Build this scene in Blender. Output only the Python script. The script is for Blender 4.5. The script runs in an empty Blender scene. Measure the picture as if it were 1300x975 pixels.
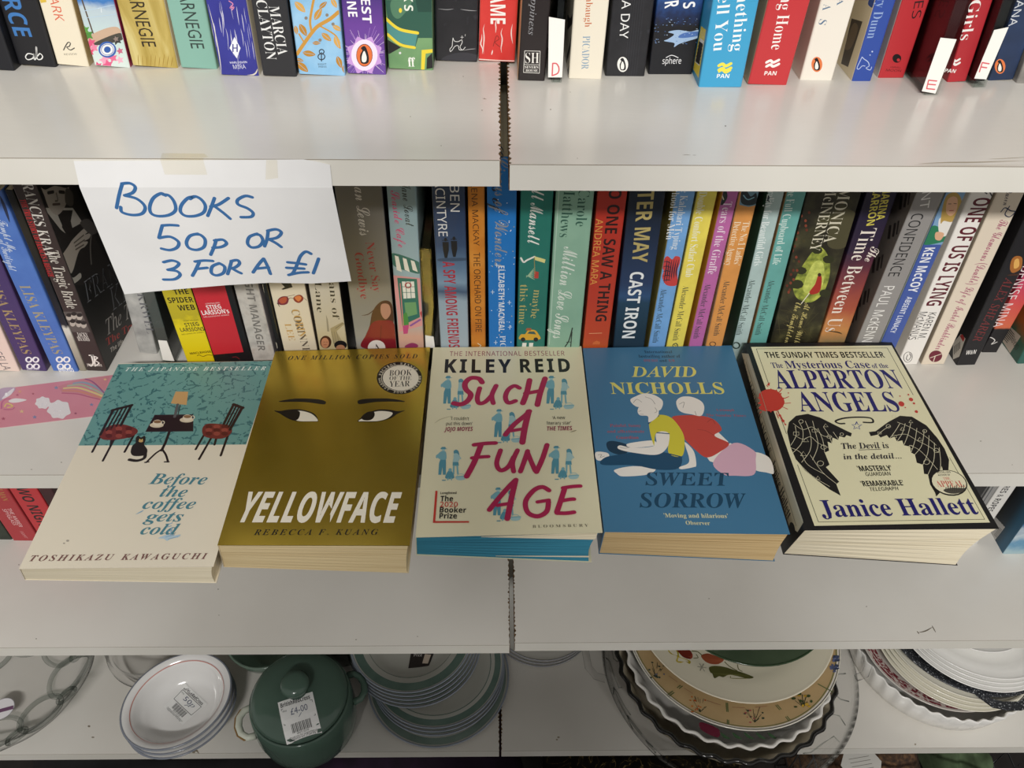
import bpy, math, random
from mathutils import Vector, Matrix
from mathutils.geometry import tessellate_polygon
random.seed(7)
S = bpy.context.scene
COL = S.collection
# ---------------------------------------------------------------- camera
FPX, PITCH, ROLL, YAW, CAM_D, CAM_H = 1001.87, 0.75560, 0.01528, -0.02214, 0.39891, 0.47242
def _axes():
    c, s = math.cos(PITCH), math.sin(PITCH)
    fw = Vector((0, c, -s)); up = Vector((0, s, c)); rt = Vector((1, 0, 0))
    cr, sr = math.cos(ROLL), math.sin(ROLL)
    rt, up = cr*rt + sr*up, -sr*rt + cr*up
    R = Matrix.Rotation(YAW, 3, 'Z')
    return R @ rt, R @ up, R @ fw
RT, UP, FW = _axes()
CAMP = Vector((0, -CAM_D, CAM_H))
cam = bpy.data.cameras.new('camera')
cam.sensor_fit = 'HORIZONTAL'; cam.sensor_width = 36.0; cam.lens = FPX/1300*36; cam.clip_start = .01; cam.clip_end = 50
camo = bpy.data.objects.new('camera', cam); COL.objects.link(camo)
mw = Matrix((RT, UP, -FW)).transposed().to_4x4(); mw.translation = CAMP
camo.matrix_world = mw
S.camera = camo
# ---------------------------------------------------------------- light
W = bpy.data.worlds.new('world'); S.world = W; W.use_nodes = True
W.node_tree.nodes['Background'].inputs[0].default_value = (1.0, .97, .93, 1)
W.node_tree.nodes['Background'].inputs[1].default_value = 0.42
def area(name, loc, tgt, sx, sy, power, col):
    l = bpy.data.lights.new(name, 'AREA'); l.shape = 'RECTANGLE'; l.size = sx; l.size_y = sy; l.energy = power; l.color = col
    o = bpy.data.objects.new(name, l); COL.objects.link(o); o.location = loc
    o.rotation_euler = (Vector(tgt)-Vector(loc)).to_track_quat('-Z', 'Y').to_euler()
    return o
area('ceiling_panel_front', (.04, -1.95, 1.66), (.0, 0, 0), 1.0, .10, 57, (1, .975, .94))
S.view_settings.view_transform = 'Standard'; S.view_settings.look = 'None'
S.view_settings.gamma = 1; S.view_settings.use_curve_mapping = False
S.view_settings.exposure = 0.0
S.cycles.transparent_max_bounces = 48

# ---------------------------------------------------------------- pixel -> place
def ray(p):
    return FW + RT*((p[0]-650)/FPX) - UP*((p[1]-487.5)/FPX)
def on_plane(p, o, n):
    d = ray(p); return CAMP + d*((Vector(o)-CAMP).dot(n)/d.dot(n))
def on_y(p, y): return on_plane(p, (0, y, 0), Vector((0, 1, 0)))
def on_z(p, z): return on_plane(p, (0, 0, z), Vector((0, 0, 1)))
class Zoom:                                     # reads coordinates off an enlarged view of the photograph
    def __init__(s, x, y, k): s.x, s.y, s.k = x, y, k
    def __call__(s, *pts):
        r = [(s.x+p[0]/s.k, s.y+p[1]/s.k) for p in pts]
        return r if len(r) != 1 else r[0]

# ---------------------------------------------------------------- materials
def lin(h):
    h = h.lstrip('#'); r = []
    for i in (0, 2, 4):
        c = int(h[i:i+2], 16)/255
        r.append(c/12.92 if c <= .04045 else ((c+.055)/1.055)**2.4)
    return (*r, 1)
_mats = {}
def mat(hexc, rough=.42, metal=0.0, spec=.45, coat=0.0):
    k = (hexc, rough, metal, spec, coat)
    if k not in _mats:
        m = bpy.data.materials.new('print_'+hexc.lstrip('#')); m.use_nodes = True
        b = m.node_tree.nodes['Principled BSDF']
        b.inputs['Base Color'].default_value = lin(hexc); b.inputs['Roughness'].default_value = rough
        b.inputs['Metallic'].default_value = metal; b.inputs['Specular IOR Level'].default_value = spec
        b.inputs['Coat Weight'].default_value = coat
        _mats[k] = m
    return _mats[k]
def nodemat(name, rough=.4, spec=.45, metal=0.0):
    m = bpy.data.materials.new(name); m.use_nodes = True
    nt = m.node_tree; b = nt.nodes['Principled BSDF']
    b.inputs['Roughness'].default_value = rough; b.inputs['Specular IOR Level'].default_value = spec; b.inputs['Metallic'].default_value = metal
    def n(t, **kw):
        x = nt.nodes.new(t)
        for a, v in kw.items(): setattr(x, a, v)
        return x
    return m, b, n, nt.links.new
def ramp(n, stops, interp='LINEAR'):
    r = n('ShaderNodeValToRGB'); r.color_ramp.interpolation = interp
    e = r.color_ramp.elements
    while len(e) < len(stops): e.new(.5)
    for x, (p, c) in zip(e, stops): x.position = p; x.color = lin(c)
    return r
def mottled(name, stops, scale=60, rough=.42, metal=0.0, spec=.45, stretch=(1, 1, 1), detail=4, bump=0.0, dist=0.0, lo=.3, hi=.7):
    m, b, n, L = nodemat(name, rough, spec, metal)
    tc = n('ShaderNodeTexCoord'); mp = n('ShaderNodeMapping'); mp.inputs['Scale'].default_value = stretch
    L(tc.outputs['Object'], mp.inputs[0])
    t = n('ShaderNodeTexNoise'); t.inputs['Scale'].default_value = scale; t.inputs['Detail'].default_value = detail; t.inputs['Distortion'].default_value = dist
    L(mp.outputs[0], t.inputs['Vector'])
    k = [(lo+(hi-lo)*p, c) for p, c in stops]
    r = ramp(n, k); L(t.outputs[0], r.inputs[0]); L(r.outputs[0], b.inputs['Base Color'])
    if bump:
        bp = n('ShaderNodeBump'); bp.inputs['Strength'].default_value = bump; bp.inputs['Distance'].default_value = .001
        L(t.outputs[0], bp.inputs['Height']); L(bp.outputs[0], b.inputs['Normal'])
    return m
def vgrad(name, stops, h0, h1, axis=2, rough=.4, noise=.0, nscale=80, metal=0.0):   # printed picture running along a spine or cover
    m, b, n, L = nodemat(name, rough, .45, metal)
    tc = n('ShaderNodeTexCoord'); sp = n('ShaderNodeSeparateXYZ'); L(tc.outputs['Object'], sp.inputs[0])
    mr = n('ShaderNodeMapRange'); mr.inputs[1].default_value = h0; mr.inputs[2].default_value = h1
    L(sp.outputs[axis], mr.inputs[0]); src = mr.outputs[0]
    if noise:
        t = n('ShaderNodeTexNoise'); t.inputs['Scale'].default_value = nscale; t.inputs['Detail'].default_value = 5
        L(tc.outputs['Object'], t.inputs['Vector'])
        ma = n('ShaderNodeMath', operation='MULTIPLY_ADD'); ma.inputs[1].default_value = noise; L(t.outputs[0], ma.inputs[0])
        su = n('ShaderNodeMath', operation='SUBTRACT'); su.inputs[1].default_value = noise*.5
        L(mr.outputs[0], ma.inputs[2]); L(ma.outputs[0], su.inputs[0]); src = su.outputs[0]
    r = ramp(n, stops); L(src, r.inputs[0]); L(r.outputs[0], b.inputs['Base Color'])
    return m
def pages(name, c1, c2, axis):                     # leaves seen edge-on: fine lines across the thickness axis
    st = [1.2, 1.2, 1.2]; st[axis] = 260
    return mottled(name, [(0, c2), (.5, c1), (1, c1)], scale=6, rough=.85, spec=.2, stretch=st, detail=3, bump=.25, lo=.3, hi=.62)
PAGE_X = pages('leaves_upright', '#d9cfb4', '#b3a486', 0)
PAGE_XW = pages('leaves_upright_white', '#e2dccb', '#c2b8a2', 0)
PAGE_Z = pages('leaves_lying', '#dcc79b', '#bfa678', 2)
PAGE_ZW = pages('leaves_lying_pale', '#eadfc4', '#d0c2a2', 2)

# ---------------------------------------------------------------- mesh helpers
class MB:
    def __init__(s): s.v, s.f, s.mi, s.mats, s.sm = [], [], [], [], []
    def slot(s, m):
        if isinstance(m, str): m = mat(m)
        if m not in s.mats: s.mats.append(m)
        return s.mats.index(m)
    def add(s, pts, faces, m, smooth=False):
        o = len(s.v); i = s.slot(m)
        s.v += [tuple(p) for p in pts]; s.f += [tuple(o+k for k in f) for f in faces]
        s.mi += [i]*len(faces); s.sm += [smooth]*len(faces)
    def box(s, a, b, m):
        x0, y0, z0 = a; x1, y1, z1 = b
        s.hexa([(x0, y0, z0), (x1, y0, z0), (x1, y1, z0), (x0, y1, z0), (x0, y0, z1), (x1, y0, z1), (x1, y1, z1), (x0, y1, z1)], m)
    def hexa(s, p, m):
        s.add(p, [(0, 3, 2, 1), (4, 5, 6, 7), (0, 1, 5, 4), (1, 2, 6, 5), (2, 3, 7, 6), (3, 0, 4, 7)], m)
    def prism(s, poly, z0, z1, m, ax=None):        # poly: list of (x, y), extruded in z (or mapped by ax)
        n = len(poly); ax = ax or (lambda x, y, z: (x, y, z))
        pts = [ax(x, y, z0) for x, y in poly]+[ax(x, y, z1) for x, y in poly]
        fs = [(i, (i+1) % n, n+(i+1) % n, n+i) for i in range(n)]
        for t in tessellate_polygon([[Vector((x, y, 0)) for x, y in poly]]):
            fs += [(t[2], t[1], t[0]), (n+t[0], n+t[1], n+t[2])]
        s.add(pts, fs, m)
    def lathe(s, prof, m, seg=72, fn=None, cen=(0, 0), smooth=True, closed=False):   # prof: (r, z)
        n = len(prof); pts = []
        for k in range(seg):
            a = 2*math.pi*k/seg
            for j, (r, z) in enumerate(prof):
                x, y, zz = r*math.cos(a), r*math.sin(a), z
                if fn: x, y, zz = fn(a, r, z, j)
                pts.append((x+cen[0], y+cen[1], zz))
        fs = []
        for k in range(seg):
            k2 = (k+1) % seg
            for j in range(n-1 if not closed else n):
                j2 = (j+1) % n
                fs.append((k*n+j, k2*n+j, k2*n+j2, k*n+j2))
        s.add(pts, fs, m, smooth)
    def tube(s, path, r, m, seg=10, closed=False, smooth=True):
        P = [Vector(p) for p in path]; n = len(P); pts = []
        R = r if isinstance(r, (list, tuple)) else [r]*n
        for i, p in enumerate(P):
            a = P[(i-1) % n] if (closed or i > 0) else p; b = P[(i+1) % n] if (closed or i < n-1) else p
            t = (b-a).normalized(); ref = Vector((0, 0, 1)) if abs(t.z) < .9 else Vector((1, 0, 0))
            u = t.cross(ref).normalized(); w = u.cross(t)
            pts += [p+(u*math.cos(2*math.pi*k/seg)+w*math.sin(2*math.pi*k/seg))*R[i] for k in range(seg)]
        fs = []
        for i in range(n if closed else n-1):
            j = (i+1) % n
            fs += [(i*seg+k, i*seg+(k+1) % seg, j*seg+(k+1) % seg, j*seg+k) for k in range(seg)]
        if not closed: fs += [tuple(range(seg))[::-1], tuple((n-1)*seg+k for k in range(seg))]
        s.add(pts, fs, m, smooth)
    def build(s, name, parent=None, loc=None, rot=None):
        me = bpy.data.meshes.new(name); me.from_pydata(s.v, [], s.f)
        for m in s.mats: me.materials.append(m)
        me.polygons.foreach_set('material_index', s.mi); me.polygons.foreach_set('use_smooth', s.sm)
        me.update()
        o = bpy.data.objects.new(name, me); COL.objects.link(o)
        if parent: o.parent = parent
        if loc: o.location = loc
        if rot: o.rotation_euler = rot
        return o
def tag(o, label, cat, group=None, kind=None):
    if label: o['label'] = label
    if cat: o['category'] = cat
    if group: o['group'] = group
    if kind: o['kind'] = kind
    return o
def thing(name, label, cat, loc=(0, 0, 0), rot=(0, 0, 0), group=None):
    o = bpy.data.objects.new(name, None); o.empty_display_size = .02; COL.objects.link(o)
    o.location = loc; o.rotation_euler = rot
    return tag(o, label, cat, group)

# ---------------------------------------------------------------- lettering
STY = dict(S=0x1D5A0, SX=0x1D5D4, SBX=0x1D63C, SB=0x1D5D4, SI=0x1D608, SBI=0x1D63C, R=0x1D400, RB=0x1D400, RI=0x1D434, RBI=0x1D468, C=0x1D4D0, M=0x1D670)
DIG = dict(SX=0x1D7EC, SB=0x1D7EC, R=0x1D7CE, RB=0x1D7CE, RBI=0x1D7CE, SBI=0x1D7EC)
CAPH = {}
def glyphs(txt, sty, sp=1.0):
    out = ''
    for ch in txt:
        if sty == 'P': out += ch
        elif sty == 'RI' and ch == 'h': out += '\u210e'
        elif 'A' <= ch <= 'Z': out += chr(STY[sty]+ord(ch)-65)
        elif 'a' <= ch <= 'z': out += chr(STY[sty]+26+ord(ch)-97)
        elif '0' <= ch <= '9' and sty in DIG: out += chr(DIG[sty]+ord(ch)-48)
        else: out += ch
    c = bpy.data.curves.new('lettering', 'FONT'); c.body = out; c.resolution_u = 2; c.space_character = sp
    if sty == 'R': c.offset = -.011
    if sty in ('SX', 'SBX'): c.offset = .013; c.space_character = max(sp, 1.06)
    o = bpy.data.objects.new('lettering', c); me = o.to_mesh()
    v = [(p.co.x, p.co.y) for p in me.vertices]; f = [tuple(p.vertices) for p in me.polygons]
    o.to_mesh_clear(); bpy.data.objects.remove(o); bpy.data.curves.remove(c)
    return v, f
def caph(sty):
    if sty not in CAPH:
        v, _ = glyphs('H', sty); CAPH[sty] = max(p[1] for p in v) if v else .7
    return CAPH[sty]

def crom(pts, closed=False, k=6):
    n = len(pts); out = []
    g = (lambda i: pts[i % n]) if closed else (lambda i: pts[max(0, min(n-1, i))])
    for i in range(n if closed else n-1):
        a, b, c, d = g(i-1), g(i), g(i+1), g(i+2)
        for j in range(k):
            t = j/k
            out.append(tuple(.5*((2*b[q])+(-a[q]+c[q])*t+(2*a[q]-5*b[q]+4*c[q]-d[q])*t*t+(-a[q]+3*b[q]-3*c[q]+d[q])*t**3) for q in (0, 1)))
    if not closed: out.append(pts[-1])
    return out
def clip_rect(poly, x0, y0, x1, y1):
    for ax, lim, sg in ((0, x0, 1), (0, x1, -1), (1, y0, 1), (1, y1, -1)):
        out = []
        for i in range(len(poly)):
            a, b = poly[i-1], poly[i]
            ia, ib = (a[ax]-lim)*sg >= 0, (b[ax]-lim)*sg >= 0
            if ia != ib:
                t = (lim-a[ax])/(b[ax]-a[ax]); out.append((a[0]+(b[0]-a[0])*t, a[1]+(b[1]-a[1])*t))
            if ib: out.append(b)
        poly = out
        if not poly: return poly
    return poly

class Print:
    """Ink printed on a flat face: points read as pixels, kept as real marks on that face."""
    def __init__(s, mb, o, u, v, n, place, clip=None, rough=.42):
        s.mb, s.o, s.u, s.v, s.n, s.place, s.clip = mb, Vector(o), Vector(u), Vector(v), Vector(n), place, clip
        s.k = 0; s.z = None; s.rough = rough; s.step = .0000016
    def uv(s, p):
        if s.z: p = s.z(p)
        d = on_plane(p, s.o, s.n)-s.o
        return (d.dot(s.u), d.dot(s.v))
    def off(s):
        s.k += 1; return .00002+s.step*s.k
    def m(s, c): return mat(c, s.rough) if isinstance(c, str) else c
    def raw(s, uvs, c, off=None, clip=True):
        if clip and s.clip: uvs = clip_rect(uvs, *s.clip)
        if len(uvs) < 3: return
        off = off if off is not None else s.off()
        tr = tessellate_polygon([[Vector((a, b, 0)) for a, b in uvs]])
        s.mb.add([s.place(a, b, off) for a, b in uvs], tr, s.m(c))
    def poly(s, pts, c, smooth=False):
        q = [s.uv(p) for p in pts]
        s.raw(crom(q, True) if smooth else q, c)
    def ell(s, cx, cy, rx, ry, c, rot=0, n=22):
        r = math.radians(rot)
        s.poly([(cx+rx*math.cos(t)*math.cos(r)-ry*math.sin(t)*math.sin(r), cy+rx*math.cos(t)*math.sin(r)+ry*math.sin(t)*math.cos(r)) for t in [2*math.pi*i/n for i in range(n)]], c)
    def ring(s, cx, cy, rx, ry, w, c, rot=0):
        r = math.radians(rot)
        s.line([(cx+rx*math.cos(t)*math.cos(r)-ry*math.sin(t)*math.sin(r), cy+rx*math.cos(t)*math.sin(r)+ry*math.sin(t)*math.cos(r)) for t in [2*math.pi*i/26 for i in range(27)]], w, c)
    def line(s, pts, w, c, smooth=False, taper=False):
        q = [s.uv(p) for p in pts]
        mid = pts[len(pts)//2]; e = s.uv((mid[0]+1, mid[1])); e0 = s.uv(mid)
        wl = w*math.hypot(e[0]-e0[0], e[1]-e0[1])
        s.stroke(crom(q) if smooth else q, wl, c, taper)
    def stroke(s, q, wl, c, taper=False):
        q2 = [q[0]]
        for p in q[1:]:
            if math.hypot(p[0]-q2[-1][0], p[1]-q2[-1][1]) > 1e-6: q2.append(p)
        q = q2; n = len(q)
        if n < 2: return
        pts = []; off = s.off()
        for i in range(n):
            a, b = q[max(0, i-1)], q[min(n-1, i+1)]
            dx, dy = b[0]-a[0], b[1]-a[1]; d = math.hypot(dx, dy) or 1
            h = wl/2
            if taper: h *= max(.12, math.sin(math.pi*(i+.3)/(n-.4)))
            pts += [(q[i][0]-dy/d*h, q[i][1]+dx/d*h), (q[i][0]+dy/d*h, q[i][1]-dx/d*h)]
        if s.clip:
            x0, y0, x1, y1 = s.clip
            if any(not (x0 <= a <= x1 and y0 <= b <= y1) for a, b in pts):
                for i in range(n-1): s.raw([pts[2*i], pts[2*i+1], pts[2*i+3], pts[2*i+2]], c, off)
                if not taper:
                    for e in (q[0], q[-1]): s.raw([(e[0]+wl/2*math.cos(t*.785), e[1]+wl/2*math.sin(t*.785)) for t in range(8)], c)
                return
        s.mb.add([s.place(a, b, off) for a, b in pts], [(2*i, 2*i+1, 2*i+3, 2*i+2) for i in range(n-1)], s.m(c))
        if not taper:
            for e in (q[0], q[-1]):
                s.raw([(e[0]+wl/2*math.cos(t*.785), e[1]+wl/2*math.sin(t*.785)) for t in range(8)], c, None, False)
    def txt(s, t, a, b, h, c, sty='S', sp=1.0, shear=0):
        """t runs from a to b (ends of its centre line) with capital height h, all read in the view."""
        A, B = Vector(s.uv(a)), Vector(s.uv(b))
        d = B-A; ln = d.length; d.normalize(); w = Vector((-d.y, d.x))
        mx, my = (a[0]+b[0])/2, (a[1]+b[1])/2
        px, py = b[0]-a[0], b[1]-a[1]; l = math.hypot(px, py)
        M, Nn = Vector(s.uv((mx, my))), Vector(s.uv((mx+py/l*h, my-px/l*h)))
        H = abs((Nn-M).dot(w))
        s.text_uv(t, A, d, w, ln, H, c, sty, shear, sp)
    def text_uv(s, t, A, d, w, ln, H, c, sty, shear=0, sp=1.0):
        v, f = glyphs(t, sty, sp)
        if not v: return
        x0 = min(p[0] for p in v); x1 = max(p[0] for p in v); ch = caph(sty); off = s.off()
        pts = []
        for x, y in v:
            q = A+d*((x-x0)/(x1-x0)*ln)+w*((y/ch-.5)*H)+d*(shear*(y/ch-.5)*H)
            pts.append(s.place(q.x, q.y, off))
        s.mb.add(pts, f, s.m(c))
    def scribble(s, a, b, h, c, w=1.0, n=3, seed=1):     # small unreadable line of script
        r = random.Random(seed)
        for k in range(n): pass
# ---------------------------------------------------------------- setting: wall behind, floor, shelf boards
Z_UP_L, Z_UP_R, Z_MID, Z_LOW_L, Z_LOW_R, Z_CER = .26505, .26259, 0.0, -.26599, -.26162, -.52772
TH = .0158; SHELF_D = .30
lam, b, n, L = nodemat('white_laminate', .23, .5)
tc = n('ShaderNodeTexCoord'); t1 = n('ShaderNodeTexNoise'); t1.inputs['Scale'].default_value = 5; t1.inputs['Detail'].default_value = 6
L(tc.outputs['Object'], t1.inputs['Vector'])
r1 = ramp(n, [(.3, '#d3cfc7'), (.6, '#dbd8d1'), (.8, '#dfdcd5')]); L(t1.outputs[0], r1.inputs[0])
t2 = n('ShaderNodeTexNoise'); t2.inputs['Scale'].default_value = 900; t2.inputs['Detail'].default_value = 1; L(tc.outputs['Object'], t2.inputs['Vector'])
r2 = ramp(n, [(.0, '#cfc9bd'), (.22, '#ffffff')]); L(t2.outputs[0], r2.inputs[0])
mx = n('ShaderNodeMixRGB', blend_type='MULTIPLY'); mx.inputs[0].default_value = .5
L(r1.outputs[0], mx.inputs[1]); L(r2.outputs[0], mx.inputs[2]); L(mx.outputs[0], b.inputs['Base Color'])
t3 = n('ShaderNodeTexNoise'); t3.inputs['Scale'].default_value = 220; t3.inputs['Detail'].default_value = 2
mp = n('ShaderNodeMapping'); mp.inputs['Scale'].default_value = (.35, 1, 1); L(tc.outputs['Object'], mp.inputs[0]); L(mp.outputs[0], t3.inputs['Vector'])
bp = n('ShaderNodeBump'); bp.inputs['Strength'].default_value = .06; bp.inputs['Distance'].default_value = .001
L(t3.outputs[0], bp.inputs['Height']); L(bp.outputs[0], b.inputs['Normal'])
lam_edge = mottled('laminate_edge_band', [(0, '#d6d3c9'), (1, '#e0ddd5')], scale=9, rough=.38)
chip = mottled('chipboard_core', [(0, '#3a2a1b'), (.5, '#5c452d'), (1, '#7c6240')], scale=420, rough=.9, spec=.1, bump=.6)
seam_line = mat('#8f877a', .8)

def board(label, x0, x1, z, rough_end, spots=()):
    """A laminated shelf board; rough_end 'l'/'r' is the sawn end with chipped laminate."""
    mb = MB()
    r = random.Random(int((z+1)*1000)+(0 if rough_end == 'r' else 5))
    mb.box((x0, .0006, z-TH), (x1, SHELF_D, z-.0004), chip)
    # laminate top with a chipped outline on the sawn end
    ys = [0.0003]
    while ys[-1] < SHELF_D: ys.append(ys[-1]+r.uniform(.0012, .0042))
    jag = []
    for i, y in enumerate(ys): jag.append((r.uniform(.0007, .0024) if i % 2 else r.uniform(.0, .0004), min(y, SHELF_D)))
    for zz0, zz1 in ((z-.0004, z), (z-TH-.0002, z-TH)):
        if rough_end == 'r': poly = [(x0, .0003), (x0, SHELF_D)]+[(x1-d, y) for d, y in reversed(jag)]
        else: poly = [(x1, SHELF_D), (x1, .0003)]+[(x0+d, y) for d, y in jag]
        mb.prism(poly, zz0, zz1, lam)
    e0 = x0+(.0006 if rough_end == 'l' else 0); e1 = x1-(.0006 if rough_end == 'r' else 0)
    mb.box((e0, 0, z-TH-.0002), (e1, .0006, z-.00045), lam_edge)
    mb.box((e0, .0001, z-.00045), (e1, .0006, z-.00005), seam_line)
    P = Print(mb, (0, 0, z), (1, 0, 0), (0, 1, 0), (0, 0, 1), lambda a, b, o: (a, b, z+o))
    for sp in spots: sp(P)
    return tag(mb.build('shelf_board'), label, 'shelf', 'white laminated shelf boards')
def specks(pts, c='#6d6353', s=1.3):
    def f(P):
        for x, y in pts: P.ell(x, y, s*random.uniform(.5, 1), s*random.uniform(.3, .6), c, n=7)
    return f
def dash(pts, w, c='#8d8474'):
    return lambda P: P.line(pts, w, c, True, True)
XL, XR = -1.05, 1.05
board('upper left white shelf board with the handwritten sign hung from its edge', XL, .0008, Z_UP_L, 'r',
      [specks([(588, 97), (615, 125), (612, 140), (521, 148), (560, 185)]), dash([(612, 125), (618, 126)], 1.2)])
board('upper white shelf board on the right with the worn front edge, holding the lettered dividers', .0052, XR, Z_UP_R, 'l',
      [specks([(724, 117), (699, 139), (733, 201), (921, 160)]), dash([(866, 197), (872, 196.5), (877, 197)], 1.4), dash([(879, 197), (884, 197)], 1.2),
       dash([(1166, 208), (1200, 206.5), (1240, 206), (1300, 204)], 3.5, '#a39a88'), dash([(1255, 202), (1280, 201), (1310, 199)], 1.5, '#a39a88'), dash([(1160, 209.5), (1220, 210), (1300, 210)], 2, '#b5ab98')])
board('middle white shelf board on the left, under the pink unicorn strip', XL, .0060, Z_MID, 'r', [specks([(78, 587), (40, 596)])])
board('middle white shelf board on the right, under the white spines', .0102, XR, Z_MID, 'l', [specks([(1245, 560), (1285, 590)])])
board('lower white shelf board on the left, in shadow under the lying books', XL, .0108, Z_LOW_L, 'r', [specks([(46, 811), (24, 717), (277, 748), (530, 808), (278, 781), (452, 812)])])
board('lower white shelf board on the right, with a scuff mark near its front edge', .0152, XR, Z_LOW_R, 'l',
      [dash([(1166, 803), (1175, 801), (1184, 796)], 1.6, '#6d6557'), dash([(1164, 801), (1167, 805)], 1.5, '#6d6557'), dash([(1183, 794), (1188, 803)], 1.5, '#6d6557'), specks([(1100, 770), (900, 760)])])
board('bottom white shelf board on the left, under the green casserole', XL, .0002, Z_CER, 'r', [specks([(246, 955), (250, 953), (113, 922), (118, 936), (243, 931)], '#857b6b', 2.4), dash([(244, 956), (249, 953), (253, 957)], 2, '#857b6b')])
board('bottom white shelf board on the right, under the glass bowl', .0022, XR, Z_CER, 'l', [specks([(709, 936), (707, 939), (1162, 945)], '#948a79', 2.5)])
wallm = mottled('wall_paint', [(0, '#8f8a80'), (1, '#9d978b')], scale=8, rough=.8)
mb = MB(); mb.box((XL-.3, SHELF_D, -.80), (XR+.3, SHELF_D+.03, 1.7), wallm); tag(mb.build('wall_back'), None, None, kind='structure')
floorm = mottled('floor_covering', [(0, '#1d1a18'), (1, '#2b2724')], scale=30, rough=.7)
mb = MB(); mb.box((-2.5, -3.2, -.82), (2.5, SHELF_D+.03, -.80), floorm); tag(mb.build('floor'), None, None, kind='structure')
# ---------------------------------------------------------------- books standing spine out
ROWS = {}
def cover_profile(w, d, r=.0012, th=.00045):
    out = [(-w/2, d)]
    for k in range(4): a = math.pi+k*math.pi/6; out.append((-w/2+r+r*math.cos(a), r+r*math.sin(a)))
    for k in range(4): a = 1.5*math.pi+k*math.pi/6; out.append((w/2-r+r*math.cos(a), r+r*math.sin(a)))
    out.append((w/2, d))
    inn = [(-w/2+th, d), (-w/2+th, th), (w/2-th, th), (w/2-th, d)]
    return out, inn
class Book:
    def __init__(s, row, label, L, R, zs, c, y=None, h=.198, d=.126, left=None, right=None, pg=None, sy=None, kind='paperback_book', group=None, w_off=0, hard=False):
        """L, R: two points read on the left and the right edge of the spine, the second the lower one."""
        if y is None: y = (on_z(L[1], zs).y+on_z(R[1], zs).y)/2
        pl = [on_y(p, y) for p in L]; pr = [on_y(p, y) for p in R]
        sl = lambda a: (a[0].x-a[1].x)/(a[0].z-a[1].z)
        b = (sl(pl)+sl(pr))/2; zm = (pl[0].z+pl[1].z)/2
        aL = (pl[0].x+pl[1].x)/2-b*(zm-zs); zr = (pr[0].z+pr[1].z)/2; aR = (pr[0].x+pr[1].x)/2-b*(zr-zs)
        row_ = ROWS.setdefault(row, [])
        for pa, pb, ph in row_[-1:]:                    # lean along with the book before instead of through it
            hh = min(h, ph); tn = (pa+pb*hh)-(aL+b*hh)
            if tn > 0:
                db = min(tn/hh+.002, .06); b += db; aL -= db*(zm-zs)*.5; aR -= db*(zr-zs)*.5
        for pa, pb, ph in row_[-1:]:                    # stay clear of the book before
            hh = min(h, ph); need = max(pa-aL, (pa+pb*hh)-(aL+b*hh))+.0002
            if need > .35*(aR-aL): print('OVERLAP', label, need)
            if need > 0: aL += min(need, .35*(aR-aL))
        if aR-aL < .004: aR = aL+.004; print('THIN', label)
        al = math.atan(b); w = (aR-aL)*math.cos(al)-.0002
        row_.append((aR, b, h))
        z0 = zs+w/2*abs(math.sin(al)); x0 = (aL+aR)/2+b*(z0-zs)
        s.w, s.h, s.d, s.y, s.al = w, h, d, y, al
        s.root = thing(kind, label, 'book', (x0, y, z0), (0, al, 0), group or {'up': 'books on the upper shelf', 'mid': 'books on the middle shelf', 'low': 'books on the lower shelf'}[row])
        mb = s.mb = MB()
        base = mat(c) if isinstance(c, str) else c
        out, inn = cover_profile(w, d)
        n = len(out)
        lf = left or base; rt_ = right or base
        def wall(poly, mm):
            k = len(poly); pts = [(x, yy, 0) for x, yy in poly]+[(x, yy, h) for x, yy in poly]
            mb.add(pts, [(i+1, i, k+i, k+i+1) for i in range(k-1)], mm)
        wall(out[0:3], lf); wall(out[2:8], base); wall(out[7:], rt_); wall(inn[::-1], base)
        for zz in (0, h):
            pts = [(x, yy, zz) for x, yy in out]+[(x, yy, zz) for x, yy in inn]
            fs = [(0, 1, n+1, n), (1, 2, 3, n+1), (3, 4, n+2, n+1), (4, 5, 6, n+2), (6, 7, 8, n+2), (8, 9, n+3, n+2)]
            mb.add(pts, fs, base)
        o = Vector((x0, y, z0)); u = Vector((math.cos(al), 0, -math.sin(al))); v = Vector((math.sin(al), 0, math.cos(al)))
        s.P = Print(mb, o, u, v, Vector((0, 1, 0)), lambda a, bb, off: (a, -off, bb), (-w/2+.0003, .0002, w/2-.0003, h-.0002))
        # printing on the side that shows: depth runs along +y
        s.PL = Print(mb, o-u*(w/2), Vector((0, 1, 0)), v, u, lambda a, bb, off: (-w/2-off, a, bb), (.0012, .0002, d-.0003, h-.0002))
        s.PR = Print(mb, o+u*(w/2), Vector((0, 1, 0)), v, u, lambda a, bb, off: (w/2+off, a, bb), (.0012, .0002, d-.0003, h-.0002))
        s.pg = pg or PAGE_X
    def z(s, zz): s.P.z = s.PL.z = s.PR.z = zz; return s.P
    def full(s, c, z0, z1, x0=-1, x1=1):            # a band of the spine, heights and half-widths as fractions
        s.P.raw([(x0*s.w/2, z0*s.h), (x1*s.w/2, z0*s.h), (x1*s.w/2, z1*s.h), (x0*s.w/2, z1*s.h)], c)
    def done(s):
        s.mb.build('cover', s.root)
        m = MB(); t = .0006
        m.box((-s.w/2+t, t+.0004, .0003), (s.w/2-t, s.d-.0006, s.h-.0005), s.pg); m.build('page_block', s.root)
        return s
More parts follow.
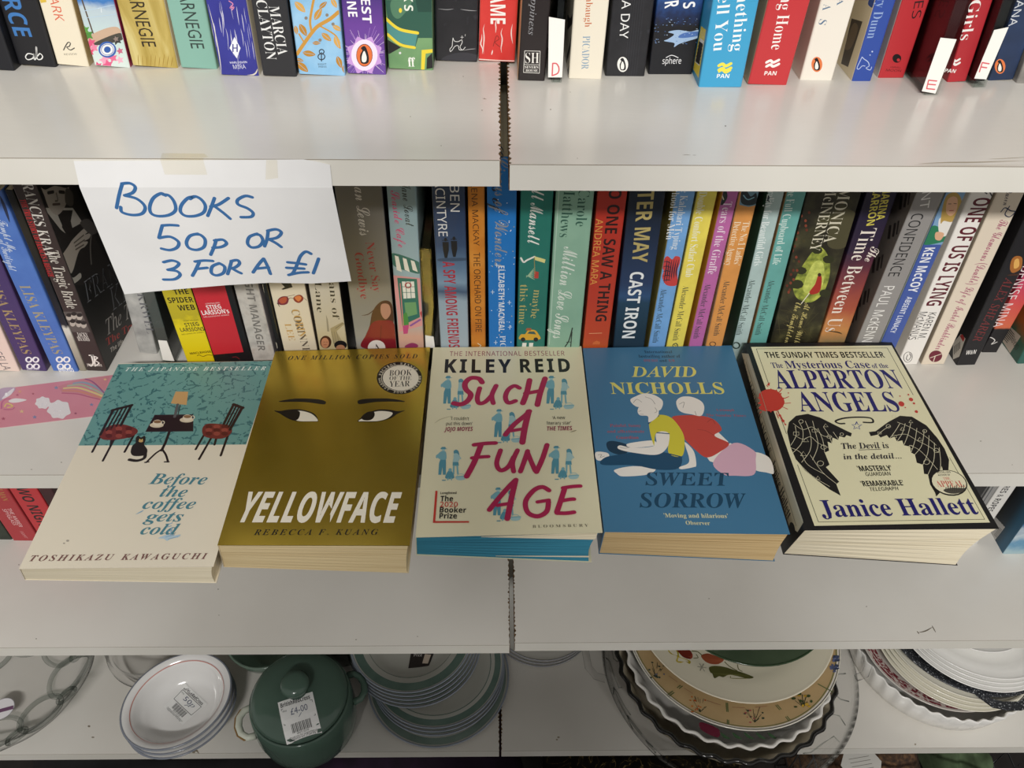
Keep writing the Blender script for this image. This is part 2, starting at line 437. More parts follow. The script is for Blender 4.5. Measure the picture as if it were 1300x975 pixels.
def penguin(P, cx, cy, h, bg, ring=None, k=1.0):      # the little bird in an oval
    if ring: P.ell(cx, cy, h*.40*k, h*.55, ring)
    P.ell(cx, cy, h*.36*k, h*.5, bg)
    P.poly([(cx-.05*h, cy-.42*h), (cx+.07*h, cy-.36*h), (cx+.2*h*k, cy+.05*h), (cx+.16*h*k, cy+.36*h), (cx-.14*h*k, cy+.36*h), (cx-.2*h*k, cy+.02*h), (cx-.1*h, cy-.22*h), (cx-.16*h, cy-.32*h)], '#16161a', True)
    P.poly([(cx-.01*h, cy-.2*h), (cx+.1*h*k, cy+.08*h), (cx+.06*h, cy+.3*h), (cx-.1*h*k, cy+.3*h), (cx-.12*h*k, cy+.05*h)], '#f2efe6', True)
def cat_mark(P, z, c):                                # small prancing animal emblem with two stars
    P.line([z(x) for x in ()] or z, 1, c)

zA, zB, zC, zD = Zoom(0, 0, 3.939), Zoom(320, 0, 3.939), Zoom(640, 0, 3.939), Zoom(970, 0, 3.939)
UL, UR = Z_UP_L, Z_UP_R
G = 'books on the upper shelf'
def bk(row, label, L, R, zs, c, z=None, **kw):
    b = Book(row, label, [z(p) for p in L] if z else L, [z(p) for p in R] if z else R, zs, c, **kw)
    if z: b.z(z)
    return b
def leather(name, a, b): return mottled(name, [(0, a), (1, b)], scale=120, rough=.5)
worn_black = mottled('worn_black_print', [(0, '#26262a'), (.8, '#1d1d21'), (1, '#34343a')], scale=90, rough=.45)

# --- left board
b = bk('up', 'black book at the left end of the upper shelf, mostly cut off by the frame', [(-165, 0), (-40, 356)], [(-48, 0), (75, 352)], UL, '#1b1c22', zA); b.done()
b = bk('up', 'black book on the upper shelf with big blue letters and a white looped emblem', [(0, 110), (82, 345)], [(168, 0), (287, 327)], UL, '#1e1e22', zA)
b.P.txt('FORCE', (-5, -170), (118, 182), 84, '#3f78b8', 'SB'); P = b.P
P.line([(165, 272), (140, 268), (128, 285), (140, 298), (165, 290), (170, 268), (172, 298), (182, 285), (180, 240), (183, 240), (186, 292), (205, 296), (213, 282), (200, 268), (188, 280)], 5, '#e9e9e6', True)
b.done()
b = bk('up', 'cream book on the upper shelf with orange capitals and a grey script emblem', [(178, 0), (292, 336)], [(350, 0), (448, 331)], UL, '#e9dfc8', zA, left='#cdbd99', right='#cdbd99')
P = b.P; P.txt('CLARK', (245, -88), (300, 105), 44, '#d9694d', 'S')
P.line([(318, 250), (338, 214), (352, 216), (346, 232), (334, 236), (352, 250), (372, 240)], 5, '#4d4b46', True); P.txt('REVIEW', (320, 272), (385, 270), 9, '#7d776a', 'S')
P.poly([(190, -20), (225, -20), (233, 10), (205, 15)], '#d9b848'); b.done()
b = bk('up', 'book on the upper shelf with a blue sea picture and pink flowers on its spine', [(372, 0), (478, 346)], [(560, 0), (653, 331)], UL,
       vgrad('sea_print', [(0, '#d8e4df'), (.12, '#c9ded9'), (.3, '#b9c9d3'), (.34, '#3f79bd'), (.5, '#6ea5d6'), (.7, '#4b86c9'), (1, '#86b6e0')], 0, .12, noise=.1), zA, left='#e3c65b', right='#b53a5c')
P = b.P
P.poly([(430, 190), (520, 145), (585, 135), (600, 170), (520, 200), (470, 215)], '#c9ab92', True); P.poly([(470, 215), (595, 165), (610, 200), (500, 225)], '#4a4640', True)
for x, y, r_, c in [(440, 175, 30, '#4e8a3d'), (425, 150, 25, '#5f9c48'), (455, 215, 26, '#d9577e'), (470, 240, 24, '#e887a6'), (450, 260, 22, '#d9496f'), (585, 200, 26, '#3a3a38'), (580, 195, 15, '#8f7f78'),
                    (525, 300, 30, '#f0a3bd'), (565, 290, 24, '#e36f96'), (540, 325, 28, '#df5f8a'), (490, 330, 22, '#d94f7c'), (600, 300, 20, '#f2b3c6'), (600, 255, 18, '#c76a86')]:
    P.poly([(x+r_*(1 if k % 2 else .55)*math.cos(k*.63), y+r_*(1 if k % 2 else .55)*math.sin(k*.63)) for k in range(10)], c, True)
P.ell(537, 248, 44, 40, '#f1efec'); P.ring(537, 248, 40, 36, 9, '#3a62ad'); P.ell(537, 248, 17, 16, '#2f5aa6'); P.ring(537, 248, 30, 27, 3, '#3a62ad')
P.line([(410, 0), (440, 90), (465, 165)], 7, '#5a4a3c'); P.line([(492, 42), (505, 38), (508, 62)], 3, '#e9eef2'); P.line([(420, 55), (590, 20)], 2.5, '#b9d4ea'); P.line([(430, 90), (585, 70)], 2, '#b9d4ea'); b.done()
b = bk('up', 'shiny gold book on the upper shelf with thin black capitals', [(572, 0), (668, 343)], [(812, 0), (893, 337)], UL,
       mottled('gold_foil_print', [(0, '#b39a4a'), (.5, '#cdb668'), (1, '#e2d493')], scale=26, rough=.34, metal=.25, stretch=(2.4, 1, .5), dist=1.2, lo=.34, hi=.66), zA, left='#7c2d3c', right='#e6dcc0')
P = b.P; P.txt('CARNEGIE', (655, -92), (748, 234), 68, '#33291a', 'P')
for k in range(9): P.line([(690+22*k, 270+6*(k % 3)), (694+20*k, 335)], 3.5, '#a5863a', True, True)
b.done()
b = bk('up', 'pale teal book on the upper shelf with thin black capitals, right of the gold one', [(826, 0), (908, 346)], [(1018, 0), (1088, 345)], UL, '#86b3a5', zA, left='#f0ede0')
b.P.txt('CARNEGIE', (912, -85), (990, 243), 66, '#33413d', 'P'); b.P.line([(870, 180), (900, 330)], 4, '#6ba494', False, True); b.done()
b = bk('up', 'creased dark blue book on the upper shelf with a white diamond emblem', [(1024, 0), (1107, 386)], [(1233, 0), (1294, 372)], UL, mottled('violet_blue_print', [(0, '#2f2f86'), (1, '#3b3f9c')], scale=40), zA, left='#bcae98', right='#d8d2c4')
P = b.P
for k in range(24):
    x = 1050+random.random()*190; y = random.random()*250; P.line([(x+y*.2-20, y), (x+y*.2-16+random.random()*6, y+40), (x+y*.2-6, y+70+random.random()*60)], 1.4+random.random()*2.6, '#c9c7dc', True, True)
P.line([(1040, 20), (1075, 160), (1100, 300), (1108, 380)], 5, '#d9d3cb', True, True); P.line([(1290, 340), (1270, 372), (1200, 380)], 7, '#d8cfc0', True, True); P.line([(1112, 370), (1150, 382), (1200, 380)], 5, '#d8cfc0', True, True)
P.poly([(1172, 185), (1203, 240), (1184, 292), (1148, 240)], '#eeeef4'); P.line([(1165, 222), (1165, 258)], 6, '#2f2f86'); P.line([(1186, 222), (1186, 258)], 6, '#2f2f86'); P.line([(1165, 240), (1186, 240)], 5, '#2f2f86')
P.txt('HARLEQUIN', (1150, 313), (1235, 310), 10, '#d5d5ea', 'SB'); P.txt('MIRA', (1166, 334), (1228, 332), 22, '#d9d9ea', 'S'); P.line([(1145, 5), (1165, 20), (1150, 40), (1170, 35), (1160, 50)], 5, '#d989b0', True); b.done()
b = bk('up', 'plain black book on the upper shelf with two white serif lines along its spine', [(0, 50), (57, 390)], [(175, 0), (221, 378)], UL, '#2c2c2f', zB, left='#d7d0bd')
P = b.P; P.txt('MARCIA', (108, 30), (155, 275), 50, '#e4e4e2', 'R'); P.txt('CLAYTON', (44, 0), (98, 298), 50, '#e4e4e2', 'R'); b.done()
b = bk('up', 'light blue book on the upper shelf with golden branches and leaves', [(180, 0), (237, 385)], [(428, 0), (467, 373)], UL, mottled('sky_print', [(0, '#7fb5dc'), (1, '#a3cdea')], scale=60), zB, left='#26262a')
P = b.P; gc = '#c8933f'
P.line([(225, 270), (262, 215), (298, 165), (330, 130), (390, 95), (432, 60)], 17, gc, True); P.line([(300, 165), (290, 110), (300, 40), (310, -10)], 12, gc, True); P.line([(340, 130), (420, 180), (440, 240)], 8, gc, True); P.line([(262, 215), (235, 170)], 8, gc)
for x, y, r_, a in [(255, 150, 34, 60), (240, 35, 36, 45), (330, 70, 34, -60), (220, 150, 22, 80), (285, 268, 32, 10), (252, 335, 36, 40), (322, 215, 20, 0), (372, 185, 30, 40), (425, 210, 32, 70), (425, 140, 26, 30), (436, 310, 30, 70), (355, 25, 24, -40), (410, 15, 26, 60), (240, 300, 18, 20), (458, 345, 18, 80)]:
    c_, s_ = math.cos(math.radians(a)), math.sin(math.radians(a))
    P.poly([(x+u*c_*r_-v*s_*r_, y+u*s_*r_+v*c_*r_) for u, v in ((-1, 0), (-.4, -.42), (.3, -.42), (1, 0), (.3, .4), (-.4, .42))], random.choice(['#c8933f', '#b9832f', '#d6a555']), True)
    P.line([(x-c_*r_*.9, y-s_*r_*.9), (x+c_*r_*.8, y+s_*r_*.8)], 2, '#8fb9d6')
for x, y in ((270, 90), (375, 75), (405, 120), (340, 200)): P.ell(x, y, 8, 8, '#8a7f73')
P.ring(348, 258, 12, 11, 4.5, '#2d2f38'); P.ring(347, 283, 17, 15, 4.5, '#2d2f38'); P.line([(347, 262), (347, 305)], 4.5, '#2d2f38')
P.txt('EIGHT', (330, 321), (372, 320), 8, '#4d5a66', 'S'); P.txt('PRESS', (333, 334), (372, 333), 8, '#4d5a66', 'S'); b.done()
b = bk('up', 'purple book on the upper shelf with a glowing starburst around an orange bird oval', [(440, 0), (480, 373)], [(655, 0), (668, 374)], UL, vgrad('purple_burst_print', [(0, '#6b4a9c'), (.3, '#6a3f97'), (.55, '#3c2f72'), (1, '#2c2560')], 0, .1), zB, left='#1c1c22', right='#2a2430')
P = b.P
P.txt('BEST', (562, -62), (576, 116), 46, '#f0eef2', 'SB'); P.txt('ONE', (490, -45), (505, 84), 46, '#f0eef2', 'SB')
for k in range(46):
    a = k*.41+random.random()*.3; r0, r1 = 55, 95+random.random()*70
    P.line([(562+r0*math.cos(a)*.9, 275+r0*math.sin(a)), (562+r1*math.cos(a)*.9, 275+r1*math.sin(a))], 2.2, random.choice(['#e7c9ee', '#b88fd8', '#f3e6f2']), False, True)
P.poly([(562+(92 if k % 2 else 74)*math.cos(k*.3927), 275+(98 if k % 2 else 78)*math.sin(k*.3927)) for k in range(16)], '#c79ad9', True); P.ell(562, 275, 66, 78, '#f1dff0')
P.ell(562, 276, 41, 57, '#2a1c1c'); penguin(P, 562, 276, 108, '#e0713a'); b.done()
b = bk('up', 'green book on the upper shelf with a yellow edged teal sash and two joined letters', [(662, 0), (684, 356)], [(904, 0), (905, 346)], UL, mottled('green_print', [(0, '#5f8a5e'), (1, '#86ad78')], scale=30), zB, right='#4d6b50')
P = b.P
P.poly([(665, 0), (905, 0), (905, 190), (830, 190), (815, 240), (745, 235), (690, 180)], '#2f5a4b'); P.poly([(672, 195), (745, 237), (690, 268), (675, 270)], '#1e1f20')
P.poly([(700, 0), (800, 0), (740, 90), (700, 70)], '#547f63', True); P.poly([(815, -10), (905, -10), (905, 60), (830, 60)], '#24483d')
P.poly([(668, 95), (740, 150), (828, 168), (815, 235), (740, 215), (680, 170)], '#4f8f8a'); P.line([(668, 92), (735, 145), (828, 165)], 15, '#e8d13c', True); P.line([(678, 172), (740, 222), (812, 238)], 14, '#e8d13c', True)
P.poly([(848, 250), (905, 245), (905, 262), (868, 268), (862, 350), (845, 350)], '#e8d13c'); P.poly([(875, 290), (900, 265), (905, 340), (872, 345)], '#1e1f20')
P.txt('S', (782, 25), (784, 55), 44, '#e9ede0', 'SB'); P.txt('K', (780, -30), (782, 10), 44, '#e9ede0', 'SB'); P.txt('ff', (780, 310), (816, 310), 46, '#f0f0ea', 'RB'); P.ell(742, 52, 8, 12, '#e8d13c'); P.ell(740, 265, 6, 6, '#dddddd'); b.done()
b = bk('up', 'scuffed black book on the upper shelf with a thin white prancing animal outline', [(907, 0), (916, 320)], [(1125, 0), (1130, 300)], UL, worn_black, zB, left='#4b6a80')
P = b.P
P.line([(930, 44), (975, 48), (1010, 44)], 3, '#9a9a9c', True, True); P.line([(1040, 46), (1085, 52), (1125, 54)], 3.5, '#9a9a9c', True, True); P.line([(1055, 252), (1090, 246), (1120, 244)], 3, '#a5a5a6', True, True)
P.poly([(960, 285), (1040, 262), (1125, 275), (1128, 300), (960, 312)], '#34343a', True)
w_ = '#d8d8d6'
P.line([(1005, 190), (1012, 205), (1030, 208), (1048, 200), (1050, 215), (1040, 235), (1052, 250), (1066, 236)], 3, w_, True); P.line([(1005, 190), (1002, 212), (1000, 232), (990, 245), (992, 258), (1004, 246), (1014, 232), (1030, 228), (1036, 248), (1048, 250)], 3, w_, True)
P.line([(1050, 178), (1050, 194)], 2, w_); P.line([(1043, 186), (1057, 186)], 2, w_); P.line([(1066, 172), (1066, 180)], 2, w_); b.done()
b = bk('up', 'bright red creased book on the upper shelf, standing across the gap between the boards', [(1130, 0), (1130, 301)], [(1320, 0), (1320, 309)], UL, mottled('red_print', [(0, '#c9302c'), (1, '#dc433c')], scale=30), zB, y=.1385, left='#e3ddd0', right='#c7a58a')
P = b.P; P.txt('FLAME', (1229, -110), (1230, 120), 76, '#f1efea', 'SB')
for x0, y0, n_ in ((1160, 120, 7), (1250, 140, 6), (1148, 170, 5), (1222, 90, 4), (1300, 120, 5), (1200, 250, 2)):
    P.line([(x0+random.uniform(-5, 5), y0+25*k) for k in range(n_)], 6, '#e8d7d0', True, True)
P.line([(1133, 296), (1190, 300), (1250, 303), (1318, 305)], 5, '#e8d5cb', True)
P.line([(1206, 230), (1222, 180), (1235, 195), (1215, 212), (1240, 235)], 3.5, '#8c2620', True); b.done()
# ---------------------------------------------------------------- clear case dividers with a lettered label
def clearmat(name, col='#ffffff', rough=.06, ior=1.45, edge='#8f9694', haze=0.0):
    """Thin clear glass or plastic: light passes straight through, the surface mirrors by Fresnel, edges look denser."""
    m = bpy.data.materials.new(name); m.use_nodes = True; nt = m.node_tree; nt.nodes.clear(); L = nt.links.new
    out = nt.nodes.new('ShaderNodeOutputMaterial'); tr = nt.nodes.new('ShaderNodeBsdfTransparent'); gl = nt.nodes.new('ShaderNodeBsdfGlossy')
    gl.inputs['Roughness'].default_value = rough; lw = nt.nodes.new('ShaderNodeLayerWeight'); lw.inputs['Blend'].default_value = .35
    rp = nt.nodes.new('ShaderNodeValToRGB'); e = rp.color_ramp.elements; e[0].position = .55; e[0].color = lin(col); e[1].position = 1; e[1].color = lin(edge)
    L(lw.outputs['Facing'], rp.inputs[0]); L(rp.outputs[0], tr.inputs[0])
    fr = nt.nodes.new('ShaderNodeFresnel'); fr.inputs[0].default_value = ior; mx = nt.nodes.new('ShaderNodeMixShader')
    ge = nt.nodes.new('ShaderNodeNewGeometry'); sb = nt.nodes.new('ShaderNodeMath'); sb.operation = 'SUBTRACT'; sb.inputs[0].default_value = 1; L(ge.outputs['Backfacing'], sb.inputs[1])
    mu = nt.nodes.new('ShaderNodeMath'); mu.operation = 'MULTIPLY'; L(fr.outputs[0], mu.inputs[0]); L(sb.outputs[0], mu.inputs[1])   # outer faces mirror, inner faces let light out
    L(mu.outputs[0], mx.inputs[0]); L(tr.outputs[0], mx.inputs[1]); L(gl.outputs[0], mx.inputs[2]); L(mx.outputs[0], out.inputs[0])
    return m
CLEAR = clearmat('clear_plastic', '#f4f6f5', .05, 1.42)
def divider(row, label, L, R, zs, z, lab, letter, inner, y=None, h=.142, d=.124, pale=None):
    L = [z(p) for p in L]; R = [z(p) for p in R]
    if y is None: y = (on_z(L[1], zs).y+on_z(R[1], zs).y)/2
    pl = [on_y(p, y) for p in L]; pr = [on_y(p, y) for p in R]
    sl = lambda a: (a[0].x-a[1].x)/(a[0].z-a[1].z)
    b = (sl(pl)+sl(pr))/2; aL = (pl[0].x+pl[1].x)/2-b*((pl[0].z+pl[1].z)/2-zs); aR = (pr[0].x+pr[1].x)/2-b*((pr[0].z+pr[1].z)/2-zs)
    for pa, pb, ph in ROWS.setdefault(row, [])[-1:]:
        hh = min(h, ph); need = max(pa-aL, (pa+pb*hh)-(aL+b*hh))+.0002
        if need > .35*(aR-aL): print('OVERLAP', label, need)
        if need > 0: aL += min(need, .35*(aR-aL))
    ROWS[row].append((aR, b, h))
    al = math.atan(b); w = (aR-aL)*math.cos(al)-.0002; z0 = zs+w/2*abs(math.sin(al)); x0 = (aL+aR)/2+b*(z0-zs)
    r = thing('case_divider', label, 'divider', (x0, y, z0), (0, al, 0), 'clear case dividers between the books')
    mb = MB(); t = .0011
    # tray and lid shells of clear plastic, open inside
    mb.box((-w/2, 0, 0), (-w/2+t, d, h), CLEAR); mb.box((w/2-t, 0, 0), (w/2, d, h), CLEAR)
    mb.box((-w/2+t, 0, 0), (w/2-t, t, h), CLEAR); mb.box((-w/2+t, t, 0), (w/2-t, d, t), CLEAR); mb.box((-w/2+t, t, h-t), (w/2-t, d, h), CLEAR)
    mb.build('case', r)
    mb = MB(); mb.box((-w/2+t+.0002, t+.0004, .0035), (w/2-t-.0002, d-.001, h-.002), inner); mb.build('insert', r)
    mb = MB(); o = Vector((x0, y, z0)); u = Vector((math.cos(al), 0, -math.sin(al))); v = Vector((math.sin(al), 0, math.cos(al)))
    P = Print(mb, o, u, v, Vector((0, 1, 0)), lambda a, bb, off: (a, -.0003-off, bb), None); P.z = z
    if lab:
        q = [P.uv(p) for p in lab]; pts = [(a, -.0003, bb) for a, bb in q]+[(a, -.00002, bb) for a, bb in q]
        mb.hexa(pts, mat('#f1efe9', .6))
    return r, mb, P
zDk = mat('#17181a', .3); MAR = mat('#3d1216', .3)
b = bk('up', 'black upper-shelf book with a white boxed two-letter emblem, right of the gap', [(92, 0), (64, 402)], [(232, 0), (206, 408)], UR, '#241d1d', zC, left='#c9a877')
P = b.P; P.txt('Happiness', (158, -90), (136, 175), 32, '#8b8b8e', 'RI')
q = '#e9e6df'
for e in (((103, 254), (180, 256)), ((180, 256), (176, 366)), ((176, 366), (97, 362)), ((97, 362), (103, 254))): P.line(list(e), 2.4, q)
P.txt('SH', (106, 290), (174, 290), 52, q, 'R'); P.line([(100, 322), (178, 324)], 2, q); P.txt('SEVERN', (104, 335), (172, 336), 12, q, 'RB'); P.txt('HOUSE', (108, 352), (168, 353), 12, q, 'RB'); b.done()
r, mb, P = divider('up', 'clear case divider on the upper shelf with a white label and a red hand-drawn D', [(234, 0), (215, 410)], [(315, 0), (286, 416)], UR, zC, [(220, 386), (290, 386), (304, 98), (224, 84)], 'D', zDk)
P.line([(243, 316), (240, 377)], 7, '#d8636a'); P.line([(243, 316), (262, 318), (274, 340), (268, 365), (240, 377)], 7, '#d8636a', True); mb.build('letter_label', r)
b = bk('up', 'cream book on the upper shelf with pale blue outlined capitals and orange letters', [(352, 0), (318, 402)], [(524, 0), (491, 386)], UR, '#e7dfcd', zC, left='#e3d9c4')
P = b.P; P.txt('Wambaugh', (432, -100), (420, 135), 34, '#c0683a', 'R'); P.txt('PICADOR', (412, 180), (404, 346), 36, '#7f9db5', 'R')
Q = b.PL
for pp in ([(345, 80), (330, 110), (318, 90)], [(340, 100), (318, 130)], [(335, 200), (325, 250), (312, 300), (330, 230)], [(330, 330), (315, 370)]): Q.line(pp, 3, '#3c3530', True)
b.done()
b = bk('up', 'black ridged upper-shelf book with thin white capitals and a white bird oval', [(545, 0), (500, 380)], [(748, 0), (707, 382)], UR, worn_black, zC, right='#4a4448')
P = b.P; P.txt('A DAY', (612, 0), (598, 193), 44, '#e6e6e4', 'S')
for k in range(6): P.line([(640+12*k, 0), (600+12*k, 378)], 1.6, '#34343a')
penguin(P, 593, 322, 76, '#eeece6'); b.done()
b = bk('up', 'dark blue upper-shelf book with a pale hand above a small white word', [(762, 0), (720, 370)], [(997, 0), (941, 374)], UR,
       vgrad('night_water_print', [(0, '#14151b'), (.38, '#15161c'), (.47, '#1b2e57'), (.62, '#2d5695'), (.8, '#23488a'), (1, '#2a4f96')], 0, .082, noise=.18, nscale=260), zC)
P = b.P; P.txt('S', (925, 10), (925, 40), 60, '#f2f2f2', 'SB'); P.txt('R', (838, 6), (838, 38), 70, '#f2f2f2', 'SB')
P.poly([(975, 150), (930, 158), (870, 150), (820, 160), (850, 172), (820, 195), (800, 205), (850, 215), (850, 235), (875, 220), (920, 205), (975, 185)], '#9db8d8', True); P.poly([(970, 158), (900, 165), (870, 185), (900, 190), (970, 178)], '#4b6fb0', True)
for k in range(60): P.ell(740+random.random()*225, 90+random.random()*130, 2+random.random()*3, 1.5, random.choice(['#7c9ccc', '#4d74b2', '#b9cce4']), n=6)
P.txt('sphere', (792, 304), (886, 303), 30, '#e8e8ea', 'S'); P.line([(810, 288), (838, 276), (870, 288)], 3.5, '#e8e8ea', True); b.done()
b = bk('up', 'sky blue book on the upper shelf with white serif words and a yellow wave emblem', [(1032, 0), (977, 438)], [(1275, 0), (1186, 435)], UR, '#3f9fcb', zC, left='#3a94c0')
P = b.P; P.txt('Something', (1215, -160), (1165, 255), 62, '#f0f3f2', 'R'); P.txt('to Tell You', (1120, -200), (1075, 255), 62, '#f0f3f2', 'R')
for k in range(2): P.line([(1074, 328+22*k), (1092, 320+22*k), (1108, 330+22*k), (1134, 318+22*k)], 15, '#ece04e', True)
P.line([(1074, 360), (1090, 352), (1108, 364), (1132, 352)], 8, '#ece04e', True)
P.txt('PAN', (1064, 380), (1126, 380), 20, '#f0f3f2', 'SB')
Q = b.PL; Q.poly([(985, 130), (1010, 150), (972, 390), (945, 345)], '#e9d14a'); Q.poly([(980, 190), (1000, 205), (976, 330), (955, 310)], '#ece9df')
for k in range(6): Q.line([(975-3*k, 215+17*k), (992-3*k, 228+17*k)], 4, '#2b2b2b')
b.done()
b = bk('up', 'red upper-shelf book with a white serif word and wave emblem, right of sky blue', [(1308, 60), (1213, 428)], [(1530, 0), (1418, 422)], UR, '#c0363a', zC, left='#c9a985')
b.z(zD); P = b.P; P.txt('Coming Home', (155, -200), (62, 248), 58, '#f0ece8', 'R')
for k in range(2): P.line([(12, 312+20*k), (32, 303+20*k), (46, 312+20*k), (74, 300+20*k)], 13, '#f0ece8', True)
P.txt('PAN', (2, 366), (62, 366), 20, '#f0ece8', 'SB'); b.done()
b = bk('up', 'white book on the upper shelf with spaced blue-grey capitals and an orange bird oval', [(287, 0), (173, 406)], [(455, 0), (346, 395)], UR, '#e8e2d6', zD, left='#dcd5c4')
P = b.P; P.txt('S', (298, 98), (288, 124), 36, '#53718f', 'R'); P.txt('A', (318, 20), (310, 52), 38, '#53718f', 'R'); P.txt('R A', (392, -60), (378, 26), 30, '#53718f', 'R'); penguin(P, 264, 322, 76, '#e07a45'); b.done()
b = bk('up', 'royal blue book on the upper shelf, its cream side showing a dark portrait', [(560, 0), (431, 416)], [(659, 0), (541, 396)], UR, '#2f4c9e', zD, left='#e2d3b2')
P = b.P; P.txt('Henry Dunn', (625, -120), (536, 192), 44, '#8fa6d0', 'R')
P.line([(490, 285), (500, 295), (520, 310), (525, 330), (510, 340), (530, 350), (538, 335)], 3.5, '#b9c6e4', True); P.line([(490, 285), (478, 310), (465, 340), (475, 345), (490, 330), (505, 330)], 3.5, '#b9c6e4', True); P.ell(541, 258, 4, 4, '#b9c6e4'); P.ell(530, 275, 3, 3, '#b9c6e4')
Q = b.PL; Q.poly([(438, 92), (492, 108), (420, 335), (385, 318)], '#453c33'); Q.poly([(445, 120), (470, 140), (440, 230), (415, 250), (405, 230)], '#71604c', True); Q.poly([(540, -20), (575, 0), (550, 40), (520, 20)], '#31529f', True); b.done()
b = bk('up', 'red book on the upper shelf with black capitals and a small black moon emblem', [(690, 0), (566, 394)], [(829, 0), (701, 386)], UR, '#b82f35', zD, left='#e0d6cb')
P = b.P; P.txt('LIES', (795, -75), (758, 92), 44, '#33191c', 'S'); P.ell(664, 292, 22, 22, '#1b1012'); P.ell(672, 300, 8, 8, '#b82f35'); P.txt('HARVILL', (632, 335), (684, 338), 8, '#4d1417', 'S'); P.txt('MOON', (610, 350), (685, 354), 12, '#4d1417', 'S'); b.done()
r, mb, P = divider('up', 'clear case divider with dark red insert, white label and a red hand-drawn E', [(945, 0), (788, 470)], [(1040, 0), (866, 482)], UR, zD, [(788, 455), (856, 467), (962, 196), (882, 188)], 'E', MAR, d=.12)
for pp in ([(822, 400), (812, 442)], [(822, 400), (862, 404)], [(818, 420), (856, 423)], [(812, 442), (852, 446)]): P.line(pp, 6.5, '#d8636a', True)
mb.build('letter_label', r)
b = bk('up', 'deep red book with a white serif word between the two right-hand dividers', [(1040, 0), (918, 410)], [(1150, 0), (1006, 413)], UR, '#b12c34', zD)
P = b.P; P.txt('Girls', (1062, 0), (1005, 200), 52, '#efebe6', 'R')
for k in range(2): P.line([(925, 308+18*k), (945, 298+18*k), (958, 306+18*k), (978, 296+18*k)], 11, '#efebe6', True)
P.txt('PAN', (905, 352), (958, 356), 18, '#efebe6', 'SB'); b.done()
r, mb, P = divider('up', 'clear case divider on the upper shelf with a white label and a red hand-drawn F', [(1180, 0), (1026, 438)], [(1262, 0), (1108, 440)], UR, zD, [(1050, 392), (1110, 396), (1222, 135), (1150, 150)], 'F', zDk, d=.12)
for pp in ([(1090, 312), (1076, 358)], [(1090, 312), (1124, 318)], [(1084, 334), (1112, 338)]): P.line(pp, 6.5, '#d8636a', True)
mb.build('letter_label', r)
b = bk('up', 'navy clouded book on the upper shelf with an orange bird oval, beside the F divider', [(1265, 0), (1118, 405)], [(1395, 0), (1248, 402)], UR, mottled('navy_cloud_print', [(0, '#1c2638'), (.6, '#26385a'), (1, '#4a6796')], scale=26), zD)
P = b.P; P.txt('ANA', (1285, 0), (1240, 130), 36, '#cfd3d8', 'S'); penguin(P, 1180, 332, 74, '#e07a45'); b.done()
b = bk('up', 'grey banded book at the right end of the upper shelf, cut off by the frame', [(1404, 0), (1254, 415)], [(1540, 0), (1390, 418)], UR, mottled('grey_print', [(0, '#6d6a67'), (1, '#a7a39c')], scale=60), zD); b.done()
# ---------------------------------------------------------------- middle shelf row
zE, zF, zG, zH, zI = Zoom(0, 190, 3.248), Zoom(200, 340, 5.2), Zoom(420, 200, 3.75), Zoom(700, 200, 3.7515), Zoom(980, 200, 3.481)
M = Z_MID
def four_rings(P, cx, cy, r, c):
    for dx, dy in ((-1, -1), (1, -1), (-.7, 1), (1.2, 1)): P.ring(cx+dx*r*.62, cy+dy*r*.6, r*.48, r*.42, r*.3, c)
b = bk('mid', 'pale pink book at the left end of the middle row with thin dark letters', [(-210, 560), (-50, 915)], [(-80, 560), (86, 914)], M, '#e6cfc4', zE, h=.178); b.root  # cut off by the frame
P = b.P; P.txt('ANGELLA', (-38, 790), (32, 908), 30, '#57525a', 'S'); b.done()
b = bk('mid', 'purple book at the left of the middle row with gold capitals and four white rings', [(-75, 560), (92, 915)], [(4, 490), (198, 912)], M, '#4a3869', zE, h=.178, left='#3f3059')
P = b.P; P.txt('LISA KLEYPAS', (-25, 548), (112, 842), 36, '#a68d63', 'R'); four_rings(P, 133, 880, 23, '#eeeaf0'); P.txt('piatkus', (110, 903), (160, 902), 11, '#b8afc6', 'SB'); b.done()
b = bk('mid', 'blue book in the middle row with white script, gold capitals and four white rings', [(0, 447), (218, 912)], [(25, 235), (328, 918)], M, mottled('cornflower_print', [(0, '#4669b4'), (1, '#5a80c8')], scale=30), zE, h=.178,
       left=mottled('meadow_print', [(0, '#3f6b4e'), (.5, '#c9c3a4'), (1, '#e8e0cf')], scale=70))
P = b.P; P.txt('Tempt Me', (8, 290), (52, 420), 32, '#c9d4e4', 'C'); P.txt('at Twilight', (8, 370), (56, 500), 30, '#c9d4e4', 'C'); P.txt('LISA KLEYPAS', (100, 560), (240, 842), 38, '#a99d78', 'R')
P.line([(0, 190), (20, 240), (40, 300)], 14, '#2c3550', True, True); four_rings(P, 260, 880, 24, '#f0eef0'); P.txt('piatkus', (240, 905), (302, 905), 20, '#f0eef0', 'SB'); b.done()
b = bk('mid', 'dark speckled book with a pale marbled foot, squeezed in left of the portrait book', [(40, 235), (332, 915)], [(52, 155), (352, 910)], M,
       vgrad('night_marble_print', [(0, '#8d8676'), (.2, '#bab4a6'), (.27, '#d9d5cc'), (.29, '#20232b'), (.5, '#16181d'), (.8, '#2f2b22'), (1, '#15171c')], 0, .178, noise=.06, nscale=200), zE, h=.178, left='#d8d2c5'); b.done()
KY = .118
b = bk('mid', 'black book in the middle row whose cover shows a suited figure holding a flower', [(48, 150), (358, 912)], [(150, 150), (443, 915)], M, '#3b302e', zE, h=.214, d=.135, right=mottled('smoky_print', [(0, '#101012'), (1, '#1b1a1b')], scale=40))
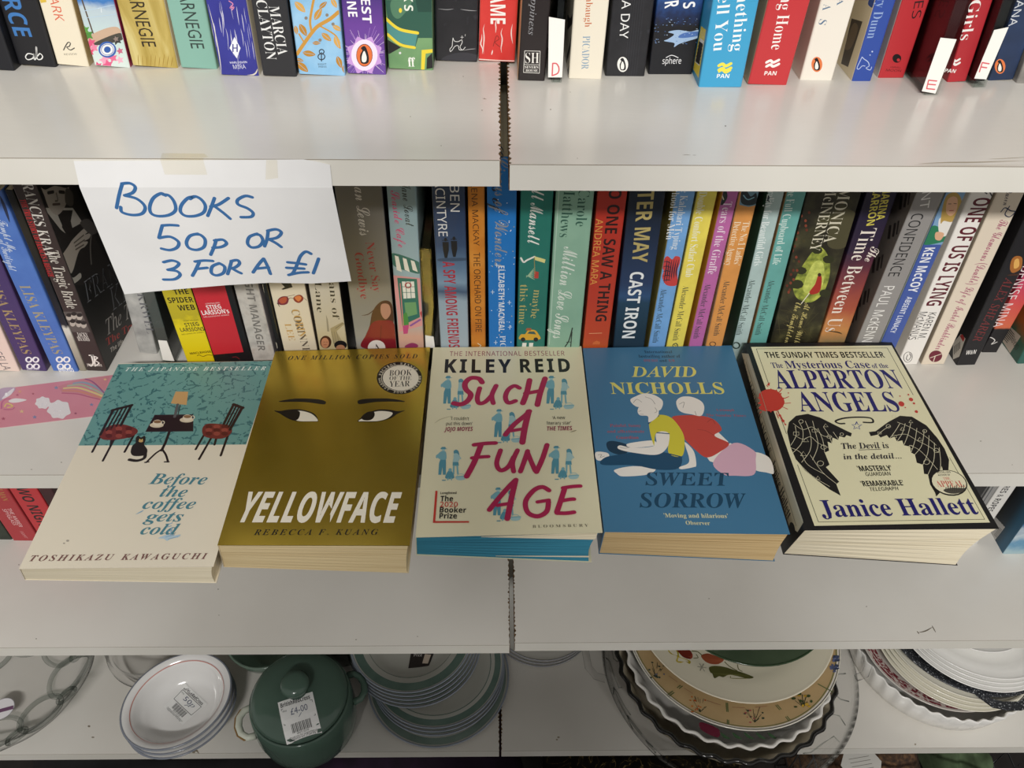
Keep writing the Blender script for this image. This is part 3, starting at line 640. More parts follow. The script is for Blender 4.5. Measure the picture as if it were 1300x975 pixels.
P = b.P; P.txt('FRANCES KRAY', (100, 108), (210, 445), 42, '#d5d0c8', 'R'); P.txt('The Tragic Bride', (215, 415), (300, 655), 44, '#d0cabf', 'R'); P.txt('THE TRUE STORY OF FRANCES & REGGIE', (92, 205), (212, 525), 22, '#b9292c', 'RB')
P.poly([(258, 668), (335, 668), (372, 752), (298, 752)], '#5c5450')
for x, y in ((285, 690), (305, 685), (328, 690), (300, 715), (325, 718), (345, 722)): P.ell(x, y, 12, 14, '#b5aaa0'); P.ell(x, y-8, 12, 8, '#2a2523')
P.txt('JACKY', (318, 762), (362, 764), 16, '#ded8d0', 'RB'); P.txt('HYAMS', (320, 780), (368, 781), 16, '#ded8d0', 'RB')
P.line([(368, 848), (385, 848), (378, 850), (384, 880), (376, 892), (368, 886)], 6, '#efe9e2', True); P.line([(388, 852), (392, 892)], 6, '#efe9e2'); P.line([(388, 852), (402, 858), (392, 868), (408, 880), (392, 892)], 5, '#efe9e2', True); P.txt('JOHN BLAKE', (358, 886), (420, 889), 9, '#d8d0c8', 'SB')
Q = b.PR
Q.poly([(205, 140), (300, 140), (345, 260), (420, 420), (470, 520), (330, 560), (290, 520), (250, 420), (190, 260)], '#2a2625', True)     # jacket
Q.poly([(180, 240), (250, 330), (270, 345), (230, 250), (300, 250), (285, 330), (340, 300), (300, 240)], '#c4beb6')                        # collar
Q.poly([(175, 140), (275, 140), (280, 190), (265, 240), (235, 270), (205, 245), (185, 195)], '#b9aea5', True)                             # face
Q.poly([(170, 140), (280, 140), (275, 158), (225, 150), (185, 165)], '#1d1a19', True)
Q.line([(198, 178), (220, 174)], 7, '#2d2623'); Q.line([(245, 174), (264, 176)], 7, '#2d2623'); Q.line([(232, 180), (238, 208), (228, 212)], 4, '#6f665e', True); Q.line([(218, 226), (246, 224)], 5, '#5b4a45'); Q.poly([(272, 160), (300, 180), (300, 230), (270, 220)], '#5f5852', True)
Q.poly([(262, 270), (285, 270), (300, 330), (270, 345), (255, 320)], '#2f2a29'); 
Q.poly([(255, 440), (280, 400), (300, 370), (340, 330), (360, 318), (372, 330), (350, 350), (372, 345), (368, 365), (345, 378), (362, 380), (350, 400), (325, 420), (300, 500), (285, 505), (258, 470)], '#c6bbb0', True)   # hand
for pp in ([(305, 385), (345, 352)], [(310, 398), (348, 372)], [(312, 412), (345, 392)]): Q.line(pp, 3, '#6f655d', True)
Q.line([(280, 505), (300, 540), (330, 520)], 12, '#c9c3ba', True)
Q.line([(378, 340), (372, 400), (376, 470)], 5, '#77716b', True); Q.poly([(330, 300), (360, 285), (390, 310), (400, 340), (375, 350), (345, 325)], '#5f5a57', True)
Q.txt('FRANCES', (352, 590), (560, 440), 78, '#8f9299', 'R'); Q.txt('FRANCES', (355, 588), (558, 442), 70, '#17171a', 'R'); Q.txt('KRAY', (458, 620), (600, 515), 82, '#8f9299', 'R'); Q.txt('KRAY', (461, 618), (598, 517), 74, '#17171a', 'R')
Q.txt('The Tragic Bride', (438, 735), (680, 545), 52, '#c3bfba', 'RI'); Q.txt('The True Story', (438, 795), (640, 660), 26, '#b8332e', 'RB'); Q.txt('The life and death of the girl', (455, 828), (640, 690), 16, '#cfcac3', 'SB'); Q.txt('who married into the firm', (480, 842), (640, 720), 16, '#cfcac3', 'SB')
b.done()
GRY = mottled('grey_cover_print', [(0, '#8a8a88'), (1, '#c4c3be')], scale=60)
b = bk('mid', 'pale grey book half behind the sign, right of the portrait book', [(475, 480), (580, 852)], [(590, 600), (648, 842)], M, GRY, zE, y=.142, h=.178, left='#cfcbc2', pg=PAGE_XW)
P = b.P; P.txt('CKRWEL', (572, 560), (622, 760), 30, '#6c6c70', 'R'); P.line([(600, 620), (640, 790)], 4, '#54545a'); b.done()
r, mb, P = divider('mid', 'clear case divider with a white label foot, between grey and yellow spines under the sign', [(585, 600), (662, 868)], [(640, 600), (722, 868)], M, zE, [(672, 866), (720, 872), (688, 788), (652, 785)], '', mat('#5e5d5b', .4), y=.128, d=.12)
mb.build('letter_label', r)
b = bk('mid', 'black-sided book with a yellow spine and black stacked capitals under the sign', [(22, 150), (188, 605)], [(214, 118), (374, 606)], M, vgrad('yellow_print', [(0, '#dcc514'), (.3, '#e2cc1c'), (.36, '#b9a826'), (.55, '#c6b42c'), (.8, '#d6c322'), (1, '#c3b12a')], 0, .17, noise=.15, nscale=120), zF, y=.119, left='#15151a', right='#15151a')
P = b.P; k_ = '#1d1a12'
for t, y, x0, x1, h in (('THE', 158, 105, 202, 36), ('SPIDER', 213, 68, 235, 36), ('WEB', 263, 135, 245, 36)): P.txt(t, (x0, y+2), (x1, y-4), h, k_, 'SB')
P.txt('CONTINUING', (170, 350), (268, 344), 8, k_, 'S'); P.txt('STIEG', (178, 378), (272, 370), 26, '#4d4720', 'SB'); P.txt('LARSSONS', (150, 410), (306, 402), 26, '#4d4720', 'SB'); P.txt('MILLENNIUM SERIES', (160, 440), (305, 424), 8, k_, 'S')
P.txt("IN THE GIRL'S", (70, 110), (200, 104), 30, k_, 'SB'); P.txt('MACLEHOSE', (214, 566), (352, 552), 14, k_, 'SB'); P.line([(262, 580), (275, 575), (300, 585), (330, 575), (366, 578)], 4, k_, True); b.done()
b = bk('mid', 'red panelled black book with small white capitals, right of the yellow spine', [(216, 118), (378, 606)], [(486, 105), (622, 605)], M, '#17161a', zF, y=.119)
P = b.P; P.poly([(180, 10), (412, 10), (568, 556), (370, 574)], '#c22a35'); P.txt('CONTINUING', (316, 238), (410, 230), 8, '#e8d5d2', 'S'); P.txt('STIEG', (322, 262), (418, 254), 28, '#efe6e4', 'SB'); P.txt("LARSSON's", (292, 298), (470, 284), 30, '#efe6e4', 'SB'); P.txt('MILLENNIUM SERIES', (305, 325), (472, 310), 8, '#e8d5d2', 'S'); P.line([(495, 590), (520, 588), (540, 602)], 6, '#7a1d24', True); b.done()
b = bk('mid', 'mottled grey book with tall dark grey capitals under the sign', [(494, 105), (629, 605)], [(664, 105), (781, 602)], M, mottled('plaster_print', [(0, '#a5a09a'), (.6, '#c2bdb6'), (1, '#b3a89e')], scale=90), zF, y=.12, right='#8e8b9a')
P = b.P; P.txt('THE NIGHT MANAGER', (548, -150), (690, 548), 50, '#77736f', 'SB'); b.done()
b = bk('mid', 'thin black book with a torn cream edge, right of the mottled grey spine', [(690, 110), (792, 560)], [(726, 110), (829, 545)], M, '#17171a', zF, y=.121, left='#d8cfa8')
P = b.P; P.line([(692, 110), (712, 230), (720, 260), (714, 290)], 7, '#e3dcc4', False); P.line([(768, 490), (782, 495), (790, 530)], 5, '#cfc8b4', True); b.done()
b = bk('mid', 'cream book with orange sunglasses and gold capitals, under the handwritten sign', [(730, 110), (834, 540)], [(974, 105), (1052, 535)], M, '#ddd2ba', zF, y=.12, right='#6f665c')
P = b.P; P.poly([(815, 100), (880, 100), (892, 128), (828, 145), (818, 140), (840, 128)], '#22201e')
P.poly([(792, 215), (815, 192), (850, 188), (866, 205), (858, 235), (830, 246), (800, 240)], '#7a2c3a', True); P.poly([(800, 215), (825, 196), (852, 196), (848, 225), (820, 236)], '#b3563a', True); P.poly([(898, 195), (930, 178), (955, 185), (962, 210), (935, 232), (905, 220)], '#8d3a2e', True); P.poly([(905, 195), (935, 184), (950, 200), (930, 222)], '#d9824a', True)
P.line([(862, 208), (880, 198), (900, 205)], 4, '#6b4a3a', True); P.line([(800, 240), (790, 232), (806, 255)], 5, '#42302a', True); P.line([(850, 190), (905, 178)], 3, '#6b4a3a'); P.line([(955, 190), (985, 215)], 3, '#6b4a3a')
P.txt('CORINNE', (905, 275), (988, 560), 48, '#5d5348', 'R'); P.txt('CORIN', (908, 275), (962, 455), 48, '#c29a55', 'R'); P.txt('LEE', (858, 368), (890, 480), 40, '#c29a55', 'R'); b.done()
b = bk('mid', 'greyish cream book with black serif letters above two painted children', [(992, 110), (1068, 535)], [(1200, 100), (1256, 535)], M, vgrad('village_print', [(0, '#b7a77c'), (.25, '#c9bb8f'), (.45, '#c6bda4'), (1, '#cbc5b7')], 0, .11, noise=.1, nscale=200), zF, y=.12, right='#2a2422')
P = b.P; P.txt('Orphans of', (1128, -130), (1180, 340), 46, '#2a2825', 'R'); P.txt('Clove Lane', (1035, -190), (1075, 295), 44, '#2a2825', 'R')
P.poly([(1112, 308), (1124, 340), (1135, 420), (1120, 420)], '#9b937e'); P.poly([(1140, 400), (1220, 358), (1235, 370), (1180, 420), (1240, 520), (1160, 500)], '#a79a76'); P.line([(1175, 400), (1225, 365)], 5, '#7d745c')
for x0 in (1150, 1165, 1182): P.line([(x0, 420), (x0+20, 520)], 2.5, '#7d745c')
P.ell(1110, 490, 38, 42, '#4a2a1c'); P.ell(1106, 496, 26, 34, '#c58a66'); P.ell(1208, 510, 42, 30, '#17151a'); P.ell(1208, 530, 30, 22, '#b98563'); P.line([(1096, 490), (1104, 489)], 3, '#42261b'); P.line([(1114, 489), (1122, 490)], 3, '#42261b'); P.line([(1098, 508), (1115, 507)], 4, '#9b4c3f'); b.done()
b = bk('mid', 'grey-brown book right of the sign with a red-coated woman on its spine', [(16, 130), (119, 905)], [(240, 130), (317, 905)], M,
       vgrad('dusk_print', [(0, '#6f6147'), (.12, '#8f8263'), (.2, '#a2a098'), (.32, '#8f8f88'), (.55, '#8a8474'), (.75, '#7f7a70'), (1, '#6f6c66')], 0, .16, noise=.07, nscale=60), zG, y=.119, left='#2b2522', right='#2c2b30')
P = b.P; P.txt('Susan Lewis', (130, 40), (168, 372), 60, '#cbc6bd', 'C'); P.txt('Never Say', (185, 402), (222, 640), 40, '#993336', 'R'); P.txt('Goodbye', (132, 452), (162, 672), 40, '#993336', 'R')
P.poly([(185, 800), (200, 730), (240, 685), (285, 690), (300, 760), (290, 850), (310, 900), (160, 900)], '#4a2c20', True); P.poly([(170, 840), (200, 785), (250, 775), (300, 790), (315, 905), (150, 905)], '#7d1a26', True)
P.poly([(240, 700), (275, 700), (285, 740), (262, 770), (240, 745)], '#b98a70', True); P.line([(215, 715), (180, 745), (145, 752)], 5, '#4a2c20', True, True); P.line([(240, 800), (235, 890)], 4, '#5d0f1a'); P.ell(218, 905, 42, 36, '#e4ddd6'); P.txt('A', (205, 905), (235, 903), 34, '#30282a', 'R'); b.done()
b = bk('mid', 'pale blue book with pink script and a little striped-awning cafe picture', [(258, 130), (327, 905)], [(410, 130), (440, 902)], M, vgrad('cafe_print', [(0, '#d8b99d'), (.25, '#d3a795'), (.36, '#a9b6b4'), (.55, '#a2b8bb'), (1, '#8fa6ab')], 0, .16), zG, y=.119, left='#34383c')
P = b.P; P.txt('The Seaside Cafe', (290, 60), (340, 428), 40, '#d04f77', 'C'); P.txt('Jane Lovat', (355, 115), (378, 328), 42, '#2d3a3d', 'C')
P.poly([(290, 455), (405, 490), (432, 520), (424, 552), (380, 545), (300, 515)], '#356b62', True)
for x in (312, 350, 388): P.poly([(x-8, 462+(x-300)*.3), (x+10, 468+(x-300)*.3), (x+26, 545), (x+2, 535)], '#e9e3d2')
P.poly([(296, 560), (430, 575), (438, 800), (325, 830)], '#d99a98'); P.poly([(316, 572), (410, 578), (424, 760), (340, 800)], '#2f6f63'); P.poly([(338, 590), (396, 590), (402, 668), (346, 672)], '#e9e7da')
for x in (357, 378): P.line([(x, 590), (x+5, 670)], 3, '#2f6f63')
for yy in (615, 642): P.line([(340, 592+yy-592), (400, yy)], 3, '#2f6f63')
P.ring(368, 608, 13, 12, 6, '#a33a3a'); P.poly([(350, 690), (405, 688), (412, 745), (358, 760)], '#6fa06c'); P.poly([(345, 750), (362, 740), (370, 800), (342, 805)], '#4f8f45', True); P.poly([(342, 800), (372, 796), (366, 838), (346, 840)], '#c24a80')
P.line([(380, 800), (425, 772)], 10, '#8f5aa0'); P.poly([(425, 740), (440, 730), (440, 770)], '#b5333a', True); P.line([(330, 600), (345, 800)], 5, '#c7857f'); P.poly([(355, 895), (385, 882), (412, 890), (410, 904), (358, 905)], '#9b3c66', True); b.done()
r, mb, P = divider('mid', 'clear case divider standing proud between the cafe book and the spy book', [(416, 432), (452, 905)], [(481, 436), (498, 905)], M, zG, [(452, 905), (496, 905), (489, 852), (449, 845)], '', mottled('case_insert_print', [(0, '#231f18'), (.5, '#443e27'), (1, '#4a2824')], scale=40, rough=.4), y=.1195, h=.128, d=.1)
mb.build('letter_label', r)
b = bk('mid', 'grey-blue book with white capitals, two walking silhouettes and red condensed capitals', [(476, 130), (524, 900)], [(640, 130), (655, 902)], M, vgrad('mist_print', [(0, '#a6b4bb'), (.5, '#96a9b6'), (.56, '#415672'), (.62, '#7d97ad'), (.72, '#5b7794'), (.85, '#33496a'), (1, '#273a59')], 0, .155, noise=.04), zG, y=.119, left='#d6d2c9')
P = b.P; P.txt('BEN', (588, 130), (592, 258), 44, '#e3e3e0', 'S'); P.txt('MACINTYRE', (512, 52), (535, 375), 44, '#e3e3e0', 'S'); P.txt('A SPY AMONG FRIENDS', (560, 495), (588, 905), 54, '#a83040', 'SB')
for x, y in ((546, 430), (586, 425)):
    P.ell(x, y-40, 7, 9, '#15181f'); P.poly([(x-15, y-28), (x+15, y-28), (x+16, y+10), (x+8, y+48), (x-4, y+48), (x-12, y+10)], '#15181f')
    P.line([(x-15, y-36), (x+12, y-36)], 4, '#15181f')
P.poly([(520, 480), (640, 478), (642, 490), (522, 494)], '#3b4f68', True); b.done()
b = bk('mid', 'narrow orange book with dark capitals, left of the bright blue one', [(650, 130), (667, 905)], [(732, 130), (738, 902)], M, mottled('orange_print', [(0, '#b5681f'), (.5, '#c97e2a'), (1, '#d99440')], scale=30), zG, y=.12)
P = b.P; P.txt('LENA MACKAY', (681, 122), (694, 420), 28, '#4a2c18', 'S'); P.txt('THE ORCHARD ON FIRE', (694, 452), (704, 830), 30, '#3a2414', 'S'); P.line([(700, 885), (715, 895), (705, 905)], 5, '#e0d2b0'); b.done()
b = bk('mid', 'bright blue starry book with gold script, right below the gap between the boards', [(740, 130), (754, 905)], [(888, 150), (872, 905)], M, '#1f74c0', zG, y=.1185, h=.206)
P = b.P; P.txt('Circus of', (790, -60), (800, 270), 60, '#26303d', 'C'); P.txt('Circus of Wonders', (815, 0), (812, 520), 66, '#8b8f98', 'C'); P.txt('ELIZABETH MACNEAL', (812, 515), (813, 828), 28, '#d8e0e8', 'SB'); P.txt('PICADOR', (818, 848), (822, 1000), 26, '#d8e0e8', 'R')
for k in range(50):
    x, y = 755+random.random()*120, 130+random.random()*770; P.ell(x, y, 2.5, 2.5, random.choice(['#e8eef4', '#9cc2e4', '#c9b480']), n=6)
for x, y in ((852, 808), (790, 512), (770, 640), (850, 690), (785, 880)): P.line([(x-8, y), (x+8, y)], 3, '#cfe0f0'); P.line([(x, y-9), (x, y+9)], 3, '#cfe0f0')
b.done()
b = bk('mid', 'green book with white script, a gold serif title and a yellow car', [(906, 150), (882, 900)], [(1060, 150), (1020, 900)], M, mottled('teal_green_print', [(0, '#1f6a60'), (1, '#2a7b6d')], scale=20), zG, y=.119)
P = b.P; P.txt('Jill Mansell', (995, 95), (965, 415), 62, '#e6e8e2', 'C'); P.txt('maybe', (985, 630), (968, 765), 36, '#b3a868', 'R'); P.txt('this time', (920, 605), (912, 792), 36, '#b3a868', 'R')
P.line([(905, 478), (918, 498), (935, 488), (970, 472)], 9, '#e4e4dc', True); P.poly([(970, 470), (1022, 485), (1018, 502), (972, 488)], '#d9d38a'); P.poly([(968, 540), (990, 545), (988, 575), (968, 575)], '#b3423a'); P.line([(968, 475), (972, 555)], 3, '#9b8a50')
for k in range(7): P.line([(930, 560+k*2), (972, 552-10*k+30)], 4, '#9dbb9a', True, True)
P.poly([(895, 862), (905, 842), (925, 840), (940, 822), (972, 822), (990, 842), (998, 862), (975, 868), (915, 868)], '#d8a735', True); P.poly([(935, 838), (945, 828), (968, 828), (978, 842)], '#3f5b57'); P.ell(915, 866, 11, 10, '#222222'); P.ell(976, 866, 11, 10, '#222222'); P.poly([(928, 822), (932, 812), (955, 812), (952, 824)], '#a8593a')
P.poly([(912, 882), (932, 882), (930, 900), (910, 900)], '#e4e4dc'); P.poly([(944, 882), (964, 882), (962, 900), (943, 900)], '#e4e4dc'); b.done()
b = bk('mid', 'pale green book with dark green name, white script and a small tower drawing', [(24, 155), (-22, 890)], [(204, 155), (138, 892)], M, mottled('sage_print', [(0, '#7da691'), (1, '#93b9a2')], scale=24), zH, y=.118, left='#6c9180')
P = b.P; P.txt('Carole', (158, 148), (140, 328), 52, '#2f5a4c', 'R'); P.txt('Matthews', (90, 125), (62, 380), 52, '#2f5a4c', 'R'); P.txt('Million Love Songs', (95, 425), (38, 862), 66, '#d6e0d6', 'C'); P.line([(100, 812), (84, 870), (66, 900)], 6, '#24302c', True); P.line([(98, 830), (92, 900)], 5, '#24302c'); P.line([(72, 880), (94, 878)], 4, '#24302c')
P.line([(36, 155), (-10, 890)], 3, '#b9d2c2'); b.done()
b = bk('mid', 'orange-red book with black capitals and yellow capitals beneath', [(222, 155), (150, 888)], [(364, 155), (272, 888)], M, vgrad('ember_print', [(0, '#2a0f0e'), (.14, '#3a1410'), (.165, '#c9602c'), (.3, '#c04a2a'), (.6, '#b53a27'), (1, '#b23324')], 0, .135, noise=.03), zH, y=.118)
P = b.P; P.txt('NO ONE SAW A THING', (313, 92), (235, 780), 56, '#2a1310', 'SB'); P.txt('ANDREA MARA', (230, 292), (200, 606), 34, '#d99a4a', 'S'); P.poly([(200, 880), (215, 872), (232, 878), (230, 890), (195, 890)], '#d9713a'); P.line([(180, 838), (240, 836)], 3, '#e8b080'); b.done()
b = bk('mid', 'navy book with gold capitals above bold white capitals', [(374, 155), (292, 888)], [(544, 155), (446, 888)], M, vgrad('deep_sea_print', [(0, '#132536'), (.3, '#173244'), (.48, '#1b3d55'), (.52, '#2b4c74'), (.6, '#24395c'), (1, '#16202f')], 0, .16, noise=.05), zH, y=.118)
P = b.P; P.txt('PETER MAY', (461, 58), (420, 500), 76, '#b8a76a', 'SB'); P.txt('CAST IRON', (410, 545), (366, 860), 62, '#e9ecec', 'SB'); b.done()
def series(label, L, R, col, t, a0, a1, h, tc, n0, n1, left, art=None, lean=0, t2=None):
    b = bk('mid', label, L, R, M, mottled('creased_'+col.lstrip('#'), [(0, col), (1, '#%02x%02x%02x' % tuple(min(255, int(int(col[i:i+2], 16)*1.09)) for i in (1, 3, 5)))], scale=60), zH, y=.119, h=.196, left=left)
    P = b.P
    if t2: P.txt(t2[0], t2[1], t2[2], h, tc, 'R')
    P.txt(t, a0, a1, h, tc, 'R'); P.txt('Alexander McCall Smith', n0, n1, 27, '#2c3b3a', 'R')
    if art: art(P)
    b.done()
def flame(P):
    P.poly([(540, 480), (555, 470), (575, 485), (590, 470), (612, 475), (612, 500), (600, 540), (600, 600), (580, 612), (545, 605), (528, 570), (535, 540), (528, 520)], '#c4423f', True)
    for k in range(6): P.line([(535+12*k, 600-6*k), (545+10*k, 540), (552+11*k, 485)], 6, '#1d2233', True, True)
    for k in range(5): P.line([(530, 500+22*k), (550, 495+22*k), (570, 505+20*k)], 5, '#1d2233', True, True)
series('light blue spine with a flame drawing, first of the six matching spines', [(595, 155), (462, 890)], [(688, 155), (544, 890)], '#6f9ed0', 'The Kalahari Typing', (645, 105), (590, 438), 34, '#e6eaec', (537, 625), (494, 882), '#d8c46a', flame, t2=('School for Men', (598, 125), (562, 390)))
def circ(P): P.ring(590, 896, 12, 10, 4, '#3f4a3a'); P.ring(592, 890, 7, 6, 3, '#3f4a3a')
series('yellow spine, second of the six matching spines', [(697, 155), (550, 890)], [(796, 155), (630, 890)], '#dccb58', 'The Double Comfort Safari Club', (736, 92), (654, 568), 36, '#eef0e0', (642, 612), (590, 872), '#d8c46a', circ)
def leaf(P): P.poly([(800, 155), (830, 155), (838, 190), (815, 225), (795, 215)], '#23302a', True); P.line([(805, 160), (820, 200)], 5, '#d8d8b0', True)
series('magenta spine, third of the six matching spines', [(822, 155), (652, 890)], [(892, 155), (724, 890)], '#b0629a', 'Tears of the Giraffe', (842, 210), (762, 555), 38, '#ead9e4', (748, 600), (688, 862), '#dca63f', leaf)
def birds(P): P.poly([(905, 155), (990, 155), (980, 225), (940, 235), (895, 225)], '#6b8fa0'); P.poly([(905, 165), (930, 160), (950, 185), (975, 170), (978, 215), (940, 228), (905, 215)], '#1d2a33', True); P.line([(915, 180), (935, 200), (965, 190)], 5, '#7fb0c0', True); P.ring(768, 888, 14, 10, 4, '#4a3020')
series('orange spine, fourth of the six matching spines', [(900, 155), (734, 890)], [(988, 155), (818, 890)], '#cc8c4a', "The No.1 Ladies'", (930, 305), (882, 512), 30, '#efe0c4', (838, 585), (784, 848), '#d8c08a', birds, t2=('Detective Agency', (888, 305), (842, 515)))
def quill(P): P.poly([(1005, 165), (1040, 190), (1012, 225), (990, 250), (985, 215)], '#22303a', True); P.line([(990, 170), (1038, 210)], 5, '#22303a'); P.poly([(985, 230), (1003, 222), (998, 250), (982, 262)], '#a53a32', True); P.ring(880, 895, 16, 14, 7, '#2f4038')
series('pale grey spine, fifth of the six matching spines', [(1033, 155), (867, 890)], [(1116, 155), (930, 890)], '#9fb3b1', 'Morality for Beautiful Girls', (1060, 105), (980, 515), 36, '#e2e8e6', (960, 580), (892, 845), '#2f5a4a', quill)
series('teal spine, last of the six matching spines', [(1126, 155), (942, 890)], [(1217, 155), (1026, 885)], '#5e9a94', 'The Full Cupboard of Life', (1155, 128), (1070, 510), 36, '#d6e4de', (1052, 582), (982, 845), '#b98a5a')
# right end of the row
yq = .121
b = bk('mid', 'dark forest book with pale serif capitals and a small red-dressed figure', [(160, 150), (-16, 830)], [(394, 150), (206, 815)], M, mottled('forest_print', [(0, '#15130f'), (.45, '#2b281c'), (.75, '#3c3a26'), (1, '#5a5536')], scale=55), zI, y=yq)
P = b.P
P.poly([(205, 395), (250, 440), (255, 520), (225, 600), (170, 640), (110, 620), (95, 560), (140, 470)], mottled('clearing_print', [(0, '#4a5522'), (.5, '#87923a'), (1, '#b3b950')], scale=160), True); P.poly([(190, 460), (228, 470), (225, 560), (180, 600), (140, 590), (150, 530)], mottled('sunlit_print', [(0, '#98a348'), (1, '#cfd56e')], scale=200), True)
for x, y, r_ in ((110, 560, 30), (250, 450, 26), (200, 410, 24), (235, 600, 26), (130, 500, 24)): P.ell(x, y, r_, r_*.7, '#2a2c18', n=9)
P.poly([(205, 520), (220, 530), (212, 590), (180, 605), (165, 595), (190, 560)], '#a02a22', True); P.line([(165, 600), (130, 645)], 4, '#e0d9c4'); P.ell(210, 518, 8, 8, '#3a2014')
for k in range(26): P.ell(120+random.random()*50-k*2.5, 230+k*14+random.random()*20, 6, 7, random.choice(['#5f2a1e', '#7a3a28', '#3f3a22']), n=7)
for k in range(30): P.line([(20+random.random()*180, 640+random.random()*160), (30+random.random()*180, 660+random.random()*150)], 3, random.choice(['#4a452c', '#37341f', '#5a5032']), False, True)
P.poly([(280, 240), (370, 250), (330, 390), (245, 385)], '#4a4630', True)
P.txt('MONICA', (330, 135), (252, 375), 50, '#cfc9b4', 'R'); P.txt('McINERNEY', (268, 125), (188, 412), 46, '#cfc9b4', 'R'); P.txt('At Home With', (160, 640), (110, 820), 26, '#b5a86a', 'C'); P.txt('the Templetons', (120, 640), (65, 830), 26, '#b5a86a', 'C'); b.done()
b = bk('mid', 'sunset book with yellow capitals and a large white serif title', [(402, 150), (212, 812)], [(572, 150), (316, 806)], M, vgrad('sunset_print', [(0, '#8f7a55'), (.12, '#c48a52'), (.3, '#a3503a'), (.45, '#8a3f3c'), (.62, '#5d2c3a'), (.75, '#2f2238'), (1, '#231d34')], .03, .158, noise=.22, nscale=50), zI, y=yq)
P = b.P; P.txt('MARINA', (512, 128), (478, 275), 34, '#c9bd52', 'SB'); P.txt('CARRON', (468, 132), (434, 300), 34, '#c9bd52', 'SB'); P.txt('The', (462, 395), (428, 460), 40, '#e3d9cf', 'C'); P.txt('Time Between Us', (432, 312), (262, 770), 58, '#e3d9cf', 'R'); P.line([(240, 765), (290, 772), (310, 780)], 7, '#4a3a26', True, True); b.done()
b = bk('mid', 'grey book with thin black capitals and thin white capitals, its brown side lettered', [(645, 150), (370, 812)], [(764, 150), (480, 815)], M, '#8f8c8a', zI, y=yq-.008, left='#6d655f', pg=PAGE_XW)
P = b.P; P.txt('INSTANT', (720, -40), (672, 225), 40, '#e0dedb', 'S'); P.txt('CONFIDENCE', (648, 248), (536, 525), 46, '#232325', 'S'); P.txt('PAUL McKENNA', (520, 568), (408, 840), 42, '#e0dedb', 'S')
Q = b.PL
for x, y in ((590, 190), (540, 320), (470, 470), (410, 620), (360, 700)): Q.poly([(x-30, y+40), (x-22, y-20), (x-12, y-22), (x-18, y+40)], '#2f2a28'); Q.poly([(x-10, y+30), (x, y-30), (x+10, y-32), (x, y+30)], '#2f2a28'); Q.poly([(x+8, y+20), (x+16, y-40), (x+24, y-42), (x+14, y+20)], '#2f2a28')
b.done()
b = bk('mid', 'blue book with a painted blonde woman at its head and white capitals', [(768, 150), (484, 815)], [(862, 150), (548, 838)], M, '#4259a0', zI, y=yq, right='#d8d4cd', left='#c9d4c6')
P = b.P; P.poly([(760, 140), (880, 140), (830, 260), (770, 385), (668, 385), (715, 290)], '#7ea2c4'); P.poly([(715, 300), (760, 320), (790, 345), (770, 368), (672, 385), (690, 330)], '#2f7a58', True); P.poly([(740, 270), (790, 270), (800, 300), (770, 345), (740, 340)], '#e4e0da', True)
P.poly([(745, 290), (755, 215), (775, 165), (815, 155), (838, 190), (830, 250), (815, 275), (790, 285), (760, 280)], '#b5954f', True); P.poly([(775, 190), (800, 172), (820, 185), (815, 235), (790, 258), (770, 240)], '#d9aa88', True); P.line([(780, 205), (792, 205)], 3, '#4a3a2a'); P.line([(804, 203), (815, 204)], 3, '#4a3a2a'); P.line([(785, 235), (802, 234)], 4, '#b5524a', True); P.poly([(725, 330), (760, 335), (745, 365), (722, 360)], '#d9aa88', True)
P.txt('KEN McCOY', (700, 398), (620, 595), 40, '#e6e8ee', 'SB'); P.txt('ABSENT LUNACY', (610, 615), (532, 775), 22, '#d3d8e6', 'SB'); b.done()
b = bk('mid', 'white book with big dark red capitals and a thin oval bird emblem', [(880, 150), (556, 910)], [(984, 150), (640, 920)], M, '#e9e5df', zI, h=.197)
P = b.P; P.txt('ONE OF US IS LYING', (935, 178), (712, 655), 62, '#5e1e2a', 'SB'); P.txt('KAREN M.', (712, 685), (658, 802), 30, '#2c2a2b', 'S'); P.txt('McMANUS', (672, 682), (618, 805), 30, '#2c2a2b', 'S'); P.line([(955, 140), (975, 175)], 5, '#3c3a40'); P.line([(930, 145), (950, 160)], 5, '#3c3a40')
P.ring(601, 882, 19, 23, 2.5, '#2c2a2b', 15); P.line([(608, 866), (614, 880), (602, 896), (594, 888), (600, 872)], 3, '#2c2a2b', True); b.done()
b = bk('mid', 'cream book with pink handwriting and a dark red round emblem', [(1006, 150), (652, 912)], [(1112, 150), (768, 916)], M, '#ddd0bd', zI, h=.197, left='#b7aa98')
P = b.P; P.txt('Holly McQueen', (1085, 20), (1035, 210), 28, '#4a4048', 'C'); P.line([(1012, 240), (1030, 222), (1055, 235), (1075, 240), (1050, 262), (1030, 250), (1050, 215)], 5, '#2c3350', True); P.txt('The Glamorous (Double) Life of Isabel Bookbinder', (1030, 275), (738, 848), 34, '#a3486c', 'C'); P.ell(723, 878, 30, 25, '#6d2233', -20); P.line([(700, 885), (748, 868)], 4, '#ddd0bd'); P.line([(722, 876), (714, 900)], 4, '#ddd0bd'); b.done()
b = bk('mid', 'black middle-row book with a small red title and a barcoded side sticker', [(1180, 150), (806, 922)], [(1268, 150), (906, 914)], M, '#1c1b1f', zI, h=.197)
P = b.P; P.txt('ALEX SHEARER', (1055, 530), (905, 810), 34, '#7a2a2c', 'RI'); P.poly([(1060, 450), (1082, 435), (1106, 445), (1100, 490), (1065, 510), (1052, 490)], '#a3652c', True); P.poly([(1072, 455), (1090, 448), (1092, 480), (1070, 490)], '#dba85a', True); P.txt('W&N', (858, 862), (902, 858), 18, '#dddad6', 'SB')
P.line([(1040, 520), (1100, 516)], 8, '#4a2a1c', True, True)
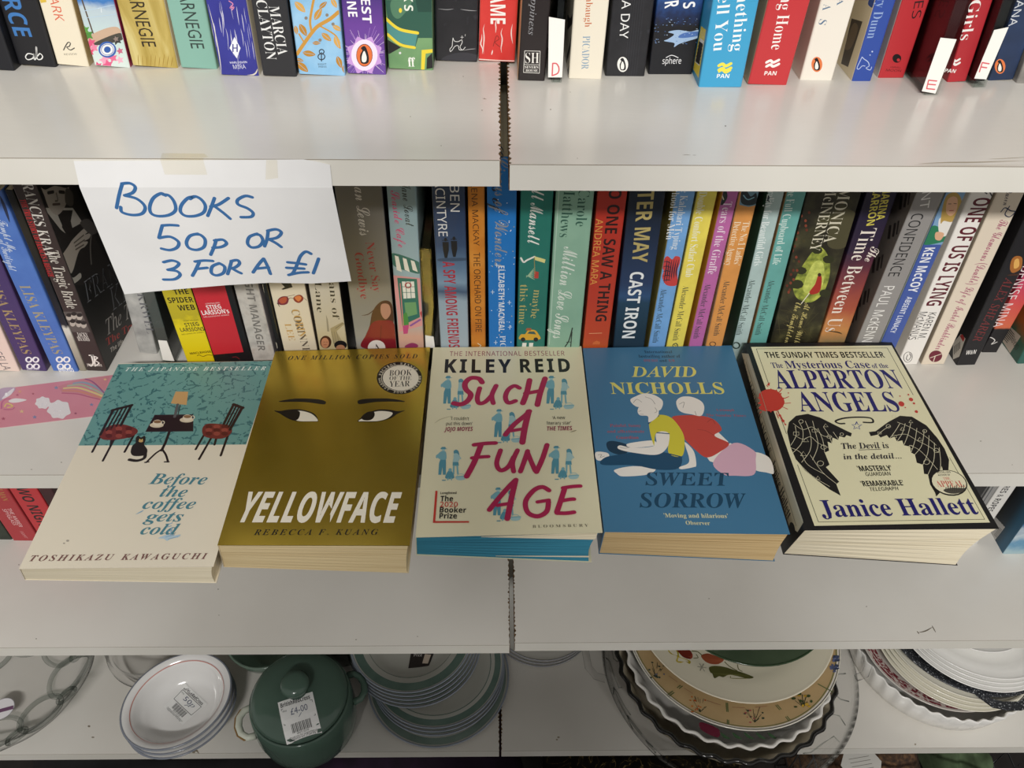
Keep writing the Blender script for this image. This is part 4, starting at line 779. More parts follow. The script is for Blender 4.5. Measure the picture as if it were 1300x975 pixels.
Q = b.PL; Q.poly([(800, 820), (835, 780), (855, 800), (828, 880), (800, 892)], '#ddd8cf'); Q.poly([(830, 788), (842, 780), (852, 800), (845, 815)], '#b53434')
for k in range(5): Q.line([(806+k*6, 835-k*5), (806+k*6, 868-k*6)], 2.5, '#2a2a2a')
b.done()
b = bk('mid', 'pink and orange book with white capitals and a black foot, middle shelf right end', [(1230, 300), (935, 852)], [(1310, 320), (1004, 838)], M, vgrad('pink_sunset_print', [(0, '#1d1b1e'), (.22, '#1d1b1e'), (.235, '#cf6a4a'), (.45, '#d0504f'), (.7, '#c13a6a'), (1, '#b0326e')], 0, .125, noise=.03), zI, y=.145, h=.178)
P = b.P; P.txt('DENISE MINA', (1128, 480), (992, 750), 40, '#e6d3d3', 'S'); P.line([(950, 810), (965, 795), (985, 808), (970, 825), (995, 815)], 4, '#d8d4d0', True); b.done()
b = bk('mid', 'orange and green sided book with a barcode sticker, cut off at the right edge', [(1340, 400), (1078, 918)], [(1440, 400), (1180, 905)], M, '#2f5f56', zI, h=.178, left=vgrad('autumn_print', [(0, '#2f5f52'), (.12, '#3f6a52'), (.22, '#b5632f'), (.5, '#a3502a'), (1, '#8a4a2c')], 0, .16, noise=.1))
Q = b.PL; Q.poly([(1012, 800), (1052, 745), (1100, 790), (1052, 865)], '#d6c5b4')
for k in range(7): Q.line([(1022+5*k, 796-6*k), (1040+5*k, 818-6*k)], 2.5, '#2a2624')
Q.txt('BRAND', (1062, 795), (1085, 845), 22, '#3a3230', 'S'); b.done()
# ---------------------------------------------------------------- five books lying along the shelf edge, their feet over the edge
zK, zY, zS, zW, zP = Zoom(0, 440, 3.047), Zoom(270, 430, 3.146), Zoom(510, 430, 3.252), Zoom(730, 430, 3.248), Zoom(930, 430, 3.249)
class Lying:
    """A paperback lying face up: cover corners read on its top plane, foot corners on the shelf plane."""
    def __init__(s, label, top, bot, t, c, pg, spine=None, z=None, rough=.38, front=None, curve=.0, overhang=.0012):
        Z0 = .0004
        T = [on_z(p, t) for p in top]; B = [on_z(p, Z0) for p in bot]      # TL TR BR BL / BL BR
        BL, BR = B
        sh_l, sh_r = BL-T[3], BR-T[2]; sh_l.z = sh_r.z = 0
        BT = [T[0]+sh_l*.6, T[1]+sh_r*.6]; BT[0].z = BT[1].z = Z0
        org = Vector(((T[0].x+T[1].x+T[2].x+T[3].x)/4, (T[0].y+T[2].y)/2, 0)); s.t = t
        s.root = thing('paperback_book', label, 'book', org, (0, 0, 0), 'books lying face up along the shelf edge')
        l = lambda p: Vector(p)-org
        T = [l(p) for p in T]; BL, BR = l(BL), l(BR); BT = [l(p) for p in BT]
        mb = s.mb = MB(); th = .0005; cm = mat(c, rough) if isinstance(c, str) else c; sp = spine or cm
        fm = front or cm
        # front cover: slightly domed sheet, spine wrap on the left, back cover
        def bil(q, u, v): return (q[0]*(1-u)+q[1]*u)*(1-v)+(q[3]*(1-u)+q[2]*u)*v
        N = 8
        def sheet(q, dz, mm):
            pts = []
            for k, d in ((0, 0), (1, -th)):
                for j in range(N+1):
                    for i in range(N+1):
                        p = bil(q, i/N, j/N); pts.append((p.x, p.y, p.z+dz+d))
            n1 = N+1; o = n1*n1; fs = []
            for j in range(N):
                for i in range(N):
                    a = j*n1+i; fs.append((a, a+n1, a+n1+1, a+1)); fs.append((o+a, o+a+1, o+a+n1+1, o+a+n1))
            edge = [i for i in range(n1)]+[j*n1+N for j in range(1, n1)]+[N*n1+i for i in range(N-1, -1, -1)]+[j*n1 for j in range(N-1, 0, -1)]
            m_ = len(edge)
            for k in range(m_): a, b_ = edge[k], edge[(k+1) % m_]; fs.append((a, b_, o+b_, o+a))
            mb.add(pts, fs, mm)
        sheet(T, 0, fm)
        Bq = [BT[0], BT[1], BR, BL]
        sheet([p+Vector((0, 0, th)) for p in Bq], 0, cm)
        # spine
        a = [T[0], T[3], BL, BT[0]]
        mb.hexa([a[3]+Vector((0, 0, th)), a[2]+Vector((0, 0, th)), a[2]+Vector((th, 0, th)), a[3]+Vector((th, 0, th)),
                 a[0]-Vector((0, 0, th)), a[1]-Vector((0, 0, th)), a[1]+Vector((th, 0, -th)), a[0]+Vector((th, 0, -th))], sp)
        s.cm = cm
        # leaves
        pb = MB(); e = overhang
        def ins(p, dx, dy, dz): return p+Vector((dx, dy, dz))
        t0 = [ins(T[0], th, -e, -th), ins(T[1], -e, -e, -th), ins(T[2], -e, e*.35, -th), ins(T[3], th, e*.35, -th)]
        b0 = [ins(BT[0], th, -e, th), ins(BT[1], -e, -e, th), ins(BR, -e, e*.35, th), ins(BL, th, e*.35, th)]
        K = 8; rings = []
        for k in range(K+1):
            f = k/K; bulge = curve*math.sin(math.pi*f)
            q = [b0[i]*(1-f)+t0[i]*f for i in range(4)]
            q[1] = q[1]+Vector((bulge, 0, 0)); q[2] = q[2]+Vector((bulge, 0, 0)); rings.append(q)
        pts = [p for q in rings for p in q]; fs = [(3, 2, 1, 0), tuple(K*4+i for i in range(4))]
        for k in range(K):
            for i in range(4): fs.append((k*4+i, k*4+(i+1) % 4, k*4+4+(i+1) % 4, k*4+4+i))
        pb.add(pts, fs, pg); s.pb = pb
        u = (T[2]-T[3]).normalized()
        s.P = Print(mb, org+Vector((0, 0, t)), (1, 0, 0), (0, 1, 0), (0, 0, 1), lambda a, b, o: (a, b, t+o), None, rough); s.P.z = z
        s.T, s.B, s.org = T, Bq, org
    def done(s):
        s.mb.build('cover', s.root); s.pb.build('page_block', s.root); return s

# 1 teal and cream cover with chairs and a table
teal, b_, n, L = nodemat('teal_damask_print', .38)
tc = n('ShaderNodeTexCoord'); w1 = n('ShaderNodeTexNoise'); w1.inputs['Scale'].default_value = 75; w1.inputs['Detail'].default_value = 3; L(tc.outputs['Object'], w1.inputs['Vector'])
mxv = n('ShaderNodeVectorMath', operation='MULTIPLY_ADD'); mxv.inputs[1].default_value = (.012, .012, .0); L(w1.outputs['Color'], mxv.inputs[0]); L(tc.outputs['Object'], mxv.inputs[2])
vo = n('ShaderNodeTexVoronoi', feature='DISTANCE_TO_EDGE'); vo.inputs['Scale'].default_value = 95; L(mxv.outputs[0], vo.inputs['Vector'])
nz = n('ShaderNodeTexNoise'); nz.inputs['Scale'].default_value = 330; nz.inputs['Detail'].default_value = 1; L(tc.outputs['Object'], nz.inputs['Vector'])
lt = n('ShaderNodeMath', operation='LESS_THAN'); lt.inputs[1].default_value = .055; L(vo.outputs['Distance'], lt.inputs[0])
gt = n('ShaderNodeMath', operation='GREATER_THAN'); gt.inputs[1].default_value = .5; L(nz.outputs[0], gt.inputs[0])
mu = n('ShaderNodeMath', operation='MULTIPLY'); L(lt.outputs[0], mu.inputs[0]); L(gt.outputs[0], mu.inputs[1])
mxc = n('ShaderNodeMixRGB'); mxc.inputs[1].default_value = lin('#6a9b97'); mxc.inputs[2].default_value = lin('#3f6f73'); L(mu.outputs[0], mxc.inputs[0]); L(mxc.outputs[0], b_.inputs['Base Color'])
k = Lying('teal and cream lying paperback picturing two chairs, a table and a cat', [(150.5, 461.5), (348, 458), (271, 719), (24, 722)], [(31.5, 736.5), (275, 740.4)], .0225, '#e5dcc8', PAGE_ZW, z=zK, curve=-.0012)
P = k.P
P.poly([(458, 68), (1060, 55), (952, 379), (303, 383)], teal)
P.txt('THE JAPANESE BESTSELLER', (487, 88), (1028, 84), 14, '#dfe9e4', 'RBI', 1.45)
D = '#2b1f1f'
P.poly([(562, 330), (598, 264), (748, 262), (748, 328)], '#33222a'); P.poly([(566, 327), (600, 268), (744, 266), (744, 325)], '#2c1c21')
P.line([(655, 330), (640, 372), (625, 402)], 11, D); P.line([(628, 396), (600, 415), (566, 448)], 8, D, True); P.line([(628, 398), (642, 420), (650, 446)], 8, D, True); P.line([(560, 448), (576, 446)], 6, D); P.line([(636, 446), (654, 446)], 6, D)
for cx, cy in ((606, 304), (722, 284)):
    P.ell(cx, cy, 27, 10, '#d5c7ae'); P.ell(cx+3, cy-8, 18, 13, '#dfd3bd'); P.ell(cx+3, cy-13, 15, 6, '#8b6a4c'); P.ring(cx+24, cy-10, 6, 6, 3, '#dfd3bd')
P.poly([(680, 174), (728, 175), (722, 226), (661, 220)], '#c79f6a'); P.line([(687, 224), (676, 272)], 11, '#5c5a5c'); P.line([(697, 226), (688, 268)], 4, '#3c393c')
def chair(back, rail, seat, legs, slats):
    for a in legs: P.line(a, 9, D)
    P.poly(seat, '#74302c', True)
    xs = [p[0] for p in seat]; ys = [p[1] for p in seat]; cx, cy = sum(xs)/len(xs), sum(ys)/len(ys)
    for q in range(9): P.ell(cx+(q % 3-1)*(max(xs)-min(xs))*.27, cy+(q//3-1)*(max(ys)-min(ys))*.24, 13, 8, '#93463c' if q % 2 else '#5c2422')
    for a in back: P.line(a, 11, D)
    P.line(rail, 13, D)
    for a in slats: P.line(a, 7, D)
chair([[(438, 246), (388, 342)], [(508, 228), (468, 304)]], [(434, 247), (510, 227)], [(388, 335), (430, 305), (480, 302), (530, 320), (522, 342), (470, 358), (400, 360)],
      [[(388, 348), (357, 408)], [(442, 358), (398, 442)], [(518, 342), (482, 408)], [(438, 320), (428, 384)]], [[(456, 246), (412, 325)], [(473, 240), (432, 315)], [(490, 235), (450, 308)]])
chair([[(938, 236), (890, 322)], [(904, 224), (866, 300)]], [(903, 224), (940, 238)], [(782, 322), (800, 300), (850, 300), (888, 306), (896, 332), (860, 356), (795, 350)],
      [[(788, 344), (757, 398)], [(818, 352), (770, 436)], [(880, 348), (854, 422)], [(838, 350), (830, 380)]], [[(914, 230), (876, 305)], [(924, 236), (884, 312)], [(932, 240), (890, 318)]])
P.poly([(525, 355), (535, 345), (545, 352), (560, 346), (563, 362), (558, 380), (570, 400), (562, 420), (520, 424), (506, 410), (512, 385), (525, 372)], '#2a2322', True)
P.line([(562, 412), (558, 432), (530, 442), (500, 438)], 13, '#2a2322', True); P.ell(545, 366, 9, 5, '#c9a46a'); P.ell(541, 360, 2.5, 2, '#d9c26a'); P.ell(551, 360, 2.5, 2, '#d9c26a')
tb = '#4f8592'
for t, a, b2 in (('Before', (582, 512), (802, 514)), ('the', (624, 561), (726, 562)), ('coffee', (556, 608), (758, 608)), ('gets', (562, 657), (710, 657)), ('cold', (548, 707), (692, 707))):
    P.txt(t, a, b2, 40, tb, 'RBI')
P.poly([(630, 734), (650, 728), (672, 732), (698, 728), (690, 738), (664, 740), (648, 752), (634, 744), (612, 742)], '#b3cbd9', True)
for pp in ([(650, 690), (668, 682)], [(644, 700), (664, 694)], [(650, 716), (668, 710)], [(640, 738), (676, 728)], [(650, 746), (690, 736)], [(664, 700), (660, 730)]): P.line(pp, 6, '#86aeca', False, True); P.line([(525, 650), (545, 640), (556, 634)], 5, '#7fa8c4', True, True)
P.txt('TOSHIKAZU', (118, 820), (440, 815), 22, '#7b5652', 'RBI', 1.35); P.txt('KAWAGUCHI', (470, 815), (802, 811), 22, '#7b5652', 'RBI', 1.35)
P.ell(262, 752, 6, 4, '#a9a295', n=7); P.ell(248, 762, 4, 3, '#a9a295', n=7)
k.done()

# 2 gold cover with two eyes
gold = mottled('gold_foil_cover', [(0, '#b59a36'), (1, '#c2a746')], scale=14, rough=.24, metal=.8)
k = Lying('gold foil paperback with two painted eyes and bold white title, second of the lying books', [(349.5, 446), (546, 441), (520, 692.5), (276, 692)], [(284, 720), (519, 727.7)], .0325, '#cfc0a0', PAGE_Z, z=zY, front=gold, curve=-.0008, rough=.3)
P = k.P; P.rough = .35; bk_ = '#1c1710'
P.txt('ONE MILLION COPIES SOLD', (302, 77), (818, 69), 16, bk_, 'RBI', 1.4)
for t, a, b2 in (('YELLOWFACE', (124, 670), (748, 672)),): P.txt(t, a, b2, 116, '#e6dfce', 'SBX', shear=.02)
P.txt('REBECCA F. KUANG', (166, 773), (660, 772), 22, bk_, 'RBI', 1.4)
P.ell(746, 157, 91, 65, '#17140f'); P.ell(750, 157, 71, 50, '#e3dcc9'); P.ring(748, 157, 74, 52, 2.5, '#d8d0bc')
P.txt('BOOK', (706, 137), (796, 135), 22, bk_, 'R'); P.txt('OF THE', (706, 158), (794, 157), 15, bk_, 'R'); P.txt('YEAR', (706, 181), (788, 179), 22, bk_, 'R')
seal = 'FICTION WINNER  BRITISH BOOK AWARDS '
for i, ch in enumerate(seal):
    if ch == ' ': continue
    a = math.radians(-165+360*i/len(seal)); cx, cy = 747+81*math.cos(a), 157+57*math.sin(a); tx, ty = -math.sin(a), math.cos(a)*.72; l_ = math.hypot(tx, ty); tx, ty = tx/l_, ty/l_
    P.txt(ch, (cx-tx*4.5, cy-ty*4.5), (cx+tx*4.5, cy+ty*4.5), 9, '#cfc7b0', 'RB')
P.poly([(264, 252), (300, 243), (350, 239), (420, 242), (449, 250), (451, 258), (440, 262), (380, 254), (320, 252)], bk_, True)
P.poly([(768, 252), (735, 243), (690, 239), (620, 240), (584, 246), (579, 256), (592, 261), (650, 253), (710, 251)], bk_, True)
P.poly([(246, 288), (270, 289), (300, 284), (345, 282), (390, 292), (412, 306), (421, 326), (418, 331), (395, 331), (340, 330), (300, 318), (270, 300)], bk_, True)
P.poly([(300, 296), (345, 288), (385, 296), (408, 310), (420, 328), (398, 330), (345, 329), (306, 316)], '#e8e1cf', True)
P.poly([(276, 296), (310, 288), (345, 290), (348, 306), (340, 322), (325, 327), (300, 318), (280, 304)], bk_, True)
P.poly([(768, 286), (742, 290), (705, 284), (660, 284), (610, 300), (588, 320), (579, 330), (600, 332), (660, 331), (710, 318), (738, 300)], bk_, True)
P.poly([(718, 296), (670, 289), (625, 299), (598, 318), (582, 329), (600, 330), (660, 329), (700, 317)], '#e8e1cf', True)
P.poly([(600, 306), (622, 292), (645, 294), (645, 312), (630, 325), (606, 326), (594, 318)], bk_, True)
k.done()

# 3 cream cover with large hand-lettered crimson title, blue page edges
bluep = pages('leaves_sprayed_blue', '#3c86a0', '#2f6c85', 2)
k = Lying('cream lying paperback with crimson brush lettering, little blue figures, blue page edges', [(550, 441), (738, 439.5), (765, 676), (527.5, 682)], [(528.5, 705), (751, 714)], .029, '#ded8b8', bluep, z=zS, curve=-.003, overhang=.002)
P = k.P
P.txt('THE INTERNATIONAL BESTSELLER', (198, 62), (672, 60), 19, '#8e2f4d', 'S', 1.12)
P.txt('KILEY', (178, 112), (452, 112), 54, '#1b1a19', 'SX', 1.3); P.txt('REID', (488, 111), (694, 109), 54, '#1b1a19', 'SX', 1.3)
t1, t2, t3 = '#78abb6', '#5490a1', '#9fc1c3'
def couple(x, y, k2=1.0):
    y += 8; ky = k2*.77; m_ = lambda *p: [(x+a*k2, y+b3*ky) for a, b3 in p]
    P.poly(m_((-2, -55), (16, -55), (17, -20), (16, 42), (4, 42), (2, 0), (-3, 42), (-15, 42), (-12, -20)), t2)                 # trousers
    P.poly(m_((-4, -48-35), (14, -83), (19, -60), (16, -40), (-6, -40), (-12, -52), (-22, -46), (-24, -58)), t1, True)
    P.line(m_((-4, -78), (-22, -60), (-10, -46)), 7*k2, t1); P.ell(x+6*k2, y-95*ky, 8*k2, 8*k2, t3); P.poly(m_((-6, -98), (0, -107), (14, -107), (16, -99), (24, -96), (-4, -95)), t2)
    P.ell(x+58*k2, y-82*ky, 8*k2, 8*k2, t2); P.poly(m_((50, -88), (66, -88), (72, -62), (62, -66), (50, -70)), t2, True)
    P.poly(m_((50, -70), (66, -70), (72, -40), (64, -26), (46, -26), (48, -48)), t3, True); P.poly(m_((45, -26), (68, -26), (70, -6), (44, -6)), t2); P.line(m_((49, -6), (48, 38)), 7*k2, t1); P.line(m_((63, -6), (66, 38)), 7*k2, t1); P.line(m_((68, -62), (78, -44), (62, -40)), 6*k2, t3)
    P.poly(m_((26, 22), (40, 22), (50, 60), (14, 60)), t2, True); P.ell(x+34*k2, y+16*ky, 7*k2, 7*k2, t1); P.line(m_((26, 60), (24, 70)), 5*k2, t1); P.line(m_((38, 60), (40, 70)), 5*k2, t1)
    P.poly(m_((58, 52), (98, 48), (92, 68), (64, 70)), t3, True); P.ring(x+78*k2, y+52*ky, 16*k2, 11*k2, 3*k2, t3); P.line(m_((58, 54), (98, 50)), 4*k2, t1); P.line(m_((2, 72), (14, 72)), 5*k2, t2)
for x, y in ((186, 228), (612, 228), (396, 366), (166, 522), (632, 518), (392, 690)): couple(x, y)
cr = '#a8244f'
def brush(pts, w=26): P.line(pts, w, cr, True)
# S U C H
brush([(332, 182), (318, 166), (285, 164), (262, 185), (265, 210), (285, 232), (272, 258), (245, 272), (215, 268)], 24)
brush([(322, 205), (312, 245), (320, 268), (345, 262), (372, 235)], 21); brush([(390, 195), (372, 235), (378, 268)], 21)
brush([(486, 205), (465, 196), (440, 212), (428, 242), (440, 266), (470, 258)], 21)
brush([(528, 172), (516, 225), (500, 268)], 24); brush([(592, 165), (572, 225), (560, 275)], 24); brush([(510, 228), (575, 216)], 20)
# A
brush([(428, 398), (465, 355), (510, 318), (528, 300)], 22); brush([(524, 302), (508, 370), (498, 430)], 26); brush([(452, 382), (510, 372)], 17)
# F U N
brush([(328, 438), (300, 510), (268, 570)], 24); brush([(298, 440), (345, 434), (388, 432)], 20); brush([(290, 494), (325, 490), (358, 488)], 18)
brush([(408, 462), (392, 515), (408, 545), (440, 530), (462, 490)], 21); brush([(478, 462), (458, 510), (462, 550)], 21)
brush([(520, 465), (505, 510), (490, 550)], 21); brush([(518, 468), (535, 510), (552, 548)], 21); brush([(600, 440), (580, 500), (556, 552)], 22)
# A G E
brush([(362, 708), (405, 655), (445, 610), (472, 584)], 22); brush([(470, 586), (452, 665), (436, 745)], 24); brush([(395, 690), (455, 680)], 17)
brush([(608, 628), (580, 614), (545, 628), (512, 672), (520, 718), (560, 735), (598, 715), (606, 675)], 22); brush([(560, 676), (608, 668)], 17)
brush([(672, 622), (655, 675), (640, 718)], 23); brush([(665, 618), (705, 612), (738, 610)], 18); brush([(655, 672), (695, 665), (712, 664)], 18); brush([(640, 722), (680, 722), (712, 718)], 19)
P.txt("'I couldn't", (202, 330), (278, 332), 13, '#2a2826', 'S'); P.txt("put this down'", (184, 352), (292, 352), 13, '#2a2826', 'S'); P.txt('JOJO MOYES', (176, 375), (294, 374), 17, '#8e2f4d', 'SBI')
P.txt("'A new", (622, 328), (674, 327), 13, '#2a2826', 'S'); P.txt("literary star'", (600, 350), (698, 349), 13, '#2a2826', 'S'); P.txt('THE TIMES', (600, 373), (704, 371), 17, '#8e2f4d', 'SBI')
rd = '#c03a32'; P.poly([(139, 630), (148, 630), (138, 761), (129, 761)], rd); P.poly([(129, 755), (278, 755), (278, 761), (129, 762)], rd)
P.txt('Longlisted', (160, 639), (226, 638), 9, '#22201f', 'SB'); P.txt('The', (160, 662), (212, 662), 22, '#22201f', 'SB'); P.txt('2020', (158, 685), (232, 685), 22, rd, 'S'); P.txt('Booker', (157, 708), (266, 709), 22, '#22201f', 'SB'); P.txt('Prize', (156, 733), (228, 733), 22, '#22201f', 'SB')
P.txt('B L O O M S B U R Y', (540, 777), (770, 772), 11, '#6f6a58', 'R')
P.line([(135, 352), (160, 335), (210, 320)], 4, '#b9b294', True, True); P.line([(695, 388), (712, 383), (722, 380)], 5, '#9a937a', True, True)
# leaves left white under the cover on the right, and the back cover edge
pb = k.pb; T, Bq = k.T, k.B
def lerp(a, b, f): return a*(1-f)+b*f
fl, fr = Bq[3], Bq[2]; tl, tr = T[3], T[2]
dy = Vector((0, -.0004, 0))
pb.add([lerp(lerp(tl, fl, .03), lerp(tr, fr, .03), .35)+dy, lerp(tr, fr, .03)+dy+Vector((-.003, .001, 0)), lerp(tr, fr, .26)+dy+Vector((-.003, .001, 0)), lerp(lerp(tl, fl, .05), lerp(tr, fr, .05), .35)+dy], [(0, 3, 2, 1)], PAGE_ZW)
pb.add([lerp(lerp(tl, fl, .93), lerp(tr, fr, .80), .45)+dy, lerp(tr, fr, .80)+dy+Vector((-.003, .001, 0)), lerp(tr, fr, .85)+dy+Vector((-.003, .001, 0)), lerp(lerp(tl, fl, .95), lerp(tr, fr, .82), .45)+dy], [(0, 3, 2, 1)], PAGE_ZW)
k.done()

# 4 blue cover with two seated figures
k = Lying('dull blue paperback with two figures sitting back to back, fourth of the lying books', [(740, 442), (929, 438.5), (1003, 678), (767, 675)], [(760, 703), (983.5, 712.7)], .0297, '#44779a', pages('leaves_tan', '#cdb283', '#a98a5c', 2), z=zW, curve=-.001)
P = k.P; dk = '#1d4560'; wh = '#e9e4dc'; ye = '#d8d06f'
P.txt('International', (286, 54), (400, 54), 11, '#23394d', 'RB'); P.txt('bestselling author of', (262, 72), (434, 72), 12, '#23394d', 'RB'); P.txt('ONE DAY', (284, 90), (342, 90), 10, '#9c4a52', 'RB'); P.txt('and', (348, 90), (378, 90), 11, '#23394d', 'RB'); P.txt('US', (386, 90), (410, 90), 10, '#9c4a52', 'RB')
P.txt('DAVID', (230, 136), (500, 136), 42, ye, 'RBI'); P.txt('NICHOLLS', (146, 204), (612, 204), 46, ye, 'RB')
P.txt('Painful, funny', (144, 358), (272, 358), 12, '#a8474c', 'R'); P.txt('and affectionate', (132, 382), (286, 382), 12, '#a8474c', 'R'); P.txt('Guardian', (170, 407), (262, 407), 12, '#a8474c', 'RB'); P.txt('A triumph', (580, 294), (656, 294), 10, '#a8474c', 'R'); P.txt('The Sunday Times', (540, 315), (704, 317), 10, '#a8474c', 'R')
ol = '#8d8a86'
# right figure
P.poly([(470, 440), (492, 470), (500, 520), (488, 530), (440, 538), (430, 530), (465, 515), (470, 490), (452, 430)], wh, True); P.poly([(735, 470), (800, 490), (820, 553), (790, 552), (735, 535)], wh, True)
P.poly([(545, 490), (640, 430), (660, 440), (570, 510), (555, 505)], wh); P.poly([(590, 385), (632, 425), (618, 440), (560, 400)], wh)
P.poly([(570, 508), (655, 430), (738, 462), (745, 500), (738, 560), (660, 565), (610, 558)], '#d4abbd', True)
P.poly([(398, 330), (440, 316), (520, 318), (575, 335), (605, 375), (575, 400), (635, 432), (600, 465), (545, 490), (500, 462), (440, 400)], '#c0483f', True); P.line([(545, 345), (565, 332), (578, 352)], 2, '#8e332e', True); P.line([(575, 400), (540, 380), (505, 375)], 2, '#8e332e', True)
P.poly([(418, 258), (440, 240), (480, 240), (520, 258), (533, 285), (520, 318), (480, 312), (445, 305), (425, 290)], wh, True); P.line([(430, 270), (450, 262), (445, 285)], 2, ol, True); P.line([(495, 300), (500, 316)], 2, ol)
# left figure
P.poly([(86, 468), (130, 470), (140, 485), (110, 502), (88, 498)], wh, True); P.poly([(165, 540), (240, 526), (330, 535), (300, 560), (200, 568), (172, 556)], wh, True)
P.poly([(130, 430), (160, 422), (220, 440), (215, 470), (180, 478), (140, 462)], '#1b3a50', True)
P.poly([(112, 520), (120, 492), (180, 478), (300, 462), (400, 475), (440, 490), (425, 535), (340, 540), (240, 522)], '#1f4a68', True)
P.poly([(335, 390), (390, 385), (385, 440), (340, 478), (240, 470), (180, 455), (185, 440), (240, 450), (330, 440)], wh, True); P.poly([(230, 430), (320, 420), (330, 440), (240, 450), (212, 440)], wh, True)
P.poly([(305, 345), (340, 315), (395, 325), (440, 380), (452, 430), (440, 485), (385, 470), (388, 392), (335, 388), (325, 440)], '#cfc53e', True); P.line([(338, 388), (388, 392)], 5, '#1f4a68'); P.line([(303, 350), (325, 330), (345, 318)], 6, '#1f4a68', True); P.line([(388, 475), (440, 488)], 6, '#1f4a68')
P.poly([(265, 280), (258, 300), (268, 316), (300, 320), (305, 345), (340, 322), (345, 295), (340, 270), (290, 262)], wh, True)
P.poly([(228, 252), (250, 238), (285, 226), (325, 232), (360, 255), (358, 285), (340, 298), (320, 275), (290, 272), (262, 282), (240, 272)], wh, True)
for pp in ([(240, 265), (255, 250), (275, 262)], [(290, 240), (315, 250), (330, 270)], [(262, 300), (272, 298)], [(268, 312), (282, 312)], [(330, 285), (338, 300), (328, 306)], [(185, 448), (205, 452), (225, 448)], [(95, 480), (110, 478), (104, 490), (122, 484)]): P.line(pp, 2, ol, True)
P.txt('SWEET', (286, 578), (640, 580), 52, dk, 'RBI'); P.txt('SORROW', (262, 666), (712, 668), 58, dk, 'RBI')
P.txt("'Moving and hilarious'", (366, 729), (630, 731), 17, '#d6d3a6', 'RB'); P.txt('Observer', (456, 759), (556, 761), 16, '#d6d3a6', 'RB')
k.done()

# 5 black bordered cover with wings
k = Lying('black bordered cream paperback with two black feathered wings, rightmost of the lying books', [(945, 435.5), (1132, 434.5), (1268.5, 671), (1021, 673)], [(994, 703.8), (1215.4, 718)], .039, '#1a191b', PAGE_ZW, z=zP, curve=-.004)
P = k.P; cream = '#ddd8b4'; nv = '#221f66'; k1 = '#1b1a1a'
P.poly([(76, 34), (656, 28), (1062, 758), (338, 772)], cream)
for a, b2 in (((98, 42), (638, 38)), ((638, 38), (745, 232)), ((895, 490), (1040, 745)), ((1040, 745), (354, 756)), ((354, 756), (268, 520)), ((98, 42), (150, 190)), ((185, 290), (222, 392))): P.line([a, b2], 2.2, k1)
P.txt('THE SUNDAY TIMES BESTSELLER', (134, 67), (624, 66), 24, k1, 'SB')
P.txt('The', (160, 110), (206, 109), 22, nv, 'RB'); P.txt('Mysterious Case', (216, 107), (564, 106), 30, nv, 'RB'); P.txt('of the', (574, 112), (640, 111), 19, nv, 'RB')
P.txt('ALPERTON', (170, 168), (688, 166), 74, nv, 'RB'); P.txt('ANGELS', (266, 260), (676, 260), 78, nv, 'RB')
P.line([(540, 345), (578, 345), (570, 328), (520, 324), (460, 328), (425, 340), (440, 350), (462, 350)], 8, k1, True)
st = [(512+(22 if i % 2 == 0 else 9)*math.sin(i*math.pi/5), 360-(17 if i % 2 == 0 else 7)*math.cos(i*math.pi/5)) for i in range(10)]; P.line(st+[st[0]], 3.5, '#2d3f86')
P.poly([(225, 385), (232, 345), (262, 318), (310, 310), (360, 325), (420, 355), (470, 380), (492, 390), (488, 404), (470, 398), (462, 408), (440, 402), (436, 418), (412, 408), (410, 432), (392, 425), (398, 462), (380, 470), (400, 520), (385, 530), (440, 590), (428, 600), (446, 648), (400, 622), (350, 585), (300, 545), (262, 500), (240, 450)], k1, False)
P.poly([(562, 385), (590, 382), (640, 345), (690, 318), (740, 322), (800, 358), (845, 410), (875, 455), (893, 500), (890, 545), (870, 550), (862, 525), (845, 600), (838, 640), (815, 602), (806, 560), (790, 558), (785, 520), (760, 512), (752, 478), (736, 470), (732, 445), (706, 440), (700, 420), (678, 424), (668, 404), (648, 412), (636, 398), (610, 408), (600, 396), (570, 402)], k1, False)
lc = '#d2ccae'
for pp in ([(240, 440), (262, 400), (258, 360)], [(250, 470), (285, 430), (290, 380), (275, 345)], [(285, 510), (320, 460), (322, 400), (300, 340)], [(330, 500), (352, 440), (340, 380), (330, 340)], [(380, 470), (372, 420), (352, 370)], [(410, 432), (395, 395), (375, 365)], [(436, 415), (415, 385)], [(262, 500), (320, 560), (400, 610)], [(320, 480), (370, 550), (430, 600)], [(240, 450), (280, 470), (310, 520), (380, 560)], [(258, 400), (290, 415), (322, 405), (352, 430), (398, 450)], [(250, 350), (290, 375), (330, 365), (372, 400), (410, 405)]): P.line(pp, 2, lc, True)
for pp in ([(600, 396), (625, 375), (650, 360)], [(648, 412), (672, 380), (690, 350)], [(678, 424), (700, 390), (712, 350)], [(706, 440), (722, 400), (735, 350)], [(736, 470), (752, 420), (760, 370)], [(752, 478), (780, 440), (790, 380)], [(785, 520), (805, 470), (810, 400)], [(806, 560), (830, 500), (832, 430)], [(845, 600), (858, 520), (852, 450)], [(670, 400), (715, 395), (760, 420), (800, 440), (850, 470)], [(680, 345), (730, 365), (790, 400), (840, 440)], [(730, 440), (770, 460), (810, 500), (845, 540)]): P.line(pp, 2, lc, True)
